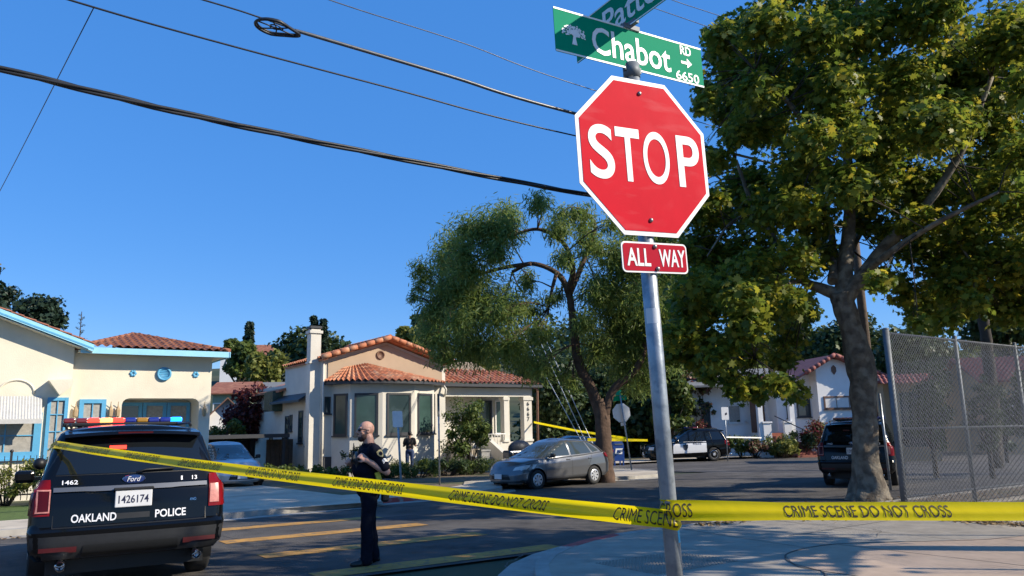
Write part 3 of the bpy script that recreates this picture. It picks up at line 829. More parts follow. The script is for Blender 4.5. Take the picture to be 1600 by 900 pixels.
w.prism([(-1.05, 0, Z3), (4.2, 0, Z3), (4.2, 0, 4.0), (1.2, 0, 5.35), (0.0, 0, 5.5), (-1.05, 0, 4.95)], (0, 7, 0))
w.box((-2.2, 1.9, 2.0), (2.4, 2.0, 5.1)); w.box((-6.6, 3.7, 1.7), (5.4, 2.0, 4.5)); w.box((-3.7, 2.6, 1.9), (1.4, .8, 4.9))
h3.part('wall', w, m_white)
r = MB()
r.prism([(-2.5, -.45, 4.22), (0.05, -.45, 5.62), (4.7, -.45, 3.62), (4.7, -.45, 3.75), (0.05, -.45, 5.75), (-2.5, -.45, 4.35)], (0, 8, 0))
ridge(r, (-1.95, -.5, 4.62), (0.05, -.5, 5.72), .14); ridge(r, (4.7, -.5, 3.75), (0.05, -.5, 5.72), .14)
tiles(r, (-4.6, -.2, 4.0), (1, 0, 0), (0, .8, .5), [(0, 0), (1.6, 0), (1.6, .95), (0, .95)], .3, .35, .06)
tiles(r, (2.6, -.9, 3.3), (1, 0, 0), (0, .8, .5), [(0, 0), (2.6, 0), (2.6, 1.1), (0, 1.1)], .3, .35, .06)
h3.part('roof', r, m_tile3)
r = MB(); r.prism([(-9.6, 1.6, 3.9), (-2.2, 1.0, 4.0), (-1.6, 4.8, 5.2), (-6, 4.8, 5.1)], (0, 0, .12)); h3.part('rear_roof', r, m_grey)
h3.win((-2.55, .9, 2.5), (1, 0, 0), (0, -1, 0), .42, 1.3, m_trim, m_glass); h3.win((-1.62, .9, 2.55), (1, 0, 0), (0, -1, 0), .9, 1.3, m_trim, m_glass)
h3.win((-8.1, 2.7, 2.1), (1, 0, 0), (0, -1, 0), 1.9, 1.7, m_trim, m_glass, 2, 1, label='large shaded window behind red flowers'); h3.win((-5.5, 2.7, 2.2), (1, 0, 0), (0, -1, 0), .9, 1.2, m_trimw, m_curt)
h3.win((.55, 0, 2.75), (1, 0, 0), (0, -1, 0), 2.5, .8, m_brown, m_trimw, 3, 1)
h3.win((3.1, 0, 2.6), (1, 0, 0), (0, -1, 0), .7, 1.4, m_trimw, m_glassg)
d = MB(); d.box((-4.15, 2.17, 2.03), (.95, .06, 2.1)); h3.part('door', d, m_brown)
gv = MB(); gv.prism([(.15, -.01, 4.5), (.3, -.01, 4.7), (.3, -.01, 4.95), (.15, -.01, 5.1), (0, -.01, 4.95), (0, -.01, 4.7)], (0, -.05, 0)); h3.part('gable_vent', gv, m_brown)
for a in (-5.0, -2.95):
    pc = MB(); pc.box((a, -.1, 2.0), (.3, .3, 5.0 if a < -4 else 2.6)); h3.part('porch_pillar', pc, m_white)
for a in (-4.65, -3.3):
    pc = MB(); pc.box((a, -.2, .55), (.5, .25, 2.1)); pc.box((a, -.2, 1.62), (.62, .36, .1)); h3.part('porch_wall', pc, m_white)
st = MB()
for k in range(8): st.box((-3.6 + k * .12, .9 - k * .34, Z3 + (1.5 - k * .19) / 2), (1.5, .34, 1.5 - k * .19))
h3.part('steps', st, m_brick)
hr = MB(); hr.tube([(-4.0, 0, 2.0), (-2.6, -1.8, .9), (-2.6, -1.8, .2)], .03, 6); h3.part('handrail', hr, m_iron)
def garden_wall(): pass

F4 = (Vector((at(1428, 700, 38).x, 38.0, 0)), R(-12)); Z4 = gz(0, 38)
h4 = simple_box_house('house', 'small tan house with red tiled porch seen through the chain link near its corner post', -1.1, 1.1, 0, 3, Z4, 3.5, 3.5, m_tan, m_tile3, 'a', .3, False, F4)
r = MB(); tiles(r, (-1.3, -.6, 3.3), (1, 0, 0), (0, 1, .6), [(0, 0), (2.6, 0), (2.6, .95), (0, .95)], .22, .35, .05); h4.part('porch_roof', r, m_tile3)
d = MB(); d.box((.15, -.02, 1.6), (1.2, .06, 2.6)); h4.part('doorway', d, m_glass)
for a in (-.65, .95):
    pl = MB(); pl.box((a, -.35, 1.4), (.22, .25, 3.6)); h4.part('porch_pillar', pl, m_tan)
F5 = (Vector((at(1600, 700, 44).x, 44.0, 0)), R(-10)); Z5 = gz(0, 44)
h5 = simple_box_house('house', 'tan house at the right edge of the photo seen through the chain link', -1.6, 6, 0, 7, Z5, 3.8, 5.2, m_tan, m_tile3, 'a', .4, True, F5)
h5.win((0.2, 0, 1.9), (1, 0, 0), (0, -1, 0), 1.1, 1.3, m_trimw, m_glass); h5.win((2.4, 0, 1.9), (1, 0, 0), (0, -1, 0), 1.1, 1.3, m_trimw, m_glass)

# houses up the hill between the two near houses
def hill_house(label, px, py, Y, wpx, ze, zr, wm, rm, axis='a', ang=8, wins=2, z0=None, depth=7):
    p = at(px, py, Y); k = Y / 1200
    hw = wpx * k / 2
    g = -0.03 - 0.013 * (min(Y, 150) - 9) + hill(p.x, Y)
    fr = (Vector((p.x, Y, 0)), R(ang))
    h = simple_box_house('house', label, -hw, hw, 0, depth, g - 2, p.z + ze, p.z + zr, wm, rm, axis, .5, False, fr)
    for i in range(wins):
        h.win(((i + .5) / wins * 2 * hw - hw, 0, p.z + ze - 1.5), (1, 0, 0), (0, -1, 0), min(1.2, hw * .6), 1.2, m_trimw, m_glass)
    return h
m_sage = mat('stucco_sage', (0.28, 0.34, 0.25), 0.9, var=0.08)
hill_house('pale sage house with brown roof above the red leaved tree', 360, 612, 64, 52, 0, 1.0, m_sage, m_tile2, wins=3)
hill_house('small white gabled house with dark red roof edge, left of the red leaved tree', 355, 648, 46, 62, -.2, 1.0, m_white, m_brown, 'n', wins=1, ang=20)
hill_house('white hillside house just right of the blue eave of the cream house', 358, 556, 120, 26, .8, 1.8, m_white, m_grey, wins=1)
hill_house('slate roofed house between red leaved tree and the ivory house', 412, 607, 75, 46, -.3, .8, m_sage, m_grey, wins=1)
hill_house('brown house high on the hill above the red leaved tree', 405, 552, 130, 40, -.2, 1.8, m_brown, m_tile2, wins=2)
hill_house('pale house peeping between the trees left of the white chimney', 472, 582, 110, 30, -.2, 1.6, m_trimw, m_tile, wins=1)

# carport with side fence
cp = thing('carport', 'dark flat roofed carport over the driveway between the two houses', 'carport', SG(9.2, 34.2, .05), TH)
r = MB(); r.box((0, 2, 1.80), (4.6, 5.2, .16)); r.build('roof', m_trim, cp)
r = MB(); r.box((0, 4.6, .8), (4.6, .1, 1.8)); r.build('back_wall', m_trim, cp)
for a, n in ((-2.1, -.4), (2.1, -.4), (2.1, 4.4), (-2.1, 4.4)):
    r = MB(); r.box((a, n, .86), (.12, .12, 1.71)); r.build('post', m_trim, cp)
m_wood = mat('fence_wood', (0.085, 0.062, 0.045), 0.85, var=0.3, scale=5)
wfn = MB()
for k in range(6): wfn.box((k * .2, 0, .85), (.19, .03 + .006 * (k % 2), 1.7))
tag(wfn.build('wooden_fence', m_wood, loc=SG(10.9, 34.6, 0), rot=TH), 'weathered board fence closing the gap left of the ivory house', 'fence')

# iron fence in front of the cream house
ife = thing('iron_fence', 'black iron railing behind the hedge of the cream house', 'fence', SG(-6, 25.6, 0), TH)
r = MB()
for z in (.25, 1.15): r.box((4.6, 0, z), (9.6, .03, .04))
for k in range(64): r.tube([(-.2 + k * .15, 0, .1), (-.2 + k * .15, 0, 1.3)], .011, 5)
r.build('rail_panel', m_iron, ife)
for k in range(5):
    r = MB(); r.box((-.2 + k * 2.4, 0, .7), (.06, .06, 1.4)); r.ball((-.2 + k * 2.4, 0, 1.43), .05, 8, 6); r.build('post', m_iron, ife)
# ================================================================== trees and plants
def poly_cloud(name, mats, centers, normals, ups, sizes, shape, parent=None, loc=None, wscale=1.0, bend=0.0):
    """one mesh of many small leaf polygons; shape = list of 2-D points"""
    n = len(centers); k = len(shape)
    c = np.asarray(centers); nz = np.asarray(normals); up = np.asarray(ups)
    nz /= np.linalg.norm(nz, axis=1, keepdims=True) + 1e-9
    ex = np.cross(up, nz); ex /= np.linalg.norm(ex, axis=1, keepdims=True) + 1e-9
    ey = np.cross(nz, ex)
    sh = np.array(shape); sz = np.asarray(sizes)[:, None, None]
    pts = c[:, None, :] + sz * (sh[None, :, 0:1] * ex[:, None, :] * wscale + sh[None, :, 1:2] * ey[:, None, :])
    if bend: pts += (sz * (-bend) * (sh[None, :, 0:1] ** 2 + .3 * sh[None, :, 1:2] ** 2)) * nz[:, None, :]
    me = bpy.data.meshes.new(name)
    me.vertices.add(n * k); me.vertices.foreach_set('co', pts.reshape(-1))
    me.loops.add(n * k); me.loops.foreach_set('vertex_index', np.arange(n * k, dtype=np.int32))
    me.polygons.add(n); me.polygons.foreach_set('loop_start', np.arange(0, n * k, k, dtype=np.int32))
    me.update(calc_edges=True); me.validate()
    me.materials.append(mats)
    o = bpy.data.objects.new(name, me); col.objects.link(o)
    if loc is not None: o.location = loc
    if parent is not None: o.parent = parent
    return o
MAPLE = [(0, -.5), (.12, -.22), (.42, -.3), (.34, -.05), (.55, .12), (.26, .2), (.3, .42), (.1, .32), (0, .6), (-.1, .32), (-.3, .42), (-.26, .2), (-.55, .12), (-.34, -.05), (-.42, -.3), (-.12, -.22)]
SPRIG = [(0, -.5), (.07, -.2), (.08, .15), (0, .5), (-.08, .15), (-.07, -.2)]
CLUMP = [(0, -.5), (.2, -.3), (.5, -.1), (.25, .12), (.3, .45), (0, .28), (-.25, .5), (-.3, .1), (-.5, -.05), (-.22, -.25)]
OVAL = [(0, -.5), (.24, -.2), (.2, .2), (0, .5), (-.2, .2), (-.24, -.2)]
def scatter(cl, n, seed, shell=0.55, flat=1.0, droop=0.0, upbias=0.5, outb=0.7):
    """cl: list of (center, radius). returns centers, normals, ups"""
    g = np.random.default_rng(seed)
    C = np.array([c[0] for c in cl], float); Rr = np.array([c[1] for c in cl], float)
    if Rr.ndim == 1: Rr = np.stack([Rr, Rr, Rr * flat], 1)
    wgt = Rr.prod(1) ** (2 / 3); wgt /= wgt.sum()
    idx = g.choice(len(C), n, p=wgt)
    d = g.normal(size=(n, 3)); d /= np.linalg.norm(d, axis=1, keepdims=True)
    rad = shell + (1 - shell) * g.random(n) ** 0.6
    rad = np.where(g.random(n) < 0.3, g.random(n), rad) * (1 + 0.18 * g.normal(size=n))
    p = C[idx] + d * Rr[idx] * rad[:, None]
    p[:, 2] -= droop * (np.hypot(d[:, 0], d[:, 1])) * Rr[idx, 2] * g.random(n)
    nrm = d * outb + g.normal(size=(n, 3)) * 0.75 + np.array([0, 0, upbias])
    ups = g.normal(size=(n, 3)) * 0.6 + d * 0.5 + np.array([0, 0, -0.5])
    return p, nrm, ups
def vspread(c, r, k, sub, seed, zs=0.75):
    """break a crown ellipsoid into k clumps with radius sub"""
    g = random.Random(seed); out = []
    for _ in range(k):
        while True:
            d = Vector((g.gauss(0, 1), g.gauss(0, 1), g.gauss(0, 1))).normalized()
            break
        f = g.uniform(.45, 1.0)
        rr = sub * g.uniform(.6, 1.35)
        out.append(((c[0] + d.x * r[0] * f, c[1] + d.y * r[1] * f, c[2] + d.z * r[2] * f), (rr, rr, rr * zs)))
    return out
def curve(pts, k=5):
    """smooth a polyline (Catmull-Rom)"""
    P = [Vector(p) for p in pts]; P = [P[0] * 2 - P[1]] + P + [P[-1] * 2 - P[-2]]; out = []
    for i in range(1, len(P) - 2):
        a, b, c, d = P[i - 1], P[i], P[i + 1], P[i + 2]
        for j in range(k):
            t = j / k
            out.append(0.5 * ((2 * b) + (c - a) * t + (2 * a - 5 * b + 4 * c - d) * t * t + (3 * b - a - 3 * c + d) * t ** 3))
    out.append(P[-2]); return out
def limb(mb, pts, r0, r1, n=8, k=5, rough=0.0, seed=0, mi=0):
    c = curve(pts, k); m = len(c)
    rad = [r0 + (r1 - r0) * i / (m - 1) for i in range(m)]
    f = None
    if rough:
        f = lambda i, kk, p, t: 1 + rough * (mnoise.noise(Vector((math.cos(t) * 1.6 + seed, math.sin(t) * 1.6, p.z * 1.3))) + .6 * mnoise.noise(Vector((math.cos(t) * 4, math.sin(t) * 4 + seed, p.z * 4))))
    mb.tube(c, rad, n, mi, wob=f); return c
def twigs(mb, cl, limbs, seed, r0=0.05, per=3, mi=0):
    g = random.Random(seed)
    nodes = [p for L in limbs for p in L[len(L) // 3:]]
    for c, r in cl:
        c = Vector(c); rr = r if isinstance(r, (int, float)) else max(r)
        q = min(nodes, key=lambda p: (p - c).length)
        mid = q.lerp(c, .5) + Vector((g.uniform(-.2, .2), g.uniform(-.2, .2), g.uniform(0, .35))) * rr
        mb.tube(curve([q, mid, c], 3), [r0 * (1 - .12 * i) for i in range(7)], 5, mi)
        for _ in range(per):
            e = c + Vector((g.gauss(0, 1), g.gauss(0, 1), g.gauss(0, .7))).normalized() * rr * .95
            mb.tube(curve([mid, c.lerp(e, .4) + Vector((0, 0, .1 * rr)), e], 2), [r0 * .35, r0 * .3, r0 * .25, r0 * .2, r0 * .12], 4, mi)

m_bark = mat('bark_mottled', (0.13, 0.105, 0.08), 0.9, var=0.35, scale=5, bump=1.0, bscale=16, c2=(0.25, 0.215, 0.165), c2t=(0.44, 0.62), c2scale=4.5)
m_bark2 = mat('bark_brown', (0.095, 0.06, 0.042), 0.95, var=0.35, scale=6, bump=0.9, bscale=14)
m_bark3 = mat('bark_dark', (0.05, 0.04, 0.03), 0.95, var=0.3, scale=6)
lf_maple = leaf_mat('leaf_plane', [(0.05, 0.10, 0.016), (0.125, 0.17, 0.022), (0.07, 0.13, 0.02), (0.25, 0.265, 0.028), (0.08, 0.12, 0.018), (0.40, 0.35, 0.035)], 0.5)
lf_pep = leaf_mat('leaf_pepper', [(0.075, 0.135, 0.03), (0.13, 0.20, 0.045), (0.22, 0.27, 0.07), (0.095, 0.16, 0.038)], 0.48)
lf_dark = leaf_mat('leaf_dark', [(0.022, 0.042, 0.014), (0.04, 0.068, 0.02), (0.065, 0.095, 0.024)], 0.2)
lf_mid = leaf_mat('leaf_mid', [(0.05, 0.085, 0.02), (0.085, 0.125, 0.026), (0.14, 0.17, 0.04)], 0.3)
lf_lite = leaf_mat('leaf_light', [(0.10, 0.125, 0.03), (0.17, 0.19, 0.04), (0.25, 0.245, 0.06)], 0.35)
lf_red = leaf_mat('leaf_burgundy', [(0.055, 0.012, 0.014), (0.10, 0.02, 0.018), (0.15, 0.045, 0.025)], 0.25)
lf_conf = leaf_mat('leaf_conifer', [(0.012, 0.027, 0.018), (0.022, 0.042, 0.024), (0.035, 0.058, 0.03)], 0.1)
lf_bl = leaf_mat('leaf_blossom', [(0.06, 0.09, 0.025), (0.10, 0.12, 0.03), (0.24, 0.11, 0.09), (0.11, 0.08, 0.03)], 0.25)
lf_flow = leaf_mat('leaf_red_flower', [(0.30, 0.035, 0.045), (0.05, 0.08, 0.02), (0.20, 0.03, 0.035)], 0.25)

def px_c(px, py, Y, rpx, zs=0.8):       # a clump seen at a pixel, at depth Y, radius given in pixels
    p = at(px, py, Y); r = rpx * Y / 1200
    return ((p.x, p.y, p.z), (r, r, r * zs))

# ---- big plane tree at the near kerb
B = ground(1358, 781); TY = B.y
t1 = thing('plane_tree', 'large plane tree with mottled forked trunk at the near kerb beside the chain link', 'tree', B)
def L(px, py, dy=0.0): return at(px, py, TY + dy) - B
tr = MB()
wobk = lambda i, k, p, t: 1 + .20 * mnoise.noise(Vector((math.cos(t) * 1.8, math.sin(t) * 1.8, p.z * 1.1))) + .20 * mnoise.noise(Vector((math.cos(t) * 4, math.sin(t) * 4, p.z * 3.2)))
tp = curve([Vector((0, 0, -.2)), L(1357, 760), L(1352, 720), L(1351, 650), L(1347, 580), L(1335, 530), L(1322, 490), L(1314, 458)], 6)
rr = []
for p in tp:
    z = p.z; rr.append(.275 + .24 * math.exp(-max(0, z) / .28) + .05 * math.exp(-((z - 3.1) / .5) ** 2) - .008 * z)
tp = [tp[0].lerp(tp[1], .5)] + [a.lerp(b, f) for a, b in zip(tp[:-1], tp[1:]) for f in (0, .5)] + [tp[-1]]; rr = [rr[0]] + [ra + (rb - ra) * f for ra, rb in zip(rr[:-1], rr[1:]) for f in (0, .5)] + [rr[-1]]
tr.tube(tp, rr, 26, wob=wobk)
limbs = []
def lim(pts, r0, r1, **k): limbs.append(limb(tr, pts, r0, r1, 10, 6, .2, len(limbs)))
fork = L(1314, 462)
lim([fork, L(1285, 452, .2), L(1252, 436, .5), L(1215, 380, .9), L(1180, 330, 1.2), L(1150, 250, 1.0)], .15, .04)
lim([L(1315, 470), L(1322, 400, .2), L(1328, 330, .4), L(1325, 230, .6), L(1335, 120, .3), L(1340, 0, -.5)], .20, .05)
lim([L(1318, 470), L(1352, 425, -.1), L(1390, 378, -.3), L(1440, 330, -.5), L(1500, 240, -.8), L(1550, 120, -1.2)], .20, .05)
lim([L(1300, 440), L(1304, 400, .5), L(1290, 330, 1.0), L(1260, 220, 1.4), L(1225, 90, 1.4)], .12, .03)
lim([L(1252, 436, .5), L(1222, 450, -.4), L(1195, 490, -.9), L(1180, 560, -1.1)], .06, .015)
lim([L(1215, 380, .9), L(1165, 410, .2), L(1120, 450, -.4), L(1085, 520, -.6)], .06, .015)
lim([L(1180, 330, 1.2), L(1140, 350, .2), L(1105, 400, -.5)], .05, .015)
lim([L(1440, 330, -.5), L(1490, 370, -1.2), L(1530, 430, -1.6)], .06, .015)
lim([L(1352, 425), L(1390, 395, -1.5), L(1460, 350, -2.6), L(1560, 300, -3.2)], .10, .03)
lim([L(1325, 330), L(1290, 250, -1.5), L(1240, 170, -2.2), L(1180, 110, -2.6)], .10, .03)
lim([L(1315, 450), L(1330, 390, 1.5), L(1380, 300, 2.8), L(1420, 200, 3.5)], .11, .03)
cl = []
rnd = random.Random(11)
spots = [(1130, 60, 45), (1165, 130, 55), (1205, 55, 60), (1250, 130, 65), (1200, 190, 60), (1140, 210, 45), (1290, 40, 65), (1330, 120, 60), (1370, 40, 70), (1420, 110, 75), (1460, 30, 75), (1510, 100, 80), (1560, 50, 80),
         (1590, 140, 75), (1540, 190, 80), (1470, 200, 75), (1400, 210, 65), (1290, 200, 60), (1240, 260, 65), (1160, 290, 60), (1110, 330, 50), (1200, 330, 65), (1270, 330, 55), (1120, 400, 55), (1180, 410, 60), (1240, 400, 45), (1085, 450, 45),
         (1140, 480, 55), (1200, 480, 50), (1090, 520, 45), (1150, 550, 45), (1215, 545, 40), (1180, 600, 32), (1225, 595, 30), (1130, 590, 28), (1590, 260, 75), (1520, 290, 70), (1450, 290, 60), (1390, 290, 45), (1580, 340, 60), (1510, 370, 60), (1450, 400, 52), (1560, 420, 55),
         (1500, 450, 48), (1430, 465, 42), (1470, 490, 32), (1410, 380, 40), (1350, 210, 45), (1545, 470, 34), (1600, 400, 40), (1255, 60, 50), (1100, 130, 26), (1085, 380, 40), (1055, 480, 36), (1070, 560, 32), (1640, 60, 90), (1660, 200, 90), (1660, 330, 80), (1350, -60, 90), (1450, -80, 90), (1250, -50, 80), (1560, -80, 90), (1300, 280, 55), (1345, 290, 55), (1390, 240, 60), (1350, 340, 34), (1440, 340, 50), (1290, 390, 34), (1390, 450, 34), (1480, 430, 45), (1100, 430, 45), (1140, 430, 50), (1115, 560, 36), (1180, 500, 50), (1230, 470, 40), (1155, 600, 26), (1090, 480, 45), (1200, 450, 55), (1220, 590, 26), (1330, 40, 60), (1290, 120, 60), (1480, 120, 70), (1430, 160, 60), (1560, 300, 65), (1310, 170, 50), (1065, 530, 30), (1112, 58, 36), (1145, 105, 46), (1100, 170, 32), (1108, 250, 36), (1165, 35, 48), (1098, 305, 32), (1150, 170, 44), (1200, 110, 55), (1590, 470, 46), (1558, 500, 34), (1500, 492, 32), (1605, 430, 52), (1452, 500, 28), (1530, 440, 50), (1640, 480, 50), (1630, 400, 60)]
for i, (x, y, r) in enumerate(spots):
    for q in range(3):
        dy = rnd.uniform(-4.2, 4.2) * min(1, (1 - abs(x - 1340) / 420 * .4))
        c_, r_ = px_c(x + rnd.uniform(-22, 22), y + rnd.uniform(-18, 18), TY + dy, r * .78)
        if (Vector(c_) - B).xy.length < 8.2: cl.append((tuple(Vector(c_) - B), r_))
twigs(tr, cl, limbs, 5, .017, 2, 1)
tr.build('trunk', [m_bark, m_bark3], t1)
p_, n_, u_ = scatter(cl, 145000, 3, .25, upbias=.9)
sz = np.random.default_rng(4).uniform(.06, .21, len(p_))
poly_cloud('crown', lf_maple, p_, n_, u_, sz, MAPLE, t1, bend=.5)

# ---- a second street tree to the right, out of frame, that shades the corner
def leafy_tree(name, label, base, h, rx, ry, rz, cz, trunk_r, lm, n, size, shape, seed, nclump=26, sub=.38, bark=m_bark3, group=None, zs=.75, lean=(0, 0), shell=.5, upbias=.5, cat='tree', per=2):
    t = thing(name, label, cat, base, 0, group)
    c = (lean[0], lean[1], cz)
    cl = vspread(c, (rx, ry, rz), nclump, sub * min(rx, ry), seed, zs)
    tr = MB(); g = random.Random(seed)
    tp = limb(tr, [(0, 0, -.3), (lean[0] * .2, lean[1] * .2, (cz - rz) * .5), (lean[0] * .6, lean[1] * .6, max(.5, cz - rz * .6)), (lean[0], lean[1], cz + rz * .3)], trunk_r, trunk_r * .3, 8, 4, .15, seed)
    lb = [tp]
    for k in range(5):
        a = k * 1.257 + g.random(); q = tp[len(tp) // 2]
        lb.append(limb(tr, [q, q + Vector((math.cos(a) * rx * .35, math.sin(a) * ry * .35, rz * .35)), q + Vector((math.cos(a) * rx * .75, math.sin(a) * ry * .75, rz * .7))], trunk_r * .45, trunk_r * .12, 6, 3))
    twigs(tr, cl, lb, seed, trunk_r * .18, per)
    tr.build('trunk', bark, t)
    p_, n_, u_ = scatter(cl, n, seed, shell, upbias=upbias)
    sz = np.random.default_rng(seed).uniform(size * .6, size * 1.3, n)
    poly_cloud('crown', lm, p_, n_, u_, sz, shape, t, bend=.3)
    return t
leafy_tree('street_tree', 'leafy tree behind the chain link to the right, outside the picture', Vector((9.8, 8.6, .1)), 9, 3.2, 3.4, 1.8, 6.2, .3, lf_maple, 7000, .2, MAPLE, 21, 30, .36, m_bark)

# ---- airy pepper tree on the far corner
B2 = ground(948, 749, .1)
t2 = thing('pepper_tree', 'airy fine leaved tree with curving brown trunk on the far corner behind the grey hatchback', 'tree', B2)
Y2 = B2.y
def Q(px, py, dy=0.0): return at(px, py, Y2 + dy) - B2
tr = MB(); limbs = []
limb(tr, [(0, 0, -.2), Q(944, 720), Q(942, 680), Q(940, 645), Q(934, 625)], .31, .22, 14, 6, .22, 3)
limbs.append(limb(tr, [Q(938, 650), Q(925, 610), Q(905, 570), Q(897, 520), Q(893, 480), Q(886, 450, .2), Q(868, 425, .4), Q(830, 412, .5), Q(800, 425, .6)], .19, .06, 12, 6, .2, 5))
limbs.append(limb(tr, [Q(944, 650), Q(958, 610), Q(985, 585), Q(1003, 560), Q(1012, 520, .2), Q(1020, 470, .4), Q(1000, 400, .8)], .16, .05, 10, 6, .2, 6))
limbs.append(limb(tr, [Q(888, 455), Q(895, 420, -.4), Q(880, 380, -.5), Q(840, 358, -.5), Q(790, 372, -.4)], .12, .04, 8, 6, .2, 7))
limbs.append(limb(tr, [Q(890, 460), Q(915, 400, .5), Q(930, 350, .8), Q(905, 325, 1)], .11, .03, 8, 6, .2, 8))
limbs.append(limb(tr, [Q(870, 425), Q(862, 455, -.3), Q(858, 480, -.4)], .08, .03, 8, 5, .2, 8))
limbs.append(limb(tr, [Q(830, 412), Q(780, 420, .5), Q(730, 440, .6), Q(700, 480, .6)], .08, .03, 8, 6, .2, 9))
cl = []
rnd = random.Random(5)
spots = [(690, 400, 34), (720, 380, 38), (760, 365, 40), (800, 350, 36), (835, 325, 26), (860, 350, 30), (700, 440, 38), (740, 430, 40), (690, 480, 36), (730, 490, 42), (775, 480, 40), (820, 490, 32), (670, 520, 28), (710, 540, 38), (755, 545, 42),
         (800, 550, 38), (840, 560, 32), (690, 560, 20), (850, 510, 26), (905, 345, 26), (930, 370, 32), (955, 400, 36), (985, 430, 40), (1010, 470, 44), (970, 490, 42), (940, 450, 34), (985, 530, 44), (940, 540, 36), (1020, 540, 40),
         (965, 575, 34), (1005, 590, 30), (1035, 500, 40), (1040, 430, 40), (880, 400, 24), (780, 400, 30), (665, 430, 22), (655, 455, 14), (925, 500, 26), (880, 590, 18), (890, 330, 20), (960, 340, 24), (1000, 380, 36), (1045, 370, 40), (1060, 470, 36), (1045, 560, 32), (800, 330, 30), (740, 355, 32), (830, 440, 20), (870, 460, 18)]
for x, y, r in spots:
    for q in range(2):
        c_, r_ = px_c(x + rnd.uniform(-14, 14), y + rnd.uniform(-12, 12), Y2 + rnd.uniform(-2.4, 2.6), r * .98, .95)
        cl.append((tuple(Vector(c_) - B2), r_))
big_ = [px_c(750, 470, Y2 + .8, 82, .85), px_c(955, 455, Y2 + .8, 82, .95), px_c(1015, 470, Y2 + 1.0, 70, 1.2), px_c(720, 450, Y2, 62, .9)]
twigs(tr, cl, limbs, 9, .03, 5)
cl += [(tuple(Vector(c_) - B2), (r_[0], 2.2, r_[2])) for c_, r_ in big_]
tr.build('trunk', m_bark2, t2)
p_, n_, u_ = scatter(cl, 110000, 31, .0, droop=.25, upbias=.6)
u_[:, 2] -= .35
sz = np.random.default_rng(6).uniform(.11, .29, len(p_))
poly_cloud('crown', lf_pep, p_, n_, u_, sz, SPRIG, t2)

# ---- trees further away, each its own thing
def far_tree(name, label, px, py_top, py_bot, wpx, Y, lm, seed, n=4200, shape=CLUMP, size=None, conifer=False, cat='tree', zs=.8, trunk=None):
    top = at(px, py_top, Y); bot = at(px, py_bot, Y)
    g = -0.03 - 0.013 * (min(Y, 150) - 9) + hill(top.x, Y)
    base = Vector((bot.x, Y, min(g, bot.z))); hgt = top.z - base.z
    rx = wpx * Y / 2400; cz0 = max(.15 * hgt, bot.z - base.z)
    size = size or max(.13, Y * .0062)
    if conifer:
        t = thing(name, label, cat, base)
        tr = MB(); limb(tr, [(0, 0, -.5), (0, 0, hgt * .5), (top.x - bot.x, 0, hgt)], max(.12, hgt * .018), .03, 7, 4)
        cl = []; gg = random.Random(seed); m = 26
        for i in range(m):
            f = i / (m - 1); z = cz0 + (hgt - cz0) * f; rad = rx * (1 - f) ** .8 * gg.uniform(.75, 1.1) + .15
            for k in range(4):
                a = gg.uniform(0, 6.28); e = Vector((math.cos(a) * rad * .6, math.sin(a) * rad * .6, z - rad * .12))
                cl.append((tuple(e), (max(.3, rad * .5), max(.3, rad * .5), max(.12, (hgt - cz0) / m * .55))))
                if k < 2: tr.tube([(0, 0, z), e * 1.0, Vector((e.x * 1.5, e.y * 1.5, z - rad * .25))], [.05, .035, .02], 4)
        tr.build('trunk', m_bark3, t)
        p_, n_, u_ = scatter(cl, n, seed, .3, upbias=.6)
        poly_cloud('crown', lm, p_, n_, u_, np.random.default_rng(seed).uniform(size * .6, size * 1.2, n), shape, t)
        return t
    rz = (hgt - cz0) / 2
    return leafy_tree(name, label, base, hgt, rx * .82, rx * .8, rz * .85, cz0 + rz, trunk or max(.1, hgt * .025), lm, n, size, shape, seed, nclump=30, sub=.42, zs=zs)
far_tree('cedar_tree', 'dark spreading cedar above the left end of the cream house roof', 50, 448, 560, 100, 52, lf_conf, 41, 6000, size=.3)
far_tree('cedar_tree', 'topmost dark cedar bough cut by the left edge of the photo', -22, 400, 560, 80, 60, lf_conf, 42, 3500, size=.34)
bt_ = thing('bare_tree', 'thin bare conifer standing above the join of the two cream house roofs', 'tree', Vector((at(122, 560, 50).x, 50, gz(0, 50))))
tr = MB(); top = at(122, 487, 50).z - bt_.location.z
tr.tube([(0, 0, 0), (0, 0, top)], [.1, .02], 6); bt_b = []
for k in range(26):
    z = top * (.55 + .44 * k / 26); a = k * 2.4; r_ = .95 * (1 - k / 30) * random.uniform(.6, 1.1)
    tr.tube([(0, 0, z), (math.cos(a) * r_ * .6, math.sin(a) * r_ * .6, z - .02), (math.cos(a) * r_, math.sin(a) * r_, z + .12)], [.03, .02, .008], 4)
    bt_b.append(((math.cos(a) * r_ * .85, math.sin(a) * r_ * .85, z + .08), (.16, .16, .07)))
tr.build('trunk', m_bark3, bt_)
p_, n_, u_ = scatter(bt_b, 420, 8, .2); poly_cloud('crown', lf_conf, p_, n_, u_, np.full(420, .13), SPRIG, bt_)
far_tree('conifer', 'pointed conifer rising behind the light green tree between the two houses', 386, 506, 600, 34, 92, lf_conf, 43, 2600, conifer=True)
far_tree('tree', 'tall grey green tree between the two houses, left of the rounder bright one', 372, 520, 606, 56, 88, lf_mid, 44, 3500)
far_tree('tree', 'round bright green tree between the two houses, right of the grey green one', 412, 543, 606, 70, 84, lf_lite, 45, 3500)
far_tree('oak_tree', 'dark round oak behind the white chimney of the ivory house', 482, 512, 600, 150, 95, lf_dark, 46, 9000)
far_tree('cypress_tree', 'slim cypress spire left of the two behind the white chimney', 488, 497, 600, 13, 90, lf_conf, 47, 1500, conifer=True)
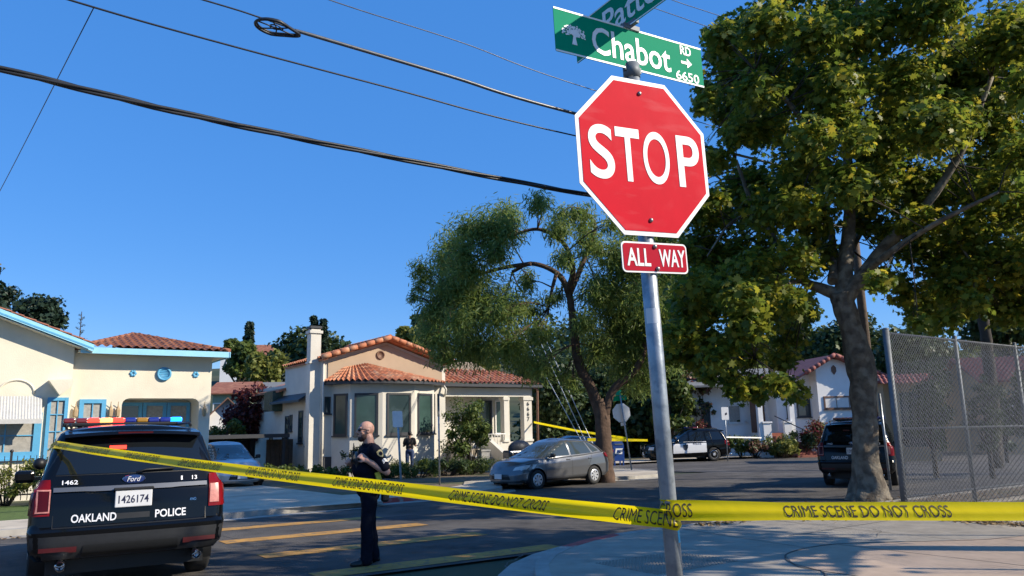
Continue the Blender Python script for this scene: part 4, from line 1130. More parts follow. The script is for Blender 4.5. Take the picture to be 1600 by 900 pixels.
far_tree('cypress_tree', 'slim cypress spire right of the two behind the white chimney', 503, 502, 600, 12, 90, lf_conf, 48, 1500, conifer=True)
far_tree('tree', 'pale green tree on the hill above the ridge of the ivory house', 640, 505, 570, 46, 105, lf_lite, 49, 3000)
far_tree('tree', 'dark hilltop tree behind the pepper tree, above the ivory house ridge', 672, 480, 570, 60, 120, lf_dark, 50, 3600)
far_tree('tree', 'yellow green tree behind the rear roof of the ivory house', 745, 535, 600, 70, 62, lf_lite, 51, 4000)
far_tree('maple_tree', 'burgundy leaved maple between the two near houses', 400, 603, 696, 104, 41, lf_red, 52, 9000, size=.2)
far_tree('bush', 'rounded green shrub below the burgundy maple beside the cream house', 352, 645, 735, 60, 38, lf_mid, 53, 3500, size=.17, cat='shrub')
far_tree('bush', 'dark shrub under the burgundy maple by the carport', 395, 655, 730, 70, 43, lf_dark, 54, 2600, size=.17, cat='shrub')
far_tree('oak_tree', 'dark evergreen behind the porch end of the ivory house, left of the guy wires', 862, 520, 720, 110, 47, lf_dark, 55, 9000, size=.26)
far_tree('oak_tree', 'dark evergreen behind the far stop sign and mailbox', 950, 520, 710, 130, 54, lf_dark, 56, 9000, size=.28)
far_tree('oak_tree', 'dark leafy tree behind the middle patrol car', 1020, 530, 700, 110, 57, lf_dark, 57, 8000, size=.3)
far_tree('flowering_tree', 'green tree flecked with pinkish blooms above the middle patrol car', 1085, 560, 668, 90, 52, lf_bl, 58, 5000, size=.24)
far_tree('oak_tree', 'tall dark tree behind the white house, left of its grey roof', 1170, 480, 660, 130, 66, lf_dark, 59, 7000)
far_tree('tree', 'mid green tree behind the gable of the white house', 1262, 470, 620, 110, 72, lf_mid, 60, 6000)
far_tree('tree', 'yellow green tree behind the red gable, left of the plane trunk', 1300, 530, 600, 60, 68, lf_lite, 61, 4000)
far_tree('oak_tree', 'dark tree seen through the chain link above the small tan house', 1440, 505, 640, 130, 50, lf_dark, 62, 6000)
far_tree('tree', 'mid green tree seen through the chain link right of the small tan house', 1520, 520, 690, 90, 50, lf_mid, 63, 6000)
far_tree('oak_tree', 'broad dark tree behind the left wing of the white house, right of the blossoming tree', 1130, 500, 660, 150, 60, lf_mid, 72, 9000)
far_tree('oak_tree', 'dense dark tree directly above the red gable of the white house', 1330, 480, 600, 150, 64, lf_dark, 73, 9000)
far_tree('tree', 'green tree between the middle patrol car and the steel sign post', 1050, 560, 690, 80, 50, lf_mid, 74, 6000)
far_tree('oak_tree', 'dark tree at the right edge behind the chain link fence', 1590, 435, 640, 170, 60, lf_dark, 64, 10000)
far_tree('cypress_tree', 'dark narrow shrub standing behind the second chain link post', 1575, 590, 730, 40, 34, lf_dark, 65, 3000, size=.16, cat='shrub')
far_tree('tree', 'dark drooping tree just behind the first fence panel', 1462, 555, 735, 84, 25, lf_dark, 81, 6000, size=.17, shape=SPRIG)
far_tree('tree', 'dark narrow drooping tree behind the second fence panel', 1548, 570, 720, 58, 24, lf_dark, 82, 4000, size=.16, shape=SPRIG)
far_tree('tree', 'dark tree behind the fence at the extreme right edge', 1630, 560, 740, 90, 26, lf_dark, 83, 4000, size=.18)
# trunk seen above the fence
et = thing('eucalyptus_tree', 'thick bare trunk rising above the chain link fence near the right edge', 'tree', Vector((at(1556, 730, 30).x, 30, gz(0, 30))))
tr = MB(); b0 = et.location
eu = limb(tr, [(0, 0, -.2), at(1548, 600, 30) - b0, at(1540, 520, 30) - b0, at(1532, 470, 30) - b0, at(1520, 380, 30) - b0, at(1500, 250, 30) - b0], .24, .15, 12, 5, .2, 2)
tr.build('trunk', m_bark3, et)
cl = vspread(at(1510, 300, 30) - b0, (3.2, 3.0, 2.8), 24, 1.2, 71)
p_, n_, u_ = scatter(cl, 6000, 71, .4); poly_cloud('crown', lf_mid, p_, n_, u_, np.random.default_rng(1).uniform(.14, .3, 6000), SPRIG, et)
# wooded hillside behind everything, too far to count
wd = []
g = random.Random(77)
for k in range(330):
    x = g.uniform(-60, 190); y = g.uniform(80, 200)
    if x < 5 - (y - 80) * .1: continue
    z = -0.03 - 0.013 * (min(y, 150) - 9) + hill(x, y); r_ = g.uniform(3, 6.5)
    wd.append(((x, y, z + r_ * .8), (r_, r_, r_ * 1.0)))
p_, n_, u_ = scatter(wd, 60000, 78, .6, upbias=.7)
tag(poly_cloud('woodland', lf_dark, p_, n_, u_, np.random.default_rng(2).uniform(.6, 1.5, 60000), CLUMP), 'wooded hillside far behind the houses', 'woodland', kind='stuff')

# dense undergrowth behind the far corner, one dark mass
th_ = []
for k in range(120):
    px = g.uniform(825, 1215); Y = g.uniform(52, 60); p = at(px, 690, Y); r_ = g.uniform(.9, 1.8)
    th_.append(((p.x, Y, gz(p.x, Y) + g.uniform(.5, 4.6)), (r_, r_, r_)))
for k in range(60):
    px = g.uniform(1395, 1680); Y = g.uniform(54, 62); p = at(px, 690, Y); r_ = g.uniform(.9, 1.8)
    th_.append(((p.x, Y, gz(p.x, Y) + g.uniform(.5, 4.0)), (r_, r_, r_)))
p_, n_, u_ = scatter(th_, 30000, 79, .4, upbias=.6)
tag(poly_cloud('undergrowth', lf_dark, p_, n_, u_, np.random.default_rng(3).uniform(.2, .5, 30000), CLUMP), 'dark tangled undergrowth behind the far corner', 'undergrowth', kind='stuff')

# ---- shrubs, hedges, beds
def shrub(name, label, base, rx, ry, h, lm, n, size, shape, seed, cat='shrub', group=None, k=14):
    t = thing(name, label, cat, base, 0, group)
    st = MB(); gg = random.Random(seed)
    cl = []
    for _ in range(k):
        a = gg.uniform(0, 6.28); f = gg.random() ** .5; z = gg.uniform(.25, .85) * h
        r_ = .36 * min(rx, ry, h) * gg.uniform(.7, 1.3)
        c = Vector((math.cos(a) * rx * f * .85, math.sin(a) * ry * f * .85, z)); cl.append((tuple(c), (r_, r_, r_)))
        st.tube([(c.x * .15, c.y * .15, -.05), (c.x * .6, c.y * .6, z * .6), c], [.02, .014, .006], 5)
    st.build('stem', m_bark3, t)
    p_, n_, u_ = scatter(cl, n, seed, .35, upbias=.6)
    p_[:, 2] = np.maximum(p_[:, 2], .02)
    poly_cloud('foliage', lm, p_, n_, u_, np.random.default_rng(seed).uniform(size * .6, size * 1.3, n), shape, t, bend=.2)
    return t
for i in range(8):
    a = -6 + i * 1.15
    shrub('hedge_bush', ['yellow green clipped bush at the left edge in front of the iron railing', 'yellow green clipped bush just left of the police vehicle'][i == 7] if i in (6, 7) else 'yellow green clipped bush in the hedge before the cream house', SG(a, 24.3, .1), .75, .6, 1.15, lf_lite, 2200, .1, OVAL, 100 + i, 'bush', 'hedge before the cream house', 16)
sap = shrub('young_tree', 'slim dark leaved young tree standing before the porch stairs of the ivory house', SG(18.1, 29.6, .1), 1.15, 1.0, 3.6, lf_mid, 4200, .16, OVAL, 120, 'tree', None, 26)
for i, (px, py, Y, rx, h, lm, lab) in enumerate([
    (445, 765, 33, 1.0, .5, lf_mid, 'low grey green plant at the left end of the bed before the ivory house'), (480, 772, 30, .9, .45, lf_lite, 'low pale plant beside the driveway, left of the officer'),
    (520, 770, 30, .9, .5, lf_mid, 'low green plant just left of the officer'), (556, 752, 31, .7, 1.5, lf_dark, 'dark upright shrub against the bay, directly behind the officer'),
    (612, 765, 31, .9, .5, lf_mid, 'low plant right of the officer near the parking sign pole'), (655, 762, 31, 1.0, .6, lf_mid, 'low plant in the bed below the standing bystander'),
    (700, 765, 32, .9, .6, lf_dark, 'low dark plant below the slim young tree'), (735, 765, 33, .9, .55, lf_mid, 'low plant between young tree and grey hatchback'),
    (1160, 712, 47.5, .8, 1.3, lf_mid, 'rounded shrub right behind the far parking sign'), (1180, 712, 47, .9, 1.4, lf_bl, 'brownish shrub left of the white porch wall'),
    (1218, 716, 47, 1.0, 1.3, lf_mid, 'green shrub at the foot of the brick steps'), (1228, 718, 46.5, 1.0, .9, lf_lite, 'bright yellow green clump at the kerb below the brick steps'),
    (1285, 690, 47.5, 1.4, 2.1, lf_flow, 'red leaved bush under the windows of the white house'), (1255, 700, 47.5, .9, 1.6, lf_dark, 'dark bush right of the brick steps'), (1310, 688, 48, 1.2, 2.3, lf_lite, 'tall yellow green bush left of the plane trunk'),
    (1108, 675, 49, 1.0, 2.6, lf_flow, 'shrub of red flowers before the large shaded window')]):
    p = at(px, py, Y); p.z = gz(p.x, Y) + .08
    shrub('shrub', lab, p, rx, rx * .8, h, lm, 1500, .13 if Y < 40 else .17, OVAL, 140 + i)
for i in range(5):
    p = at(600 + i * 45, 752, 33.2 - i * .2); p.z = gz(p.x, p.y) + .08
    shrub('border_plant', 'low leafy plant along the foot of the round bay', p, .8, .5, .7, lf_dark if i % 2 else lf_mid, 1100, .12, SPRIG, 170 + i, 'plant', 'border along the bay')
# ================================================================== vehicles
from mathutils.bvhtree import BVHTree
m_black = mat('car_paint_black', (0.003, 0.0033, 0.004), 0.16, var=0.0, coat=0.0, spec=0.42)
m_cgrey = mat('car_paint_grey', (0.15, 0.154, 0.162), 0.28, metal=0.55, var=0.05, scale=30, coat=0.8)
m_silver = mat('car_paint_silver', (0.42, 0.43, 0.45), 0.3, metal=0.6, var=0.03, coat=0.8)
m_dblue = mat('car_paint_navy', (0.02, 0.035, 0.07), 0.25, var=0.0, coat=0.8)
m_cwhite = mat('car_paint_white', (0.78, 0.78, 0.78), 0.3, var=0.02, coat=0.6)
m_cglass = mat('car_glass', (0.008, 0.010, 0.012), 0.03, var=0.0, spec=0.8)
m_cglass2 = mat('car_glass_light', (0.05, 0.065, 0.07), 0.03, var=0.0, spec=1.0)
m_plast = mat('plastic_black', (0.009, 0.0095, 0.010), 0.5, var=0.15, scale=20)
m_plast2 = mat('plastic_grey', (0.016, 0.017, 0.019), 0.5, var=0.15, scale=20)
m_rub = mat('tyre_rubber', (0.022, 0.022, 0.022), 0.8, var=0.2, scale=15)
m_chrome = mat('chrome', (0.6, 0.6, 0.62), 0.12, metal=1.0, var=0.0)
m_dchrome = mat('chrome_dark', (0.16, 0.165, 0.175), 0.35, metal=0.6, var=0.0)
m_rim = mat('rim_silver', (0.62, 0.63, 0.65), 0.32, metal=0.5, var=0.05)
m_tail = mat('lamp_red', (0.17, 0.004, 0.006), 0.25, var=0.1, scale=30, coat=0.0, spec=.3)
m_tailb = mat('lamp_red_dark', (0.06, 0.003, 0.004), 0.2, var=0.1, spec=.3)
m_lamp = mat('lamp_clear', (0.62, 0.60, 0.58), 0.1, var=0.1, scale=20, coat=1.0)
m_lampp = mat('lamp_pink', (0.50, 0.20, 0.17), 0.3, var=0.25, scale=25, spec=.3)
m_refl = mat('reflector_red', (0.06, 0.004, 0.005), 0.5, var=0.1)
m_plate = mat('plate_white', (0.62, 0.62, 0.62), 0.5, var=0.05)
m_ink = mat('ink_navy', (0.012, 0.015, 0.05), 0.6, var=0.0)
m_decal = mat('decal_white', (0.75, 0.75, 0.77), 0.5, var=0.0)
m_ebl = mat('emblem_blue', (0.012, 0.03, 0.13), 0.2, var=0.0, coat=1.0)
m_lred = mat('beacon_red_off', (0.16, 0.008, 0.012), 0.15, var=0.0, coat=1.0)
m_lblu = mat('beacon_blue_off', (0.01, 0.02, 0.22), 0.15, var=0.0, coat=1.0)
m_lamb = mat('beacon_amber_off', (0.35, 0.17, 0.01), 0.15, var=0.0, coat=1.0)
m_lredon = mat('beacon_red_lit', (0.3, 0.01, 0.01), 0.3, var=0.0, emit=(1.0, 0.035, 0.02), estr=3.2)
m_loron = mat('beacon_orange_lit', (0.5, 0.1, 0.02), 0.3, var=0.0, emit=(1.0, 0.22, 0.06), estr=5.0)
m_lbluon = mat('beacon_cyan_lit', (0.01, 0.1, 0.4), 0.3, var=0.0, emit=(0.01, 0.26, 1.0), estr=3.2)
m_shield = mat('emblem_slate', (0.05, 0.055, 0.065), 0.5, var=0.0)

def lerp_prof(prof, x):
    if x <= prof[0][0]: return prof[0][1]
    for (a, b), (c, d) in zip(prof[:-1], prof[1:]):
        if x <= c:
            t = (x - a) / (c - a); t = t * t * (3 - 2 * t) * .35 + t * .65
            return b + (d - b) * t
    return prof[-1][1]
def outline(xr, xf, hw, rr, rf, br, bf, taper=0.0, nr=7, nc=7, ns=46):
    pts = []
    yr, yf = hw - rr, hw - rf
    for i in range(nr): y = yr * i / nr; pts.append((xr + br * (y / hw) ** 2, y))
    x0 = xr + br * (yr / hw) ** 2
    for i in range(nc): t = i / nc * math.pi / 2; pts.append((x0 + rr * 1.1 * (1 - math.cos(t)), yr + rr * math.sin(t)))
    xa = x0 + rr * 1.1; x1 = xf - bf * (yf / hw) ** 2; xb = x1 - rf * 1.6
    for i in range(ns): t = i / ns; x = xa + (xb - xa) * t; pts.append((x, hw - taper * max(0, (2 * t - 1)) ** 2.2 * 1.0 - taper * .6 * max(0, 1 - 2.4 * t) ** 2))
    e = hw - taper
    for i in range(nc): t = i / nc * math.pi / 2; pts.append((xb + (x1 - xb) * math.sin(t), (yf - taper) + (e - (yf - taper)) * math.cos(t)))
    yf2 = yf - taper
    for i in range(nr + 1): y = yf2 * (1 - i / nr); pts.append((x1 + bf * (1 - (y / max(yf2, 1e-6)) ** 2) * (yf / hw) ** 2, y))
    full = pts + [(x, -y) for x, y in pts[-2:0:-1]]
    return full, len(pts)
def resamp(levels, k):
    """linear refinement of level tuples"""
    out = []
    for a, b in zip(levels[:-1], levels[1:]):
        m = max(1, round((b[0] - a[0]) * k))
        for i in range(m): out.append(tuple(x + (y - x) * i / m for x, y in zip(a, b)))
    out.append(levels[-1]); return out
def shell(sp):
    """lower body and cabin as one mesh, wheel openings cut"""
    solid = MB(); cut = MB()
    for part in ('lower', 'cabin'):
        lv = resamp(sp[part], 22 if part == 'lower' else 8)
        G = []
        for l in lv:
            t, xr, xf, hw, rr, rf, br, bf, tp = l
            o, nh = outline(xr, xf, hw, rr, rf, br, bf, tp)
            row = []
            for x, y in o:
                if part == 'lower': zb = lerp_prof(sp['bottom'], x); zt = lerp_prof(sp['belt'], x)
                else: zb = lerp_prof(sp['belt'], x) - .012; zt = lerp_prof(sp['roof'], x)
                row.append(Vector((x, y, zb + (zt - zb) * t)))
            G.append(row)
        m = len(G[0]); nL = len(G)
        faces = []
        for i in range(nL - 1):
            for k in range(m): faces.append((i * m + k, i * m + (k + 1) % m, (i + 1) * m + (k + 1) % m, (i + 1) * m + k))
        verts = [v.copy() for r in G for v in r]
        # top cap
        top = G[-1]; cap = []
        K = 8
        for j in range(nh):
            a = top[j]; b = top[(m - j) % m] if j not in (0, nh - 1) else top[j]
            row = []
            for q in range(K + 1):
                f = q / K; p = a.lerp(b, f); w_ = abs(a.y)
                p = p + Vector((0, 0, sp['crown'][part] * (1 - (2 * f - 1) ** 2) * min(1, w_ / .5)))
                row.append(p)
            cap.append(row)
        solid.add(verts, faces, 0, True); solid.grid(cap, 0, True)
        if part == 'lower':
            vv = [v.copy() for v in verts]; keep = []
            ins = [None] * len(vv)
            for wx in sp['wheels']:
                for i, v in enumerate(vv):
                    if abs(v.y) > .55 and math.hypot(v.x - wx, v.z - sp['wr']) < sp['arch']: ins[i] = wx
            for f in faces:
                if all(ins[i] is not None for i in f): continue
                keep.append(f)
            for i, wx in enumerate(ins):
                if wx is not None:
                    d = Vector((vv[i].x - wx, 0, vv[i].z - sp['wr'])); d = d.normalized() * sp['arch'] if d.length > 1e-5 else Vector((0, 0, sp['arch']))
                    vv[i].x = wx + d.x; vv[i].z = max(sp['wr'] + d.z, lerp_prof(sp['bottom'], vv[i].x))
            cut.add(vv, keep, 0, True)
        else: cut.add(verts, faces, 0, True)
        cut.grid(cap, 0, True)
    bvh = BVHTree.FromPolygons(solid.v, [f for f in solid.f])
    return cut, bvh
class Car:
    def __init__(s, sp, name, label, loc, heading, paint, cat='car', group=None):
        s.sp = sp; s.root = thing(name, label, cat, loc, heading, group)
        s.body, s.bvh = shell(sp)
        s.b = s.body.build('body', paint, s.root, sharp=38, fix=True)
        ub = MB(); L = sp['L'] / 2
        ub.box((0, 0, .36), (2 * L - .7, sp['W'] * .80, .26)); ub.build('underbody', m_plast, s.root)
    def hit(s, face, h, v):
        if face == 'rear': o, d = Vector((-6, h, v)), Vector((1, 0, 0))
        elif face == 'front': o, d = Vector((6, h, v)), Vector((-1, 0, 0))
        elif face == 'left': o, d = Vector((h, 4, v)), Vector((0, -1, 0))
        elif face == 'right': o, d = Vector((h, -4, v)), Vector((0, 1, 0))
        else: o, d = Vector((h, v, 6)), Vector((0, 0, -1))
        p, n, i, dist = s.bvh.ray_cast(o, d)
        if p is None: return None, None
        if n.dot(d) > 0: n = -n
        return p, n
    def patch(s, name, face, quad, m, off=.006, nu=10, nv=6, parent=None, mb=None, label=None, mi=0):
        """quad: 4 corners (h, v) on the body, bottom-start, bottom-end, top-end, top-start"""
        own = mb is None
        if own: mb = MB()
        P = []
        for i in range(nu + 1):
            row = []; f = i / nu
            for j in range(nv + 1):
                g = j / nv
                b = Vector(quad[0]).lerp(Vector(quad[1]), f); t = Vector(quad[3]).lerp(Vector(quad[2]), f)
                q = b.lerp(t, g)
                p, n = s.hit(face, q.x, q.y)
                if p is None: p, n = (row[-1], Vector((0, 0, 0))) if row else (Vector((0, 0, 1)), Vector((0, 0, 0)))
                row.append(p + n * off)
            P.append(row)
        mb.grid(P, mi, True)
        if own:
            o = mb.build(name, m, parent or s.root)
            if label: o['label'] = label
            return o
    def text(s, name, face, txt, h, v, w, ht, m, off=.008, **k):
        vs, fs = text_mesh(txt, w, ht, .002, **k); mb = MB(); out = []
        sg = {'rear': -1, 'left': -1, 'right': 1, 'front': 1}[face]
        for p in vs:
            q, n = s.hit(face, h + sg * p[0], v + p[1])
            if q is None: q, n = Vector((h, 0, v)), Vector((0, 0, 0))
            out.append(q + n * (off + p[2]))
        mb.add(out, fs); return mb.build(name, m, s.root)
    def wheel(s, x, y, rimf, steer=0):
        r, w = s.sp['wr'], s.sp['tw']; sg = 1 if y > 0 else -1
        M = Matrix.Translation((x, y, r)) @ Matrix.Rotation(R(90) * -sg, 4, 'X')
        t = MB(); i = s.sp['rim_r']
        t.lathe([(i - .02, -w / 2 + .02), (i + .02, -w / 2), (r - .03, -w / 2 + .005), (r - .005, -w / 2 + .03), (r, -w / 2 + .05), (r, w / 2 - .05), (r - .005, w / 2 - .03), (r - .03, w / 2 - .005), (i + .02, w / 2), (i - .02, w / 2 - .02), (i - .03, 0)], 36, M, closed=True)
        o = t.build('wheel', m_rub, s.root, sharp=50)
        q = MB(); q.lathe([(i, w / 2 - .015), (i - .02, w / 2 - .01), (i - .035, w / 2 - .05), (i - .04, 0), (.001, 0)], 30, M, 1)
        rimf(q, M, i, w / 2); q.build('rim', [m_rim, m_plast], o, sharp=40)
        a = MB(); aR = s.sp['arch'] - .004; Ma = Matrix.Translation((x, y - sg * .06, r)) @ Matrix.Rotation(R(90) * -sg, 4, 'X')
        P = []
        for k in range(-3, 28):
            an_ = R(k * 7.5)
            P.append([Vector((x + aR * math.cos(an_), y + sg * dy, max(.2, r + aR * math.sin(an_)))) for dy in (.10, -.22)])
        a.grid(P, 0, True); a.add([Vector((x + aR * math.cos(R(k * 12)), y - sg * .2, max(.2, r + aR * math.sin(R(k * 12))))) for k in range(0, 16)], [tuple(range(16))])
        a.build('wheel_liner', m_plast, s.root)
def rim_cap(n, r0=.3):
    def f(q, M, i, z):
        q.lathe([(i * .98, z - .012), (i * .9, z + .004), (i * .80, z + .006), (i * .78, z - .01)], 30, M, 0)
        q.lathe([(.001, z + .012), (i * .26, z + .012), (i * .32, z - .01)], 20, M, 0)
        for k in range(n):
            Mk = M @ Matrix.Rotation(2 * math.pi * k / n, 4, 'Z')
            a0, a1 = i * .28, i * .82; h0, h1 = i * .13, i * .20
            pts = [Vector((a0, -h0, z)), Vector((a1, -h1, z + .002)), Vector((a1, h1, z + .002)), Vector((a0, h0, z))]
            q.prism([Mk @ p for p in pts], (Mk.to_3x3() @ Vector((0, 0, -.02))), 0)
    return f
def rim_steel(q, M, i, z):
    q.lathe([(i * .98, z - .012), (i * .9, z - .02), (i * .82, z - .05), (i * .45, z - .02), (i * .42, z - .005), (.001, z - .005)], 30, M, 1)
    q.lathe([(i * .99, z - .013), (i * .93, z - .008), (i * .9, z - .018)], 30, M, 0)
    q.lathe([(.001, z + .006), (i * .30, z + .004), (i * .36, z - .012)], 24, M, 0)

SUV = dict(L=4.95, W=1.98, wr=.385, tw=.24, rim_r=.235, arch=.455, wheels=(1.52, -1.34), crown=dict(lower=.035, cabin=.05),
    bottom=[(-2.6, .42), (-2.0, .38), (-1.5, .32), (1.5, .30), (2.1, .26), (2.6, .30)],
    belt=[(-2.5, 1.17), (-1, 1.13), (1.05, 1.10), (1.6, 1.07), (2.2, .97), (2.5, .86)],
    roof=[(-2.3, 1.735), (-1.5, 1.765), (-.4, 1.785), (.3, 1.745), (.8, 1.68)],
    # t, xr, xf, hw, rr, rf, bow rear, bow front, taper
    lower=[(0, -2.36, 2.34, .90, .16, .25, .05, .16, .06), (.12, -2.44, 2.44, .965, .17, .25, .06, .18, .07), (.38, -2.45, 2.48, .99, .16, .25, .07, .19, .07), (.45, -2.395, 2.46, .985, .14, .25, .08, .18, .07), (.72, -2.375, 2.43, .985, .13, .25, .09, .18, .07),
           (.9, -2.345, 2.38, .975, .13, .26, .09, .17, .07), (.975, -2.315, 2.33, .945, .13, .28, .09, .16, .06), (1.0, -2.29, 2.26, .90, .13, .3, .09, .15, .05)],
    cabin=[(0, -2.30, 1.08, .915, .13, .22, .09, .20, .06), (.5, -2.17, .60, .835, .13, .2, .10, .18, .05), (.84, -2.04, .22, .775, .13, .18, .10, .16, .05), (.94, -2.0, .10, .745, .13, .2, .10, .16, .05), (1.0, -1.93, -.02, .68, .13, .2, .10, .15, .05)])
HATCH = dict(L=4.37, W=1.77, wr=.315, tw=.2, rim_r=.205, arch=.37, wheels=(1.33, -1.27), crown=dict(lower=.04, cabin=.045),
    bottom=[(-2.2, .32), (-1.6, .26), (1.5, .24), (2.1, .22)],
    belt=[(-2.2, 1.10), (-1.6, 1.09), (-.5, 1.02), (.7, .96), (1.2, .95), (1.75, .86), (2.15, .70)],
    roof=[(-2.1, 1.42), (-1.3, 1.48), (-.3, 1.55), (.4, 1.53), (.9, 1.40)],
    lower=[(0, -2.08, 2.04, .80, .2, .35, .08, .26, .05), (.15, -2.16, 2.14, .87, .2, .36, .09, .28, .07), (.5, -2.17, 2.15, .885, .2, .36, .10, .28, .08), (.8, -2.12, 2.06, .87, .2, .36, .10, .26, .08), (.95, -2.07, 1.96, .84, .2, .36, .10, .24, .07), (1.0, -2.02, 1.86, .79, .2, .36, .10, .22, .06)],
    cabin=[(0, -2.02, 1.42, .80, .2, .25, .10, .24, .06), (.5, -1.82, .72, .725, .2, .22, .11, .22, .05), (.85, -1.56, .22, .665, .2, .22, .11, .2, .05), (.95, -1.46, .06, .63, .2, .22, .11, .2, .05), (1.0, -1.34, -.1, .56, .2, .22, .11, .2, .05)])

def side_windows(c, quads, m, trimm=None):
    for sd in ('left', 'right'):
        for q in quads:
            c.patch('side_window', sd, q, m, nu=10, nv=5)
def lightbar(c, x, z, w, lit):
    n = 10; o = MB(); o.box((x, 0, z), (.30, w, .05), bev=.015)
    for s_ in (-1, 1): o.box((x, s_ * w * .36, z - .045), (.06, .05, .07))
    base = o.build('lightbar', m_plast, c.root)
    for k in range(n):
        y = w / 2 - (k + .5) * w / n
        b = MB(); b.box((x, y, z + .052), (.27, w / n - .004, .065), bev=.018)
        b.build('light_module', lit[k], base)
def police_suv(name, label, loc, heading, lit, doors=False, number=None, group='police vehicles', detail=True):
    c = Car(SUV, name, label, loc, heading, m_black, 'police vehicle', group)
    c.patch('rear_window', 'rear', [(.86, 1.275), (-.86, 1.275), (-.68, 1.655), (.68, 1.655)], m_cglass, .004, 16, 8)
    c.patch('windshield', 'front', [(-.8, 1.16), (.8, 1.16), (.66, 1.66), (-.66, 1.66)], m_cglass, .004, 16, 8)
    side_windows(c, [[(.15, 1.16), (.98, 1.16), (.32, 1.64), (.10, 1.66)], [(-.85, 1.17), (.06, 1.16), (.02, 1.66), (-.80, 1.66)], [(-1.98, 1.20), (-.95, 1.18), (-.90, 1.65), (-1.75, 1.62)]], m_cglass)
    for x in SUV['wheels']:
        for y in (-.845, .845): c.wheel(x, y, rim_steel)
    # spoiler over the rear window
    sp = MB(); P = []
    for i in range(13):
        y = -.70 + 1.4 * i / 12; b = .06 * (y / .7) ** 2
        P.append([Vector((-1.85 + b, y, 1.765 - .02 * (y / .7) ** 2)), Vector((-2.16 + b, y, 1.735 - .03 * (y / .7) ** 2)), Vector((-2.18 + b, y, 1.70 - .03 * (y / .7) ** 2)), Vector((-1.98 + b, y, 1.665 - .02 * (y / .7) ** 2))])
    sp.grid(P, 0, True); so = sp.build('spoiler', m_black, c.root, sharp=30)
    br = MB(); br.box((-2.165, 0, 1.715), (.02, .36, .018)); br.build('brake_light', m_tailb, c.root)
    # tail lamps wrap round the corner
    for s_ in (1, -1):
        o = c.patch('tail_light', 'rear', [(s_ * .79, .86), (s_ * .955, .86), (s_ * .93, 1.22), (s_ * .80, 1.22)], m_tail, .018, 8, 8)
        c.patch('lens', 'rear', [(s_ * .80, .90), (s_ * .90, .90), (s_ * .895, 1.10), (s_ * .81, 1.10)], m_lampp if s_ < 0 else m_tailb, .026, 4, 4, parent=o)
        if s_ > 0:
            fr = MB()
            for q in ([(.79, .89), (.91, .89), (.91, .905), (.79, .905)], [(.79, 1.10), (.91, 1.10), (.91, 1.115), (.79, 1.115)], [(.79, .89), (.803, .89), (.803, 1.115), (.79, 1.115)], [(.897, .89), (.91, .89), (.91, 1.115), (.897, 1.115)]):
                c.patch('x', 'rear', q, None, .032, 3, 3, mb=fr)
            fr.build('lens_ring', m_lampp, o)
        c.patch('side_lamp', 'left' if s_ > 0 else 'right', [(-2.27, .86), (-2.02, .90), (-2.02, 1.12), (-2.2, 1.18)], m_tail, .012, 4, 4)
    c.patch('garnish', 'rear', [(.77, 1.09), (-.77, 1.09), (-.77, 1.135), (.77, 1.135)], m_dchrome, .022, 16, 2)
    # lift gate seams and handle recess
    sm = MB()
    for q in ([(.76, .725), (-.76, .725), (-.76, .737), (.76, .737)], [(.755, .73), (.765, .73), (.765, .86), (.755, .86)], [(-.755, .73), (-.765, .73), (-.765, .86), (-.755, .86)], [(.76, 1.262), (-.76, 1.262), (-.76, 1.270), (.76, 1.270)]):
        c.patch('x', 'rear', q, None, .003, 12, 2, mb=sm)
    sm.build('gate_seam', m_plast, c.root)
    c.patch('gate_handle', 'rear', [(.17, .79), (-.17, .79), (-.17, .85), (.17, .85)], m_plast2, .006, 4, 2)
    # bumper: grey lower band, step, reflectors, exhausts
    c.patch('bumper', 'rear', [(.93, .42), (-.93, .42), (-.95, .655), (.95, .655)], m_plast2, .012, 18, 4)
    c.patch('bumper_step', 'rear', [(.48, .40), (-.48, .40), (-.46, .55), (.46, .55)], m_plast, .02, 10, 3)
    for s_ in (1, -1):
        c.patch('reflector', 'rear', [(s_ * .52, .50), (s_ * .86, .50), (s_ * .86, .545), (s_ * .52, .545)], m_refl, .022, 6, 2)
        ex = MB(); Me = Matrix.Translation((-2.40, s_ * .66, .36)) @ Matrix.Rotation(R(90), 4, 'Y')
        ex.lathe([(.045, -.12), (.055, -.1), (.055, .2), (.04, .2)], 16, Me); ex.build('exhaust_tip', m_chrome, c.root)
    c.patch('rear_valance', 'rear', [(.80, .385), (-.80, .385), (-.80, .42), (.80, .42)], m_plast, .01, 10, 1)
    # plate
    p, n = c.hit('rear', 0, .97)
    pl = MB(); pl.box((p.x - .025, 0, 1.0), (.02, .37, .18), bev=.008); po = pl.build('license_plate', m_plate, c.root)
    if number:
        t = MB(); lettering(t, number, .30, .085, basis((p.x - .037, 0, .995), (0, -1, 0), (0, 0, 1)), .002, bold=.01); t.build('lettering', m_ink, po)
    ph = MB(); ph.box((p.x - .02, 0, 1.105), (.05, .40, .03), bev=.008); ph.build('plate_lamp', m_plast, c.root)
    c.text('lettering', 'rear', 'OAKLAND', .375, .82, .43, .085, m_decal, .012, bold=.018)
    c.text('lettering', 'rear', 'POLICE', -.385, .82, .32, .085, m_decal, .012, bold=.018)
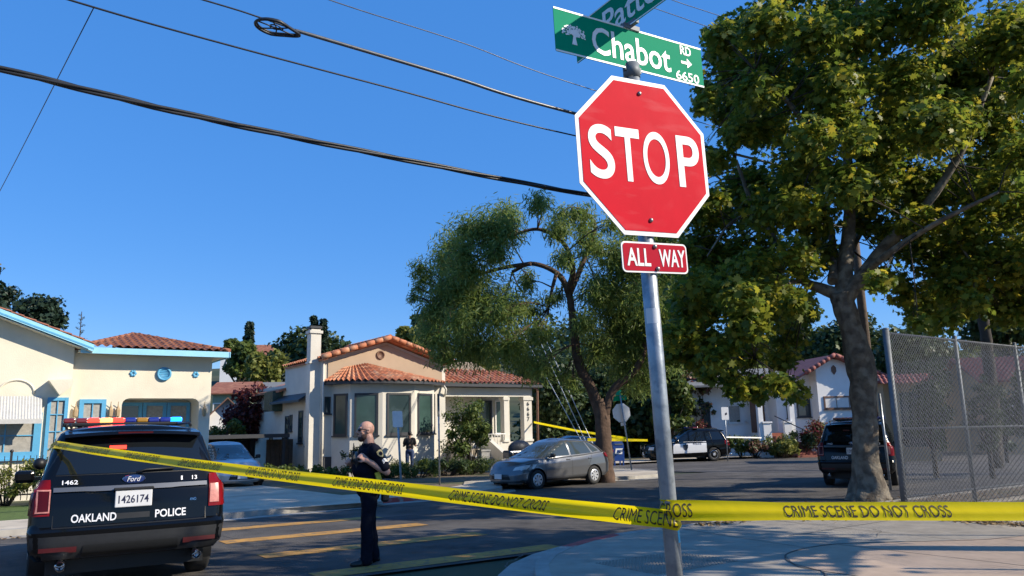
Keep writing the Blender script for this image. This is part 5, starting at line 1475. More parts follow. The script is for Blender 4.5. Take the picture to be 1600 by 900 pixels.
    if detail:
        c.text('fleet_number', 'rear', '1462', .62, 1.19, .15, .045, m_decal, .01, bold=.015)
        c.text('fleet_number', 'rear', '1', -.50, 1.185, .018, .045, m_decal, .01, bold=.015)
        c.text('fleet_number', 'rear', '13', -.64, 1.185, .055, .045, m_decal, .01, bold=.015)
        c.text('badge_lettering', 'rear', '4WD', -.62, .95, .07, .03, m_chrome, .01)
        p, n = c.hit('rear', 0, 1.21)
        em = MB(); Me = Matrix.Translation((p.x - .012, 0, 1.205)) @ Matrix.Rotation(R(-90), 4, 'Y') @ Matrix.Diagonal((.42, 1, 1, 1))
        em.lathe([(.115, -.01), (.122, .006), (.112, .012)], 28, Me, 1); em.lathe([(.112, .008), (.001, .012)], 28, Me, 0)
        eo = em.build('emblem', [m_ebl, m_chrome], c.root)
        t = MB(); lettering(t, 'Ford', .14, .055, basis((p.x - .028, 0, 1.205), (0, -1, 0), (0, 0, 1)), .002, shear=.35); t.build('lettering', m_decal, eo)
        wp = MB(); wp.tube([(-2.30, -.02, 1.275), (-2.27, -.12, 1.30), (-2.25, -.42, 1.305)], .012, 6); wp.build('rear_wiper', m_plast, c.root)
        g = MB(); g.box((-2.0, .22, 1.58), (.05, .16, .035), bev=.01); g.location = None
        g.box((-2.14, .17, 1.555), (.012, .17, .04)); g.v = g.v[len(g.v) - 8:]; g.f = g.f[-6:]; g.f = [tuple(i - min(min(f) for f in g.f) for i in f) for f in g.f]; g.m = g.m[-6:]; g.sm = g.sm[-6:]
        g.build('rear_strobe', m_lredon if lit is LIT1 else m_tailb, c.root)
        for s_ in (1, -1):
            rr_ = MB(); rr_.tube([(-1.75, s_ * .64, 1.79), (-1.6, s_ * .65, 1.825), (0, s_ * .66, 1.83), (.15, s_ * .65, 1.79)], .018, 6); rr_.build('roof_rail', m_plast, c.root)
    # mirrors with spot lamp
    for s_ in (1, -1):
        mr_ = MB(); mr_.box((.88, s_ * 1.10, 1.15), (.14, .24, .17), bev=.045); mr_.box((.88, s_ * .97, 1.12), (.08, .16, .05)); mr_.build('mirror', m_black, c.root)
    sl_ = MB(); sl_.ball((.92, .93, 1.32), (.10, .085, .085)); sl_.build('spot_lamp', m_plast, c.root)
    lightbar(c, -.42, 1.835, 1.42, lit)
    # front
    c.patch('grille', 'front', [(-.45, .62), (.45, .62), (.5, .86), (-.5, .86)], m_plast, .008, 8, 4)
    for s_ in (1, -1):
        c.patch('headlight', 'front', [(s_ * .52, .70), (s_ * .86, .70), (s_ * .86, .86), (s_ * .54, .86)], m_lamp, .01, 6, 4)
        mp = MB()
        for q in ([(1.10, .42), (1.11, .42), (1.10, 1.10), (1.09, 1.10)], [(.09, .42), (.10, .42), (.10, 1.12), (.09, 1.12)], [(-.93, .45), (-.92, .45), (-.92, 1.12), (-.93, 1.12)]):
            c.patch('x', 'left' if s_ > 0 else 'right', q, None, .003, 2, 6, mb=mp)
        mp.build('door_seam', m_plast, c.root)
    p, n = c.hit('front', 0, .5)
    pl = MB(); pl.box((p.x + .015, 0, .5), (.02, .31, .16)); pl.build('front_plate', m_plate, c.root)
    pb = MB(); pb.tube([(p.x - .02, -.3, .45), (p.x + .08, -.3, .5), (p.x + .06, -.3, .95)], .03, 6); pb.tube([(p.x - .02, .3, .45), (p.x + .08, .3, .5), (p.x + .06, .3, .95)], .03, 6); pb.tube([(p.x + .08, -.3, .75), (p.x + .08, .3, .75)], .03, 6); pb.build('push_bar', m_plast, c.root)
    if doors:
        for sd in ('left', 'right'):
            o = c.patch('door', sd, [(-.90, .52), (1.08, .48), (1.06, 1.10), (-.90, 1.11)], m_cwhite, .008, 14, 6, label='white front and rear door panel')
            sh = MB(); p, n = c.hit(sd, .35, .82); y = p.y + (.016 if sd == 'left' else -.016)
            poly = [(.35 + .15 * x, y, .82 + .19 * z) for x, z in ((-1, .8), (-.4, .75), (0, 1), (.4, .75), (1, .8), (.95, 0), (.6, -.6), (0, -1), (-.6, -.6), (-.95, 0))]
            sh.prism(poly, (0, .004 if sd == 'left' else -.004, 0)); sh.build('shield', m_shield, o)
            c.text('lettering', sd, 'POLICE', -.35, .98, .5, .09, m_shield, .014, bold=.01)
    return c
LIT1 = [m_lred, m_lred, m_lredon, m_loron, m_lredon, m_lblu, m_lamb, m_lblu, m_lblu, m_lbluon]
OFF = [m_lred] * 4 + [m_lred, m_lblu] + [m_lblu] * 4
hd = R(121); hv = Vector((math.cos(hd), math.sin(hd), 0))
pr = Vector((-.483 * 8.7, 8.7, 0)) + hv * 2.45; pr.z = gz(pr.x, pr.y)
police_suv('police_suv', 'near black police vehicle seen from behind with its roof lights flashing red and blue', pr, hd, LIT1, number='1426174')
q3 = at(1333, 700, 21.6); h3d = R(60); pr = Vector((q3.x, 21.6, 0)) + Vector((math.cos(h3d), math.sin(h3d), 0)) * 2.45; pr.z = gz(pr.x, pr.y)
police_suv('police_suv', 'black police vehicle half hidden behind the plane tree trunk', pr, h3d, OFF, number='1398265')
q2 = at(1070, 700, 45); pr = Vector((q2.x, 45, gz(q2.x, 45)))
police_suv('police_suv', 'black and white patrol vehicle seen side on in the far street beyond the post', pr, R(190), OFF, doors=True)

def hatchback(name, label, loc, heading, paint, group=None, cat='car'):
    c = Car(HATCH, name, label, loc, heading, paint, cat, group)
    c.patch('rear_window', 'rear', [(.66, 1.12), (-.66, 1.12), (-.52, 1.40), (.52, 1.40)], m_cglass, .004, 12, 6)
    c.patch('windshield', 'front', [(-.70, 1.0), (.70, 1.0), (.56, 1.46), (-.56, 1.46)], m_cglass2, .004, 14, 8)
    side_windows(c, [[(.98, 1.0), (1.22, .985), (.74, 1.20), (.70, 1.20)], [(-.18, 1.03), (.92, .995), (.40, 1.44), (-.14, 1.47)], [(-1.22, 1.07), (-.26, 1.035), (-.22, 1.465), (-1.0, 1.44)], [(-1.62, 1.13), (-1.30, 1.085), (-1.08, 1.42), (-1.22, 1.40)]], m_cglass2)
    for x in HATCH['wheels']:
        for y in (-.775, .775): c.wheel(x, y, rim_cap(7))
    for s_ in (1, -1):
        sd = 'left' if s_ > 0 else 'right'
        c.patch('headlight', 'front', [(s_ * .46, .62), (s_ * .80, .66), (s_ * .80, .80), (s_ * .50, .72)], m_lamp, .008, 6, 4)
        c.patch('headlight_side', sd, [(1.62, .70), (1.86, .62), (1.86, .70), (1.52, .80)], m_lamp, .008, 6, 4)
        c.patch('tail_light', 'rear', [(s_ * .52, .86), (s_ * .83, .84), (s_ * .79, 1.08), (s_ * .60, 1.06)], m_tail, .01, 6, 4)
        c.patch('side_lamp', sd, [(-2.02, .88), (-1.86, .92), (-1.80, 1.04), (-1.95, 1.06)], m_tail, .01, 4, 4)
        mr_ = MB(); mr_.box((.72, s_ * .93, 1.05), (.11, .17, .13), bev=.035); mr_.box((.76, s_ * .84, 1.0), (.06, .1, .05)); mr_.build('mirror', m_plast, c.root)
        sm = MB()
        for q in ([(.93, .32), (.94, .32), (.97, .99), (.96, .99)], [(-.22, .30), (-.21, .30), (-.21, 1.02), (-.22, 1.02)], [(-1.0, .62), (-.99, .62), (-1.24, 1.07), (-1.25, 1.07)]):
            c.patch('x', sd, q, None, .003, 2, 8, mb=sm)
        sm.build('door_seam', m_plast, c.root)
        hn = MB()
        for x in (-.05, -1.08):
            p, n = c.hit(sd, x, .90); hn.box((x, p.y + s_ * .012, .90), (.17, .03, .03), bev=.008)
        for x in (-.05, -1.08):
            hn2 = MB(); p, n = c.hit(sd, x, .90); hn2.box((x, p.y + s_ * .012, .90), (.17, .03, .03), bev=.008); hn2.build('door_handle', paint, c.root)
        c.patch('sill', sd, [(-.85, .26), (.9, .26), (.9, .31), (-.85, .31)], m_plast, .01, 8, 1)
    c.patch('grille', 'front', [(-.42, .34), (.42, .34), (.36, .50), (-.36, .50)], m_plast, .006, 8, 3)
    c.patch('bumper', 'rear', [(.80, .36), (-.80, .36), (-.80, .44), (.80, .44)], m_plast, .01, 8, 1)
    p, n = c.hit('front', 0, .46)
    pl = MB(); pl.box((p.x + .02, 0, .44), (.02, .31, .155)); pl.build('front_plate', m_plate, c.root)
    p, n = c.hit('rear', 0, .72)
    pl = MB(); pl.box((p.x - .015, 0, .74), (.02, .31, .155)); pl.build('license_plate', m_plate, c.root)
    return c
# grey hatchback at the far kerb: near front wheel and near rear wheel stand where the photo shows them
wf_, wr_ = ground(836, 764.5), ground(928, 756.5)
hg = math.atan2(wf_.y - wr_.y, wf_.x - wr_.x); lv_ = Vector((-math.sin(hg), math.cos(hg), 0))
mid = (wf_ + wr_) / 2 - lv_ * .775 - Vector((math.cos(hg), math.sin(hg), 0)) * .03; mid.z = gz(mid.x, mid.y)
hatchback('hatchback', 'grey hatchback parked at the far kerb under the pepper tree', mid, hg, m_cgrey).root.scale = (1, 1, .94)
q = ground(378, 762, .1) + V * 2.15; q.z = gz(q.x, q.y) + .05; hatchback('car', 'silver car parked nose out in the driveway just right of the near police vehicle', q, TH + R(-90), m_silver)
q = at(878, 690, 33.5); q.z = gz(q.x, 33.5) ; hatchback('car', 'dark car parked beyond the grey hatchback, only its roof showing', q, R(200), m_dblue)
# ================================================================== signs, tape, fence, wires
m_galv = mat('steel_galvanised', (0.33, 0.36, 0.385), 0.42, metal=0.55, var=0.22, scale=9, c2=(0.22, 0.25, 0.28), c2t=(0.5, 0.62), c2scale=14, bump=0.05, bscale=40)
m_galvd = mat('steel_dull', (0.13, 0.145, 0.16), 0.6, metal=0.25, var=0.2, scale=10)
m_alum = mat('sign_back', (0.62, 0.63, 0.64), 0.45, metal=0.3, var=0.08, scale=4)
m_sred = mat('sign_red', (0.56, 0.008, 0.022), 0.55, var=0.07, scale=5, c2=(0.58, 0.028, 0.04), c2t=(0.54, 0.8), c2scale=7, spec=0.06)
m_sred2 = mat('sign_red_dark', (0.40, 0.008, 0.025), 0.55, var=0.06, scale=5, spec=.06)
m_swht = mat('sign_white', (0.80, 0.79, 0.76), 0.4, var=0.05, scale=20)
m_sgrn = mat('sign_green', (0.0, 0.24, 0.125), 0.6, var=0.06, scale=6, spec=.06)
m_bolt = mat('bolt', (0.25, 0.24, 0.23), 0.4, metal=0.7, var=0.2, scale=40)
m_tape = mat('tape_yellow', (0.95, 0.74, 0.008), 0.3, var=0.05, scale=4, spec=0.4, bump=0.25, bscale=9)
_nt = m_tape.node_tree; _t = _nt.nodes.new('ShaderNodeBsdfTranslucent'); _t.inputs['Color'].default_value = (0.95, 0.76, 0.01, 1)
_x = _nt.nodes.new('ShaderNodeMixShader'); _x.inputs[0].default_value = .55
_nt.links.new(_nt.nodes['Principled BSDF'].outputs[0], _x.inputs[1]); _nt.links.new(_t.outputs[0], _x.inputs[2]); _nt.links.new(_x.outputs[0], _nt.nodes['Material Output'].inputs['Surface'])
m_tink = mat('tape_ink', (0.03, 0.022, 0.01), 0.5, var=0.2, scale=60)
m_cyan = mat('tape_cyan', (0.02, 0.42, 0.62), 0.5, var=0.1)
m_cable = mat('cable_black', (0.018, 0.019, 0.022), 0.45, var=0.2, scale=8)
m_cableg = mat('cable_grey', (0.10, 0.105, 0.115), 0.4, metal=0.3, var=0.2, scale=8)
m_pole = mat('pole_wood', (0.12, 0.085, 0.06), 0.9, var=0.3, scale=7, bump=0.5, bscale=15)
m_mail = mat('mailbox_blue', (0.012, 0.05, 0.22), 0.4, var=0.08)

_nt = m_sred.node_tree; _b = _nt.nodes['Principled BSDF']; _ln = _b.inputs['Base Color'].links[0].from_socket
_tc = _nt.nodes.new('ShaderNodeTexCoord'); _mp = _nt.nodes.new('ShaderNodeMapping'); _mp.inputs['Scale'].default_value = (4, 4, 16); _mp.inputs['Rotation'].default_value = (0.15, .35, 0)
_nz = _nt.nodes.new('ShaderNodeTexNoise'); _nz.inputs['Scale'].default_value = 1.0; _nz.inputs['Detail'].default_value = 6
_mr = _nt.nodes.new('ShaderNodeMapRange'); _mr.inputs['From Min'].default_value = .56; _mr.inputs['From Max'].default_value = .78; _mr.inputs['To Max'].default_value = .28
_m2 = _nt.nodes.new('ShaderNodeMix'); _m2.data_type = 'RGBA'; _m2.inputs['B'].default_value = (.62, .16, .16, 1)
_nt.links.new(_tc.outputs['Object'], _mp.inputs['Vector']); _nt.links.new(_mp.outputs[0], _nz.inputs['Vector']); _nt.links.new(_nz.outputs['Fac'], _mr.inputs['Value'])
_nt.links.new(_mr.outputs[0], _m2.inputs['Factor']); _nt.links.new(_ln, _m2.inputs['A']); _nt.links.new(_m2.outputs['Result'], _b.inputs['Base Color'])
def sframe(yaw, tilt, lean):
    cy, sy = math.cos(yaw), math.sin(yaw)
    ex = Vector((cy, sy, 0)); n = Vector((-sy, cy, 0)); ez = Vector((0, 0, 1)) * math.cos(tilt) + n * math.sin(tilt)
    return ex * math.cos(lean) - ez * math.sin(lean), ez * math.cos(lean) + ex * math.sin(lean)
def octagon(r, k=1.0):
    a = math.tan(math.pi / 8) * r
    return [(-a, r), (a, r), (r, a), (r, -a), (a, -r), (-a, -r), (-r, -a), (-r, a)]
def plate_poly(mb, M, poly, z0, z1, mi=0):
    mb.prism([M @ Vector((x, y, z0)) for x, y in poly], M.to_3x3() @ Vector((0, 0, z1 - z0)), mi)
def rrect(w, h, r, n=5):
    out = []
    for cx, cy, a0 in ((w / 2 - r, h / 2 - r, 0), (-w / 2 + r, h / 2 - r, 90), (-w / 2 + r, -h / 2 + r, 180), (w / 2 - r, -h / 2 + r, 270)):
        for k in range(n + 1): t = R(a0 + 90 * k / n); out.append((cx + r * math.cos(t), cy + r * math.sin(t)))
    return out
e1, e3 = sframe(R(28.486), R(-.675), R(-2.744))
_sc = Vector((0.6407, 3.4531, 2.8897)); _pc = _sc - e1.cross(e3) * .046
pole_at = lambda z: _pc + e3 * ((z - _pc.z) / e3.z)
base = pole_at(0.18)
ss = thing('stop_sign', 'large red stop sign with green street name blades on the foreground steel post', 'stop sign', base)
def sb(mb, name, m, parent=None, **k):
    o = mb.build(name, m, parent or ss, **k)
    if parent is None: o.location = -base
    return o
p = MB(); p.tube([pole_at(0.16), pole_at(3.375)], .0365, 28)
po = sb(p, 'pole', m_galv)
cp_ = MB(); cp_.tube([pole_at(3.30), pole_at(3.37)], .0405, 28); sb(cp_, 'pole_cap', m_galvd)
st_ = MB()
for k in range(7):
    pass
z_s = 2.14
ez_p = (pole_at(3) - pole_at(2)).normalized()
P = []
for i in range(9):
    t = R(-150 + i * 14)
    P.append([pole_at(z_s + dz) + Vector((math.cos(t), math.sin(t), 0)) * .0371 for dz in (-.035, .035)])
st_.grid(P, 0, True); sb(st_, 'sticker', m_alum)
e1, e3 = sframe(R(28.486), R(-.675), R(-2.744))
Ms = basis(Vector((0.6407, 3.4531, 2.8897)), e1, e3)
o = MB(); plate_poly(o, Ms, octagon(.381), -.004, 0); panel = sb(o, 'stop_panel', m_swht)
o = MB(); plate_poly(o, Ms, octagon(.360), .0003, .0022); sb(o, 'red_field', m_sred, panel)
o = MB()
for ch_, x0, x1 in (('S', -.320, -.182), ('T', -.168, -.030), ('O', -.012, .144), ('P', .195, .334)):
    lettering(o, ch_, x1 - x0, .258, Ms @ Matrix.Translation(((x0 + x1) / 2, 0.001, .0034)), .0016, bold=.004 if ch_ == 'O' else (.014 if ch_ != 'T' else .02), res=10)
sb(o, 'lettering', m_swht, panel)
Mp = Ms @ Matrix.Translation((.009, -.483, 0))
o = MB(); plate_poly(o, Mp, rrect(.382, .143, .022), -.004, 0); pq = sb(o, 'all_way_plate', m_swht)
o = MB(); plate_poly(o, Mp, rrect(.366, .127, .016), .0003, .0018); sb(o, 'red_field', m_sred2, pq)
o = MB(); lettering(o, 'ALL', .135, .083, Mp @ Matrix.Translation((-.098, 0, .003)), .0014, bold=.018); sb(o, 'lettering', m_swht, pq)
o = MB(); lettering(o, 'WAY', .155, .083, Mp @ Matrix.Translation((.098, 0, .003)), .0014, bold=.018)
sb(o, 'lettering', m_swht, pq)
for M_, par, x, y in ((Ms, panel, -.004, .313), (Ms, panel, 0, -.306), (Mp, pq, .0, .052), (Mp, pq, .006, -.052)):
    o = MB(); o.lathe([(.001, .010), (.006, .010), (.010, .006), (.011, .001)], 12, M_ @ Matrix.Translation((x, y, .002))); sb(o, 'bolt', m_bolt, par)
# street name blades
c1, c3 = sframe(R(32.67), R(-.14), R(-2.315))
Mc = basis(pole_at(3.447) + Vector((.018, 0, 0)), c1, c3)
o = MB(); plate_poly(o, Mc, rrect(.946, .2165, .006, 2), -.0015, .0015); bl = sb(o, 'street_name_blade', m_sgrn); bl['label'] = 'green Chabot road name blade with arrow and block number 6650'
o = MB()
for y in (.1035, -.1035): o.box((0, y, .0022), (.944, .0085, .0012)); 
o.v = [tuple(Mc @ Vector(v)) for v in o.v]; sb(o, 'border', m_swht, bl)
o = MB()
lettering(o, 'Chabot', .502, .138, Mc @ Matrix.Translation((-.007, -.003, .0028)), .0014, bold=.012)
lettering(o, 'RD', .076, .048, Mc @ Matrix.Translation((.358, .069, .0028)), .0014, bold=.012)
lettering(o, '6650', .163, .049, Mc @ Matrix.Translation((.357, -.072, .0028)), .0014, bold=.01)
plate_poly(o, Mc @ Matrix.Translation((.358, .003, 0)), [(-.038, -.007), (.004, -.007), (.004, -.026), (.039, 0), (.004, .026), (.004, .007), (-.038, .007)], .002, .0034)
sb(o, 'lettering', m_swht, bl)
o = MB(); g = random.Random(3)
for k in range(150):
    t = R(g.uniform(-6, 186)); r_ = g.uniform(.25, 1.0)
    x, y = .072 * r_ * math.cos(t), -.012 + .054 * r_ * math.sin(t); s_ = g.uniform(.003, .0058)
    plate_poly(o, Mc @ Matrix.Translation((-.362 + x, y, k * 2e-6)), [(s_ * math.cos(R(q * 60 + 20 * k)), s_ * .75 * math.sin(R(q * 60 + 20 * k))) for q in range(6)], .002, .0030)
plate_poly(o, Mc @ Matrix.Translation((-.362, 0, .0003)), [(-.016, -.056), (.014, -.056), (.007, -.02), (.034, -.002), (.004, .02), (-.034, .006), (-.006, -.014)], .002, .0032)
sb(o, 'tree_emblem', m_swht, bl)
pa1 = Vector((math.sin(R(32.67)), -math.cos(R(32.67)), 0)); pa3 = Vector((0, 0, 1))
Mq = basis(pole_at(3.66) + Vector((.01, 0, .015)) + pa1 * .03, (pa1 + pa3 * .035), pa3 - pa1 * .035)
o = MB(); plate_poly(o, Mq, rrect(.90, .2165, .006, 2), -.0015, .0015); b2_ = sb(o, 'street_name_blade', m_sgrn); b2_['label'] = 'shaded cross street name blade above, cut by the top of the photo'
o = MB()
for y in (.1035, -.1035): o.box((0, y, .0022), (.898, .006, .0012))
o.v = [tuple(Mq @ Vector(v)) for v in o.v]; sb(o, 'border', m_swht, b2_)
o = MB(); lettering(o, 'Patton', .50, .138, Mq @ Matrix.Translation((.03, -.003, .0028)), .0014, bold=.010); sb(o, 'lettering', m_swht, b2_)
for zz, an_ in ((3.345, 32.67), (3.56, 32.67)):
    o = MB(); c = pole_at(zz); Mz = Matrix.Rotation(R(an_), 3, 'Z')
    o.box(c + Vector((.014 if zz > 3.5 else .004, 0, 0)), (.10, .022, .03 if zz < 3.5 else .024), M=Mz)
    if zz < 3.5: sb(o, 'blade_bracket', m_galvd)
Mz = Matrix.Rotation(R(32.67 + 90), 3, 'Z'); o.box(pole_at(3.56) + Vector((.014, 0, .018)), (.10, .022, .024), M=Mz)
sb(o, 'blade_bracket', m_galvd)
# scrap of cyan tape
ct = MB(); zc = 1.17
P = [[pole_at(zc + dz) + Vector((math.cos(R(t)), math.sin(R(t)), 0)) * (.0372 + (.012 if t > 20 else 0) * (1 if dz > 0 else .4)) for dz in (-.035, 0, .035)] for t in range(-50, 50, 12)]
ct.grid(P, 0, True); tag(ct.build('tape_scrap', m_cyan), 'scrap of bright cyan tape stuck on the foreground sign post above the yellow tape', 'tape')

# ---- barrier tape
TW = .076
def tape(name, label, path, texts, wavy=.006, seed=1, step=.05, group='yellow barrier tape', ups=None, lean0=0.0, ink=True, width=TW, fade=0.0, m=None):
    P = [Vector(p) for p in path]
    seg = [(b - a).length for a, b in zip(P[:-1], P[1:])]; Ltot = sum(seg)
    def pos(s):
        s = min(max(s, 0), Ltot - 1e-6)
        for i, l in enumerate(seg):
            if s <= l: return P[i].lerp(P[i + 1], s / l), (P[i + 1] - P[i]).normalized()
            s -= l
        return P[-1], (P[-1] - P[-2]).normalized()
    def surf(s, v):                       # v in -1..1 across the width
        p, d = pos(s)
        p2, d2 = pos(s + .014); p0, d0 = pos(s - .014); d = (d + d2 + d0).normalized()
        up = Vector((0, 0, 1)); n = d.cross(up).normalized()          # towards the camera for left-to-right paths
        u = n.cross(d).normalized()
        tw = .25 * mnoise.noise(Vector((s * .7, seed, 0))) + lean0
        if fade > 0: tw *= min(1, max(0, (Ltot - s - fade) / .5))
        elif fade < 0: tw *= min(1, max(0, (s + fade) / .5))
        u2 = (u * math.cos(tw) + n * math.sin(tw)); n2 = n * math.cos(tw) - u * math.sin(tw)
        cr = wavy * (mnoise.noise(Vector((s * .8, v * 1.6, seed))) * 1.3 + .8 * math.sin(v * 4.2 + seed + 1.3 * mnoise.noise(Vector((s * .5, 0, seed + 9)))))
        return p + u2 * v * width / 2 + n2 * cr, n2
    mb = MB(); n = max(4, int(Ltot / step)); P_ = []
    for i in range(n + 1):
        s = Ltot * i / n
        P_.append([surf(s, v)[0] for v in np.linspace(-1, 1, 11)])
    mb.grid(P_, 0, True)
    t = mb.build(name, m or m_tape)
    tag(t, label, 'barrier tape', group)
    if ink:
        k = 0; im = MB()
        for s0, txt, w in texts:
            if s0 + w < 0.02 or s0 > Ltot: continue
            vs, fs = text_mesh(txt, w, .060, .0, bold=.0, fine=.012)
            out = []
            for x, y, z in vs:
                q, n2 = surf(s0 + w / 2 + x, y / (width / 2)); out.append(q + n2 * .0022)
            lt = MB(); lt.add(out, fs); lt.build('lettering', m_tink, t)
    return t
full = 'CRIME SCENE DO NOT CROSS'
# from the near police vehicle to the post
car0 = bpy.data.objects['police_suv']; Mw = Matrix.Translation(car0.location) @ Matrix.Rotation(car0.rotation_euler.z, 4, 'Z')
PA = Mw @ Vector((-2.16, .77, 1.60)); PB = Mw @ Vector((-1.95, .80, 1.60)); PC = Mw @ Vector((-1.1, .84, 1.55))
zl = at(1045, 814, 3.46).z
pe_ = pole_at(zl)
left_end = pe_ + Vector((-.030, -.0395, 0.004))
lp = [PC, PB]
for i in range(0, 25):
    t = i / 24; q = PA.lerp(left_end, t); q.z -= .022 * 4 * t * (1 - t); lp.append(q)
lp += [pe_ + Vector((-.012, -.0445, 0)), pe_ + Vector((.010, -.0445, -.004)), pe_ + Vector((.030, -.034, -.008)), pe_ + Vector((.0425, -.010, -.010)), pe_ + Vector((.0425, .012, -.010))]
Ll = sum((b - a).length for a, b in zip(lp[:-1], lp[1:]))
s_end = Ll - .045
tx = [(s_end - .335, 'CRIME SCENE', .325)] + [(s_end - .335 - 1.10 * k, full, .70) for k in range(1, 8)]
tape('barrier_tape', 'yellow crime scene tape running from the near police vehicle to the foreground sign post', lp, tx, .0075, 3, .02, lean0=-.42, fade=.12, width=.082)
zr = at(1045, 799, 3.46).z; pr_ = pole_at(zr)
rp_ = [pr_ + Vector((.02, .042, 0)), pr_ + Vector((-.03, .031, 0)), pr_ + Vector((-.043, -.002, 0)), pr_ + Vector((-.036, -.028, 0)), pr_ + Vector((-.005, -.0445, 0))]
far_r = rp_[4] + (at(1760, 794, 3.40) - rp_[4]) * 2.4
for i in range(1, 25): q = rp_[4].lerp(far_r, i / 24); q.z -= .012 * 4 * (i / 24) * (1 - i / 24); rp_.append(q)
tx = [(.095, 'CROSS', .15)] + [(.64 + 1.1 * k, full, .705) for k in range(5)]
tape('barrier_tape', 'yellow crime scene tape stretched from the foreground sign post to the right edge', rp_, tx, .0055, 8, .02, lean0=-.62, fade=-.12, width=.087)

# ---- chain link fence on the corner
m_wire = mat('wire_galvanised', (0.17, 0.18, 0.195), 0.5, metal=0.3, var=0.1)
Pc = SG(13.1, 7.27, .12)
def fence(name, label, p0, dirv, length, posts, rails, h=3.12, zb=.06, cell=.057, group=None, skip_first=True):
    f = thing(name, label, 'fence', p0, 0, group)
    d = Vector(dirv); d.z = 0; d.normalize(); sl = (gz(p0.x + d.x, p0.y + d.y) - gz(p0.x, p0.y))
    pt = lambda s, z: d * s + Vector((0, 0, sl * s + z))
    nrm = Vector((d.y, -d.x, 0))
    for s in posts:
        pr__ = .056 if s == 0 else .036
        m = MB(); m.tube([pt(s, -.1), pt(s, h + .02)], pr__, 14); m.ball(pt(s, h + .025), (pr__ * 1.1, pr__ * 1.1, .03), 12, 6); m.build('post', m_galvd, f)
    for z in rails:
        m = MB(); m.tube([pt(0, z), pt(length, z)], .021, 10); m.build('rail', m_galvd, f)
    m = MB(); z1 = h - .02; H_ = z1 - zb; r_ = .0034
    def wire(s0, za, s1, zb_, off):
        a = pt(s0, za) + nrm * off; b = pt(s1, zb_) + nrm * off; t = (b - a).normalized(); q = t.cross(nrm)
        vs = []
        for p in (a, b):
            for k in range(3): an_ = 2.094 * k; vs.append(p + (q * math.cos(an_) + nrm * math.sin(an_)) * r_)
        m.add(vs, [(0, 1, 4, 3), (1, 2, 5, 4), (2, 0, 3, 5)], 0, True)
    k = -H_
    while k < length:
        s0, s1 = k, k + H_
        a0 = max(0, -s0); a1 = min(H_, length - s0)
        if a1 > a0: wire(s0 + a0, zb + a0, s0 + a1, zb + a1, .0265); wire(s0 + a0, z1 - a0, s0 + a1, z1 - a1, .0230)
        k += cell * 1.36
    m.build('mesh_panel', m_wire, f)
    return f
fence('chain_link_fence', 'chain link fence with rails receding from the corner post along the road', Pc, U, 17, [0, 2.45, 5.0, 7.5, 10, 12.5, 15, 17], [3.08, 1.42, .28])
fa_ = fence('chain_link_fence', 'chain link fence running from the corner post towards the right edge of the photo', Pc, SG(11.6, 3.4) - SG(13.1, 7.27), 6.5, [3.1, 6.2], [], h=2.55)
tag(MB().tube([Vector((0, 0, 0)), Vector((-.03, 0, 2.3))], .03, 10).build('metal_post', m_galv, loc=ground(1392, 766, .1)), 'slim bare metal post between the plane trunk and the fence corner', 'post')
band(13.3, 45, -8, 7.1, .128, m_dirt, 'schoolyard_soil', 8)
band(11.5, 45, 7.55, 8.55, .129, m_dirt, 'planting_strip', 8)

# ---- utility pole and cables
up_b = at(1370, 700, 26); up_b.z = gz(up_b.x, 26)
up = thing('utility_pole', 'wooden utility pole with crossarm hidden among the plane tree leaves', 'utility pole', up_b)
o = MB(); o.tube([(0, 0, -.2), (0, 0, 13.2)], [.17, .11], 12); o.build('pole', m_pole, up)
o = MB(); o.box((0, 0, 12.1), (.1, 2.4, .12), M=Matrix.Rotation(TH, 3, 'Z')); o.build('crossarm', m_pole, up)
for k in (-1.05, -.5, .5, 1.05):
    o = MB(); q = Vector((-math.sin(TH) * k, math.cos(TH) * k, 12.16)); o.lathe([(.02, 0), (.05, .02), (.03, .06), (.05, .09), (.02, .13)], 8, Matrix.Translation(q)); o.build('insulator', m_galvd, up)
def cable(name, label, pts, rad, m=None, y0=11.0, y1=25.5, xr=1345, group='overhead cables', strands=1):
    P3 = []
    for px, py in pts:
        iy = 1 / y0 + (1 / y1 - 1 / y0) * px / xr
        P3.append(at(px, py, 1 / iy))
    c = curve(P3, 10); mb = MB()
    rr = rad if isinstance(rad, (list, tuple)) else [rad] * len(pts)
    rads = []
    for i in range(len(c)):
        f = i / 10; k = min(int(f), len(rr) - 2); rads.append(rr[k] + (rr[k + 1] - rr[k]) * (f - k))
    if strands == 1: mb.tube(c, rads, 8)
    else:
        for s_ in range(strands):
            cc = [p + Vector((0, math.sin(i * .5 + s_ * 2.1), math.cos(i * .5 + s_ * 2.1))) * rads[i] * .62 for i, p in enumerate(c)]
            mb.tube(cc, [r * .62 for r in rads], 7)
    return tag(mb.build(name, m or m_cable), label, 'cable', group), c
cable('utility_cable', 'thickest black bundled cable, lowest of the overhead cables', [(-330, 28), (0, 107), (300, 180), (600, 243), (900, 301), (1110, 334), (1345, 357)], .050, None, strands=3)
cable('utility_cable', 'thin black cable crossing just below the thick looped one', [(-200, -95), (112, 1), (300, 55), (600, 135), (894, 211), (1345, 305)], .018)
_, cb = cable('utility_cable', 'cable with a hanging coil, thick and pale right of the coil', [(-100, -120), (318, 0), (405, 27), (470, 50)], .016)
cable('utility_cable', 'thick pale sheathed cable running from the coil to behind the stop sign', [(466, 49), (484, 54), (700, 118), (897, 177), (1345, 290)], [.014, .038, .038, .038, .038], m_cableg)
cable('utility_cable', 'thin pale wire highest in the sky left of the street name blades', [(200, -115), (515, 0), (720, 66), (925, 140), (1345, 265)], .011, m_cableg)
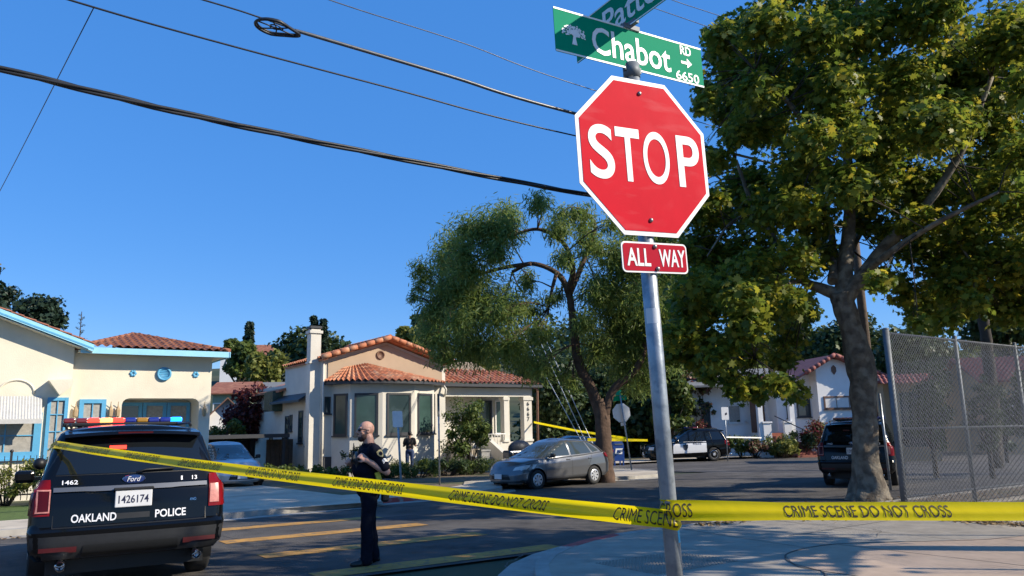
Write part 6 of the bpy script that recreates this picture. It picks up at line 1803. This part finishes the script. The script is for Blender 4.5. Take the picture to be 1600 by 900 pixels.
cable('utility_cable', 'upper thin wire leading into the plane leaves right of the name blades', [(900, -55), (1050, 0), (1140, 30), (1345, 100)], .010)
cable('utility_cable', 'lower thin wire leading into the plane leaves right of the name blades', [(880, -40), (1015, 10), (1095, 38), (1345, 125)], .010)
e0 = at(147, 11, 1 / (1 / 11 + (1 / 25.5 - 1 / 11) * 147 / 1345)); e1_ = at(0, 298, 20); e2_ = at(-60, 405, 26)
sd_ = MB(); sd_.tube(curve([e0, e1_, e2_], 10), .009, 6); tag(sd_.build('service_wire', m_cable), 'thin wire dropping steeply from a cable towards the cream house', 'cable', 'overhead cables')
# hanging coil
cc_ = at(431, 42, 1 / (1 / 11 + (1 / 25.5 - 1 / 11) * 431 / 1345)); cdir = (cb[-1] - cb[-4]); cdir.z = 0; cdir.normalize(); cs_ = Vector((-cdir.y, cdir.x, 0))
coil = thing('cable_coil', 'teardrop coil of black cable hanging from an overhead cable', 'cable coil', cc_)
def ring(k): 
    out = []
    for i in range(33):
        t = 2 * math.pi * i / 32; x = .38 * k * math.cos(t); y = .27 * k * math.sin(t) * (1 - .45 * max(0, math.cos(t)))
        out.append(cdir * (x + (.10 if math.cos(t) > .6 else 0) * (math.cos(t) - .6) * 2) + cs_ * y + Vector((0, 0, -.03 - .02 * math.cos(t))))
    return out
o = MB(); o.tube(ring(1.0), .028, 8, cap=False); o.tube([p + Vector((0, 0, .03)) for p in ring(.93)], .022, 8, cap=False); o.build('cable_loop', m_cable, coil)
o = MB(); rg = ring(.95)
for k in (2, 7, 12, 17, 22, 27): o.tube([Vector((.02, 0, -.03)), rg[k]], .013, 6)
o.tube([p * .3 for p in ring(1)], .012, 6, cap=False); o.build('spoke_frame', m_cable, coil)

# guy wires by the pepper tree
for (a, b, lab) in (((838, 560), (909, 690), 'left one of three guy wires beside the pepper tree trunk'), ((856, 560), (915, 690), 'middle one of three guy wires beside the pepper tree trunk'), ((866, 560), (928, 698), 'right one of three guy wires with a pale guard beside the pepper trunk')):
    bq = at(b[0], b[1], 28.3); aq = at(a[0], a[1], 31.5); g_ = thing('guy_wire', lab, 'wire', (0, 0, 0), 0, 'guy wires by the pepper tree')
    dn = (bq - aq).normalized(); gnd = bq + dn * ((bq.z + .2) / -dn.z); tpp = aq - dn * 3
    o = MB(); o.tube([tpp, gnd], .017, 6); o.build('strand', m_alum, g_)
    o = MB(); o.tube([gnd, gnd - dn * 2.0], .028, 8); o.build('guard', m_alum, g_)

# ---- small street furniture
def round_sign_post(): pass
fsb = at(987, 735, 33); fsb.z = gz(fsb.x, 33) + .1
fst = at(969, 618, 33)
f2 = thing('stop_sign', 'distant leaning stop sign seen from its blank silver back, with small green name blades', 'stop sign', fsb)
o = MB(); o.tube([(0, 0, 0), fst - fsb], .033, 10); o.build('pole', m_galv, f2)
ax = (fst - fsb).normalized(); cS = at(971, 645, 33.06) - fsb; exS = Vector((.97, .22, 0)).normalized(); exS = (exS - ax * exS.dot(ax)).normalized()
MF = basis(cS, exS, ax)
o = MB(); plate_poly(o, MF, octagon(.385), -.004, .0); pl_ = o.build('stop_panel', m_alum, f2)
o = MB(); plate_poly(o, MF @ Matrix.Translation((0, -.47, 0)), rrect(.22, .14, .02), -.004, 0); o.build('plate', m_alum, f2)
for y, rz_, w_ in ((.62, -12, .62), (.85, 40, .55)):
    Mb_ = MF @ Matrix.Translation((0, y, 0)) @ Matrix.Rotation(R(rz_), 4, 'Y'); o = MB(); plate_poly(o, Mb_, rrect(w_, .2, .01), -.002, .002); bb = o.build('street_name_blade', m_sgrn, f2)
mbx = at(965, 728, 38.5); mbx.z = gz(mbx.x, 38.5) + .1
mb_ = thing('mailbox', 'blue collection mailbox behind the pepper tree trunk', 'mailbox', mbx, R(12))
o = MB(); pr0 = [(-.27, -.28, .22), (.27, -.28, .22), (.27, -.28, .95)] + [(.27 * math.cos(R(t)), -.28, .95 + .27 * math.sin(R(t))) for t in range(10, 171, 16)] + [(-.27, -.28, .95)]
o.prism(pr0, (0, .56, 0)); o.build('body', m_mail, mb_)
for x in (-.22, .22):
    for y in (-.23, .23): o = MB(); o.box((x, y, .11), (.06, .06, .22)); o.build('leg', m_mail, mb_)
o = MB(); o.prism([(-.2, -.29, .55), (.16, -.29, .55), (.2, -.29, .82), (-.16, -.29, .82)], (0, -.006, 0)); o.build('logo_panel', m_swht, mb_)
o = MB(); o.prism([(-.12, -.297, .62), (.1, -.297, .62), (.02, -.297, .70), (.13, -.297, .75), (-.08, -.297, .75)], (0, -.004, 0)); o.build('logo', m_mail, mb_)
o = MB(); o.box((0, -.29, 1.02), (.4, .03, .05)); o.build('pull_handle', m_galvd, mb_)
def sign_post(name, label, bpx, tpx, Y, w, h, face_yaw, m, back=True, cz=None, rad=.03):
    b = at(*bpx, Y); b.z = gz(b.x, Y) + .1; t_ = at(*tpx, Y)
    s_ = thing(name, label, 'sign post', b)
    o = MB(); o.tube([(0, 0, -.1), t_ - b], rad, 10); o.build('pole', m_galv, s_)
    ax_ = (t_ - b).normalized(); Mx = basis((t_ - b) - ax_ * (h / 2 - .03) + Vector((0, -.04, 0)), Vector((math.cos(face_yaw), math.sin(face_yaw), 0)), ax_)
    o = MB(); plate_poly(o, Mx, rrect(w, h, .03), -.003, .003); pl = o.build('sign_panel', m, s_)
    return s_, Mx, pl
s1_, M1, pl1 = sign_post('parking_sign', 'parking sign seen from its pale back on a post right of the officer', (628, 779), (621, 644), 20.9, .27, .43, R(20), m_alum)
sign_post('parking_sign', 'tall pole with a sign seen edge on before the corner of the round bay', (687, 758), (685, 617), 25.8, .30, .75, R(82), m_dblue)
s3_, M3, pl3 = sign_post('parking_sign', 'white sign on a post behind the tail of the middle patrol car', (1137, 716), (1132, 637), 43.5, .42, .70, R(8), m_swht)
o = MB(); plate_poly(o, M3, [(-.02, -.12), (.12, -.05), (.10, .06), (-.0, .02)], .004, .007); o.build('symbol', m_ink, pl3)
# tape strung at the far house and corner
pil = SG(23.8, 32.3, 0); pil.z = at(822, 660, pil.y).z
fp = at(979, 685, 32.9)
tape('barrier_tape', 'yellow tape strung from the porch pillar of the ivory house to the distant stop sign', [pil, pil.lerp(fp, .5) - Vector((0, 0, .05)), fp], [], .004, 5, .3, ink=False, width=.10)
tape('barrier_tape', 'yellow tape strung level from the pepper trunk to the middle patrol car', [at(918, 687, 28.2), at(950, 687, 28.4), at(1012, 688, 43)], [], .004, 6, .3, ink=False, width=.11)
tape('barrier_tape', 'pale tape strung from the white sign post to the porch of the white house', [at(1135, 683, 43.3), at(1190, 684, 47)], [], .004, 7, .3, ink=False, width=.07, m=m_swht)
# covered grills on the porch side of the ivory house
gr = thing('covered_grill', 'dark covered grill beside the stairs of the ivory house behind the hatchback', 'grill', SG(20.0, 28.4, .1), TH)
o = MB(); o.box((0, 0, .5), (1.3, .6, .8), bev=.08); o.build('cover', m_dblue, gr); o = MB(); o.ball((.1, 0, .95), (.6, .3, .38), 16, 8); o.build('hood', m_trim, gr)
# ================================================================== people
m_skin = mat('skin', (0.50, 0.27, 0.19), 0.5, var=0.08, scale=20)
m_skin2 = mat('skin_brown', (0.26, 0.14, 0.09), 0.5, var=0.08, scale=20)
m_beard = mat('beard', (0.05, 0.025, 0.018), 0.8, var=0.3, scale=60)
m_hair = mat('hair_black', (0.012, 0.010, 0.010), 0.6, var=0.3, scale=60)
m_uni = mat('uniform_navy', (0.006, 0.0075, 0.015), 0.85, var=0.25, scale=8, bump=0.3, bscale=30, spec=.12)
m_leather = mat('leather_black', (0.010, 0.010, 0.011), 0.35, var=0.2, scale=20)
m_gold = mat('patch_gold', (0.35, 0.29, 0.13), 0.6, var=0.3, scale=60)
m_yell = mat('holster_yellow', (0.55, 0.50, 0.05), 0.5, var=0.1)
m_jean = mat('denim', (0.03, 0.05, 0.12), 0.85, var=0.3, scale=10)
m_tee = mat('tee_black', (0.008, 0.008, 0.010), 0.85, var=0.2, scale=10, bump=.2, bscale=25)

def hand(mb, wrist, dirv, palm_n, s=1.0, curl=1.0):
    """palm plus four curled fingers and a thumb; dirv points along the hand, palm_n out of the palm"""
    d = Vector(dirv).normalized(); n = Vector(palm_n); n = (n - d * n.dot(d)).normalized(); b = d.cross(n)
    w = Vector(wrist); pc = w + d * .05 * s
    for k in (-1, -.33, .33, 1): capsule(mb, w + b * k * .022 * s, w + d * .088 * s + b * k * .032 * s, .017 * s, .014 * s, 8)
    for k, L in ((-1, .068), (-.34, .082), (.34, .088), (1, .076)):
        p0 = w + d * .09 * s + b * k * .034 * s; L *= s
        p1 = p0 + (d * math.cos(.6 * curl) + n * math.sin(.6 * curl)) * L * .42
        p2 = p1 + (d * math.cos(1.5 * curl) + n * math.sin(1.5 * curl)) * L * .33
        p3 = p2 + (d * math.cos(2.2 * curl) + n * math.sin(2.2 * curl)) * L * .27
        chain(mb, [p0, p1, p2, p3], [.0105 * s, .0098 * s, .009 * s, .0078 * s], 8)
    t0 = w + d * .02 * s + b * .03 * s; t1 = t0 + (d * .6 + b * .6 + n * .35) * .042 * s; t2 = t1 + (d * .8 + b * .1 + n * .5) * .034 * s
    chain(mb, [t0, t1, t2], [.014 * s, .0115 * s, .0095 * s], 8)

def head(mb, c, s, yaw):
    """c: centre of the skull, yaw: where the face looks in the local frame"""
    M = Matrix.Rotation(yaw, 3, 'Z'); c = Vector(c)
    f = lambda x, y, z: c + M @ Vector((x * s, y * s, z * s))
    mb.ball(f(-.012, 0, .025), (.100 * s, .080 * s, .095 * s), 20, 14, M=M)
    mb.ball(f(.028, 0, -.035), (.070 * s, .064 * s, .080 * s), 18, 12, M=M)
    mb.ball(f(.045, 0, -.085), (.045 * s, .042 * s, .038 * s), 14, 10, M=M)
    capsule(mb, f(.092, 0, .022), f(.114, 0, -.018), .010 * s, .015 * s, 10)
    mb.ball(f(.106, .012, -.022), .010 * s); mb.ball(f(.106, -.012, -.022), .010 * s)
    mb.ball(f(.078, 0, .036), (.016 * s, .055 * s, .013 * s), 12, 8, M=M)
    capsule(mb, f(.090, -.020, -.052), f(.090, .020, -.052), .007 * s, .007 * s, 8)
    capsule(mb, f(.088, -.018, -.062), f(.088, .018, -.062), .008 * s, .008 * s, 8)
    for sg in (-1, 1):
        mb.ball(f(-.01, sg * .078, -.005), (.022 * s, .009 * s, .034 * s), 10, 8, M=M)
        mb.ball(f(.06, sg * .045, -.015), (.025 * s, .024 * s, .024 * s), 10, 8, M=M)
    return f

# ---- officer on the crosswalk
ob = ground(574, 882); HO = R(203)
of = thing('person', 'bald bearded officer in dark uniform and sunglasses standing on the crosswalk, hands at his chest', 'person', ob, HO); of.scale = (.95, .95, .945)
b = MB()
hf = head(b, (.045, 0, 1.765), 1.08, R(4))
capsule(b, (-.02, 0, 1.52), (.015, 0, 1.68), .082, .074, 16)
chain(b, [(-.03, 0, 1.0), (-.01, 0, 1.2), (-.03, 0, 1.42)], [.14, .145, .135], 14)
chain(b, [(0, .10, .98), (.035, .11, .52), (.05, .125, .09)], [.08, .058, .042], 12); chain(b, [(-.02, -.10, .98), (-.05, -.11, .52), (-.11, -.11, .09)], [.08, .058, .042], 12)
LS, LE, LW = Vector((-.03, .235, 1.50)), Vector((-.185, .295, 1.215)), Vector((.075, .245, 1.375))
RS, RE, RW = Vector((-.0, -.22, 1.50)), Vector((.02, -.31, 1.22)), Vector((.23, -.13, 1.33))
chain(b, [LS, LE], [.062, .050], 12); chain(b, [LE, LE.lerp(LW, .35), LW], [.050, .050, .033], 12)
chain(b, [RS, RE], [.06, .050], 12); chain(b, [RE, RE.lerp(RW, .35), RW], [.050, .049, .033], 12)
hand(b, LW, (LW - LE) * 1.0 + Vector((.0, -.10, .06)), (.2, -.9, -.2), 1.08, .9)
hand(b, RW, (RW - RE) + Vector((0, .10, .05)), (-.3, .9, -.2), 1.05, 1.0)
bo = remeshed(b, 'body', .0075, m_skin, of, 3)
# beard and glasses
q = MB(); Mh = Matrix.Rotation(R(4), 3, 'Z')
q.ball(hf(.052, 0, -.098), (.052, .052, .044), 14, 10, M=Mh); q.ball(hf(.030, .05, -.07), (.045, .02, .045), 10, 8, M=Mh); q.ball(hf(.030, -.05, -.07), (.045, .02, .045), 10, 8, M=Mh)
capsule(q, hf(.094, -.024, -.043), hf(.094, .024, -.043), .009, .009, 8)
remeshed(q, 'beard', .007, m_beard, bo, 3)
q = MB()
for sg in (-1, 1):
    q.ball(hf(.090, sg * .033, .012), (.014, .031, .020), 12, 8, M=Matrix.Rotation(R(4 + sg * 22), 3, 'Z')); q.tube([hf(.085, sg * .062, .018), hf(.03, sg * .085, .016), hf(-.02, sg * .088, .006)], .005, 6)
q.tube([hf(.100, -.012, .015), hf(.100, .012, .015)], .004, 6); q.build('sunglasses', m_leather, of)
# shirt with short sleeves, vest bulk
wr = lambda amp, f_: (lambda co, n: co + n * amp * (mnoise.noise(co * f_) + .6 * mnoise.noise(co * f_ * 2.3 + Vector((4, 1, 2)))))
q = MB()
q.ball((.0, 0, 1.39), (.185, .22, .17), 20, 14); q.ball((.035, 0, 1.25), (.195, .21, .17), 20, 14); q.ball((.02, 0, 1.12), (.18, .20, .13), 20, 14); q.ball((-.045, 0, 1.40), (.13, .19, .15), 16, 12)
for S_, E_ in ((LS, LE), (RS, RE)):
    chain(q, [Vector((S_.x * .8 - .01, S_.y * .55, 1.50)), S_, S_.lerp(E_, .78)], [.095, .088, .078], 14)
capsule(q, (-.02, -.09, 1.535), (-.02, .09, 1.535), .06, .06, 12)
q.lathe([(.090, 1.53), (.082, 1.60), (.09, 1.605), (.10, 1.53)], 20)
remeshed(q, 'shirt', .011, m_uni, of, 5, disp=wr(.007, 9))
# vest panel, radio, badge
q = MB(); q.ball((.165, .0, 1.36), (.045, .15, .13), 16, 10); q.box((.165, .08, 1.28), (.06, .09, .12), bev=.015); q.box((.17, -.08, 1.26), (.06, .09, .13), bev=.015); q.build('vest_pouches', m_leather, of)
q = MB(); q.box((.19, -.07, 1.43), (.045, .06, .12), bev=.012); q.tube([(.19, -.09, 1.48), (.185, -.10, 1.60)], .007, 6); q.build('radio', m_leather, of)
q = MB(); q.prism([(.135, .125, 1.455), (.120, .165, 1.455), (.125, .165, 1.415), (.133, .145, 1.395), (.14, .125, 1.415)], (.012, .006, 0)); q.build('badge', m_gold, of)
# shoulder patch and chevrons on the sleeve that faces the street
nrm_ = Vector((-.25, .95, .25)).normalized(); axs = (LE - LS).normalized()
def sleeve(u_, v_, off=.0): 
    c = LS.lerp(LE, .22) ; ex_ = nrm_.cross(axs).normalized(); ez_ = (ex_.cross(nrm_)).normalized()
    r_ = .094 + off; an_ = u_ / r_
    radial = nrm_ * math.cos(an_) + ex_ * math.sin(an_)
    return c - axs * v_ + radial * r_
for nm_, poly_, m_, of_ in (('shoulder_patch', [(-.042, .045), (-.02, .05), (0, .056), (.02, .05), (.042, .045), (.046, .0), (.03, -.035), (0, -.055), (-.03, -.035), (-.046, 0)], m_gold, .006), ('patch_field', [(.026 * math.cos(R(t)), .028 * math.sin(R(t))) for t in range(0, 360, 30)], m_uni, .009)):
    q = MB(); q.add([sleeve(0, 0, of_ + .003)] + [sleeve(x, y, of_) for x, y in poly_], [(0, i + 1, (i + 1) % len(poly_) + 1) for i in range(len(poly_))]); q.build(nm_, m_, of)
q = MB()
for k in range(3): 
    z0 = -.075 - k * .018
    q.add([sleeve(-.035, z0 - .018, .006), sleeve(0, z0, .006), sleeve(.035, z0 - .018, .006), sleeve(.035, z0 - .009 - .018, .006), sleeve(0, z0 - .009, .006), sleeve(-.035, z0 - .009 - .018, .006)], [(0, 1, 4, 5), (1, 2, 3, 4)])
q.build('chevrons', m_alum, of)
# trousers
q = MB(); q.ball((.0, 0, .99), (.165, .195, .14), 20, 12); q.ball((-.04, 0, .93), (.13, .17, .12), 16, 10)
chain(q, [(0, .10, .93), (.015, .11, .72), (.035, .113, .50), (.03, .12, .30), (.045, .125, .075)], [.115, .102, .086, .082, .080], 16)
chain(q, [(-.02, -.10, .93), (-.04, -.11, .72), (-.05, -.115, .50), (-.085, -.115, .30), (-.11, -.115, .075)], [.115, .102, .086, .082, .080], 16)
remeshed(q, 'trousers', .011, m_uni, of, 5, disp=wr(.009, 7))
for s_, x, y, an_ in ((1, .06, .125, 8), (-1, -.10, -.115, -12)):
    q = MB(); ca, sa = math.cos(R(an_)), math.sin(R(an_)); g_ = lambda a, z, w=0: Vector((x + a * ca - w * sa, y + a * sa + w * ca, z))
    chain(q, [g_(-.06, .045), g_(.06, .05), g_(.17, .038)], [.044, .048, .036], 12); capsule(q, g_(-.045, .05), g_(-.03, .13), .048, .055, 12); capsule(q, g_(.08, .038, .02), g_(.16, .034, .0), .04, .036, 10)
    q.v = [(v[0], v[1], max(v[2], .012)) for v in q.v]
    remeshed(q, 'boot', .008, m_leather, of, 3)
q = MB(); q.lathe([(.178, 1.035), (.186, 1.04), (.186, 1.09), (.178, 1.095)], 28, Matrix.Diagonal((.86, 1.02, 1, 1)) @ Matrix.Translation((-.01, 0, 0)))
q.build('duty_belt', m_leather, of)
for p_, s_ in (((.10, .16, 1.06), (.07, .05, .11)), ((.15, .06, 1.06), (.05, .08, .09)), ((-.13, .12, 1.07), (.06, .07, .10)), ((-.16, -.02, 1.05), (.05, .12, .10))):
    q = MB(); q.box(p_, s_, bev=.012); q.build('belt_pouch', m_leather, of)
q = MB(); q.box((-.06, .205, 1.02), (.10, .06, .20), bev=.015); q.build('holster', m_leather, of)
q = MB(); q.box((-.085, .215, 1.16), (.07, .045, .11), bev=.012, M=Matrix.Rotation(R(18), 3, 'Y')); q.build('yellow_grip', m_yell, of)
q = MB(); q.box((-.20, .14, .92), (.10, .11, .22), bev=.03); q.box((-.22, .12, 1.06), (.11, .08, .10), bev=.02); q.build('thigh_pouch', m_leather, of)

# ---- bystander at the wall
pb = at(640, 741, 33.2); pb.z = gz(pb.x, 33.2) + .20
pe2 = thing('person', 'bystander in black tee shirt and blue jeans facing the wall below the bay windows', 'person', pb, R(95))
b = MB(); hf2 = head(b, (.03, 0, 1.60), 1.0, R(5))
capsule(b, (-.02, 0, 1.38), (.0, 0, 1.52), .06, .055, 12)
chain(b, [(-.01, 0, .92), (0, 0, 1.1), (-.01, 0, 1.3)], [.12, .115, .12], 14)
for s_ in (1, -1):
    chain(b, [(0, s_ * .18, 1.36), (.0, s_ * .25, 1.10)], [.05, .04], 10); chain(b, [(.0, s_ * .25, 1.10), (.20, s_ * .15, 1.16)], [.04, .03], 10)
    hand(b, (.20, s_ * .15, 1.16), (.8, -s_ * .4, .2), (0, -s_ * .8, .3), .95, .9)
    chain(b, [(0, s_ * .09, .9), (.01, s_ * .10, .48), (-.01, s_ * .11, .08)], [.075, .055, .04], 10)
    capsule(b, (-.02, s_ * .11, .045), (.14, s_ * .13, .035), .04, .034, 10)
bo2 = remeshed(b, 'body', .009, m_skin2, pe2, 3)
q = MB(); q.ball(hf2(-.022, 0, .035), (.098, .086, .095), 16, 12); q.ball(hf2(-.05, 0, -.02), (.06, .075, .06), 14, 10); remeshed(q, 'hair', .01, m_hair, bo2, 3)
q = MB(); q.ball((-.01, 0, 1.25), (.125, .185, .19), 18, 12); q.ball((-.0, 0, 1.05), (.125, .17, .16), 18, 12)
for s_ in (1, -1): chain(q, [(-.01, s_ * .1, 1.38), (0, s_ * .18, 1.365), (0, s_ * .225, 1.20)], [.075, .075, .066], 12)
remeshed(q, 'tee_shirt', .013, m_tee, pe2, 5, disp=wr(.006, 9))
q = MB(); q.ball((-.01, 0, .90), (.13, .165, .12), 18, 12)
for s_ in (1, -1): chain(q, [(0, s_ * .09, .86), (.01, s_ * .10, .48), (-.01, s_ * .11, .07)], [.098, .076, .066], 14)
remeshed(q, 'jeans', .012, m_jean, pe2, 5, disp=wr(.007, 8))
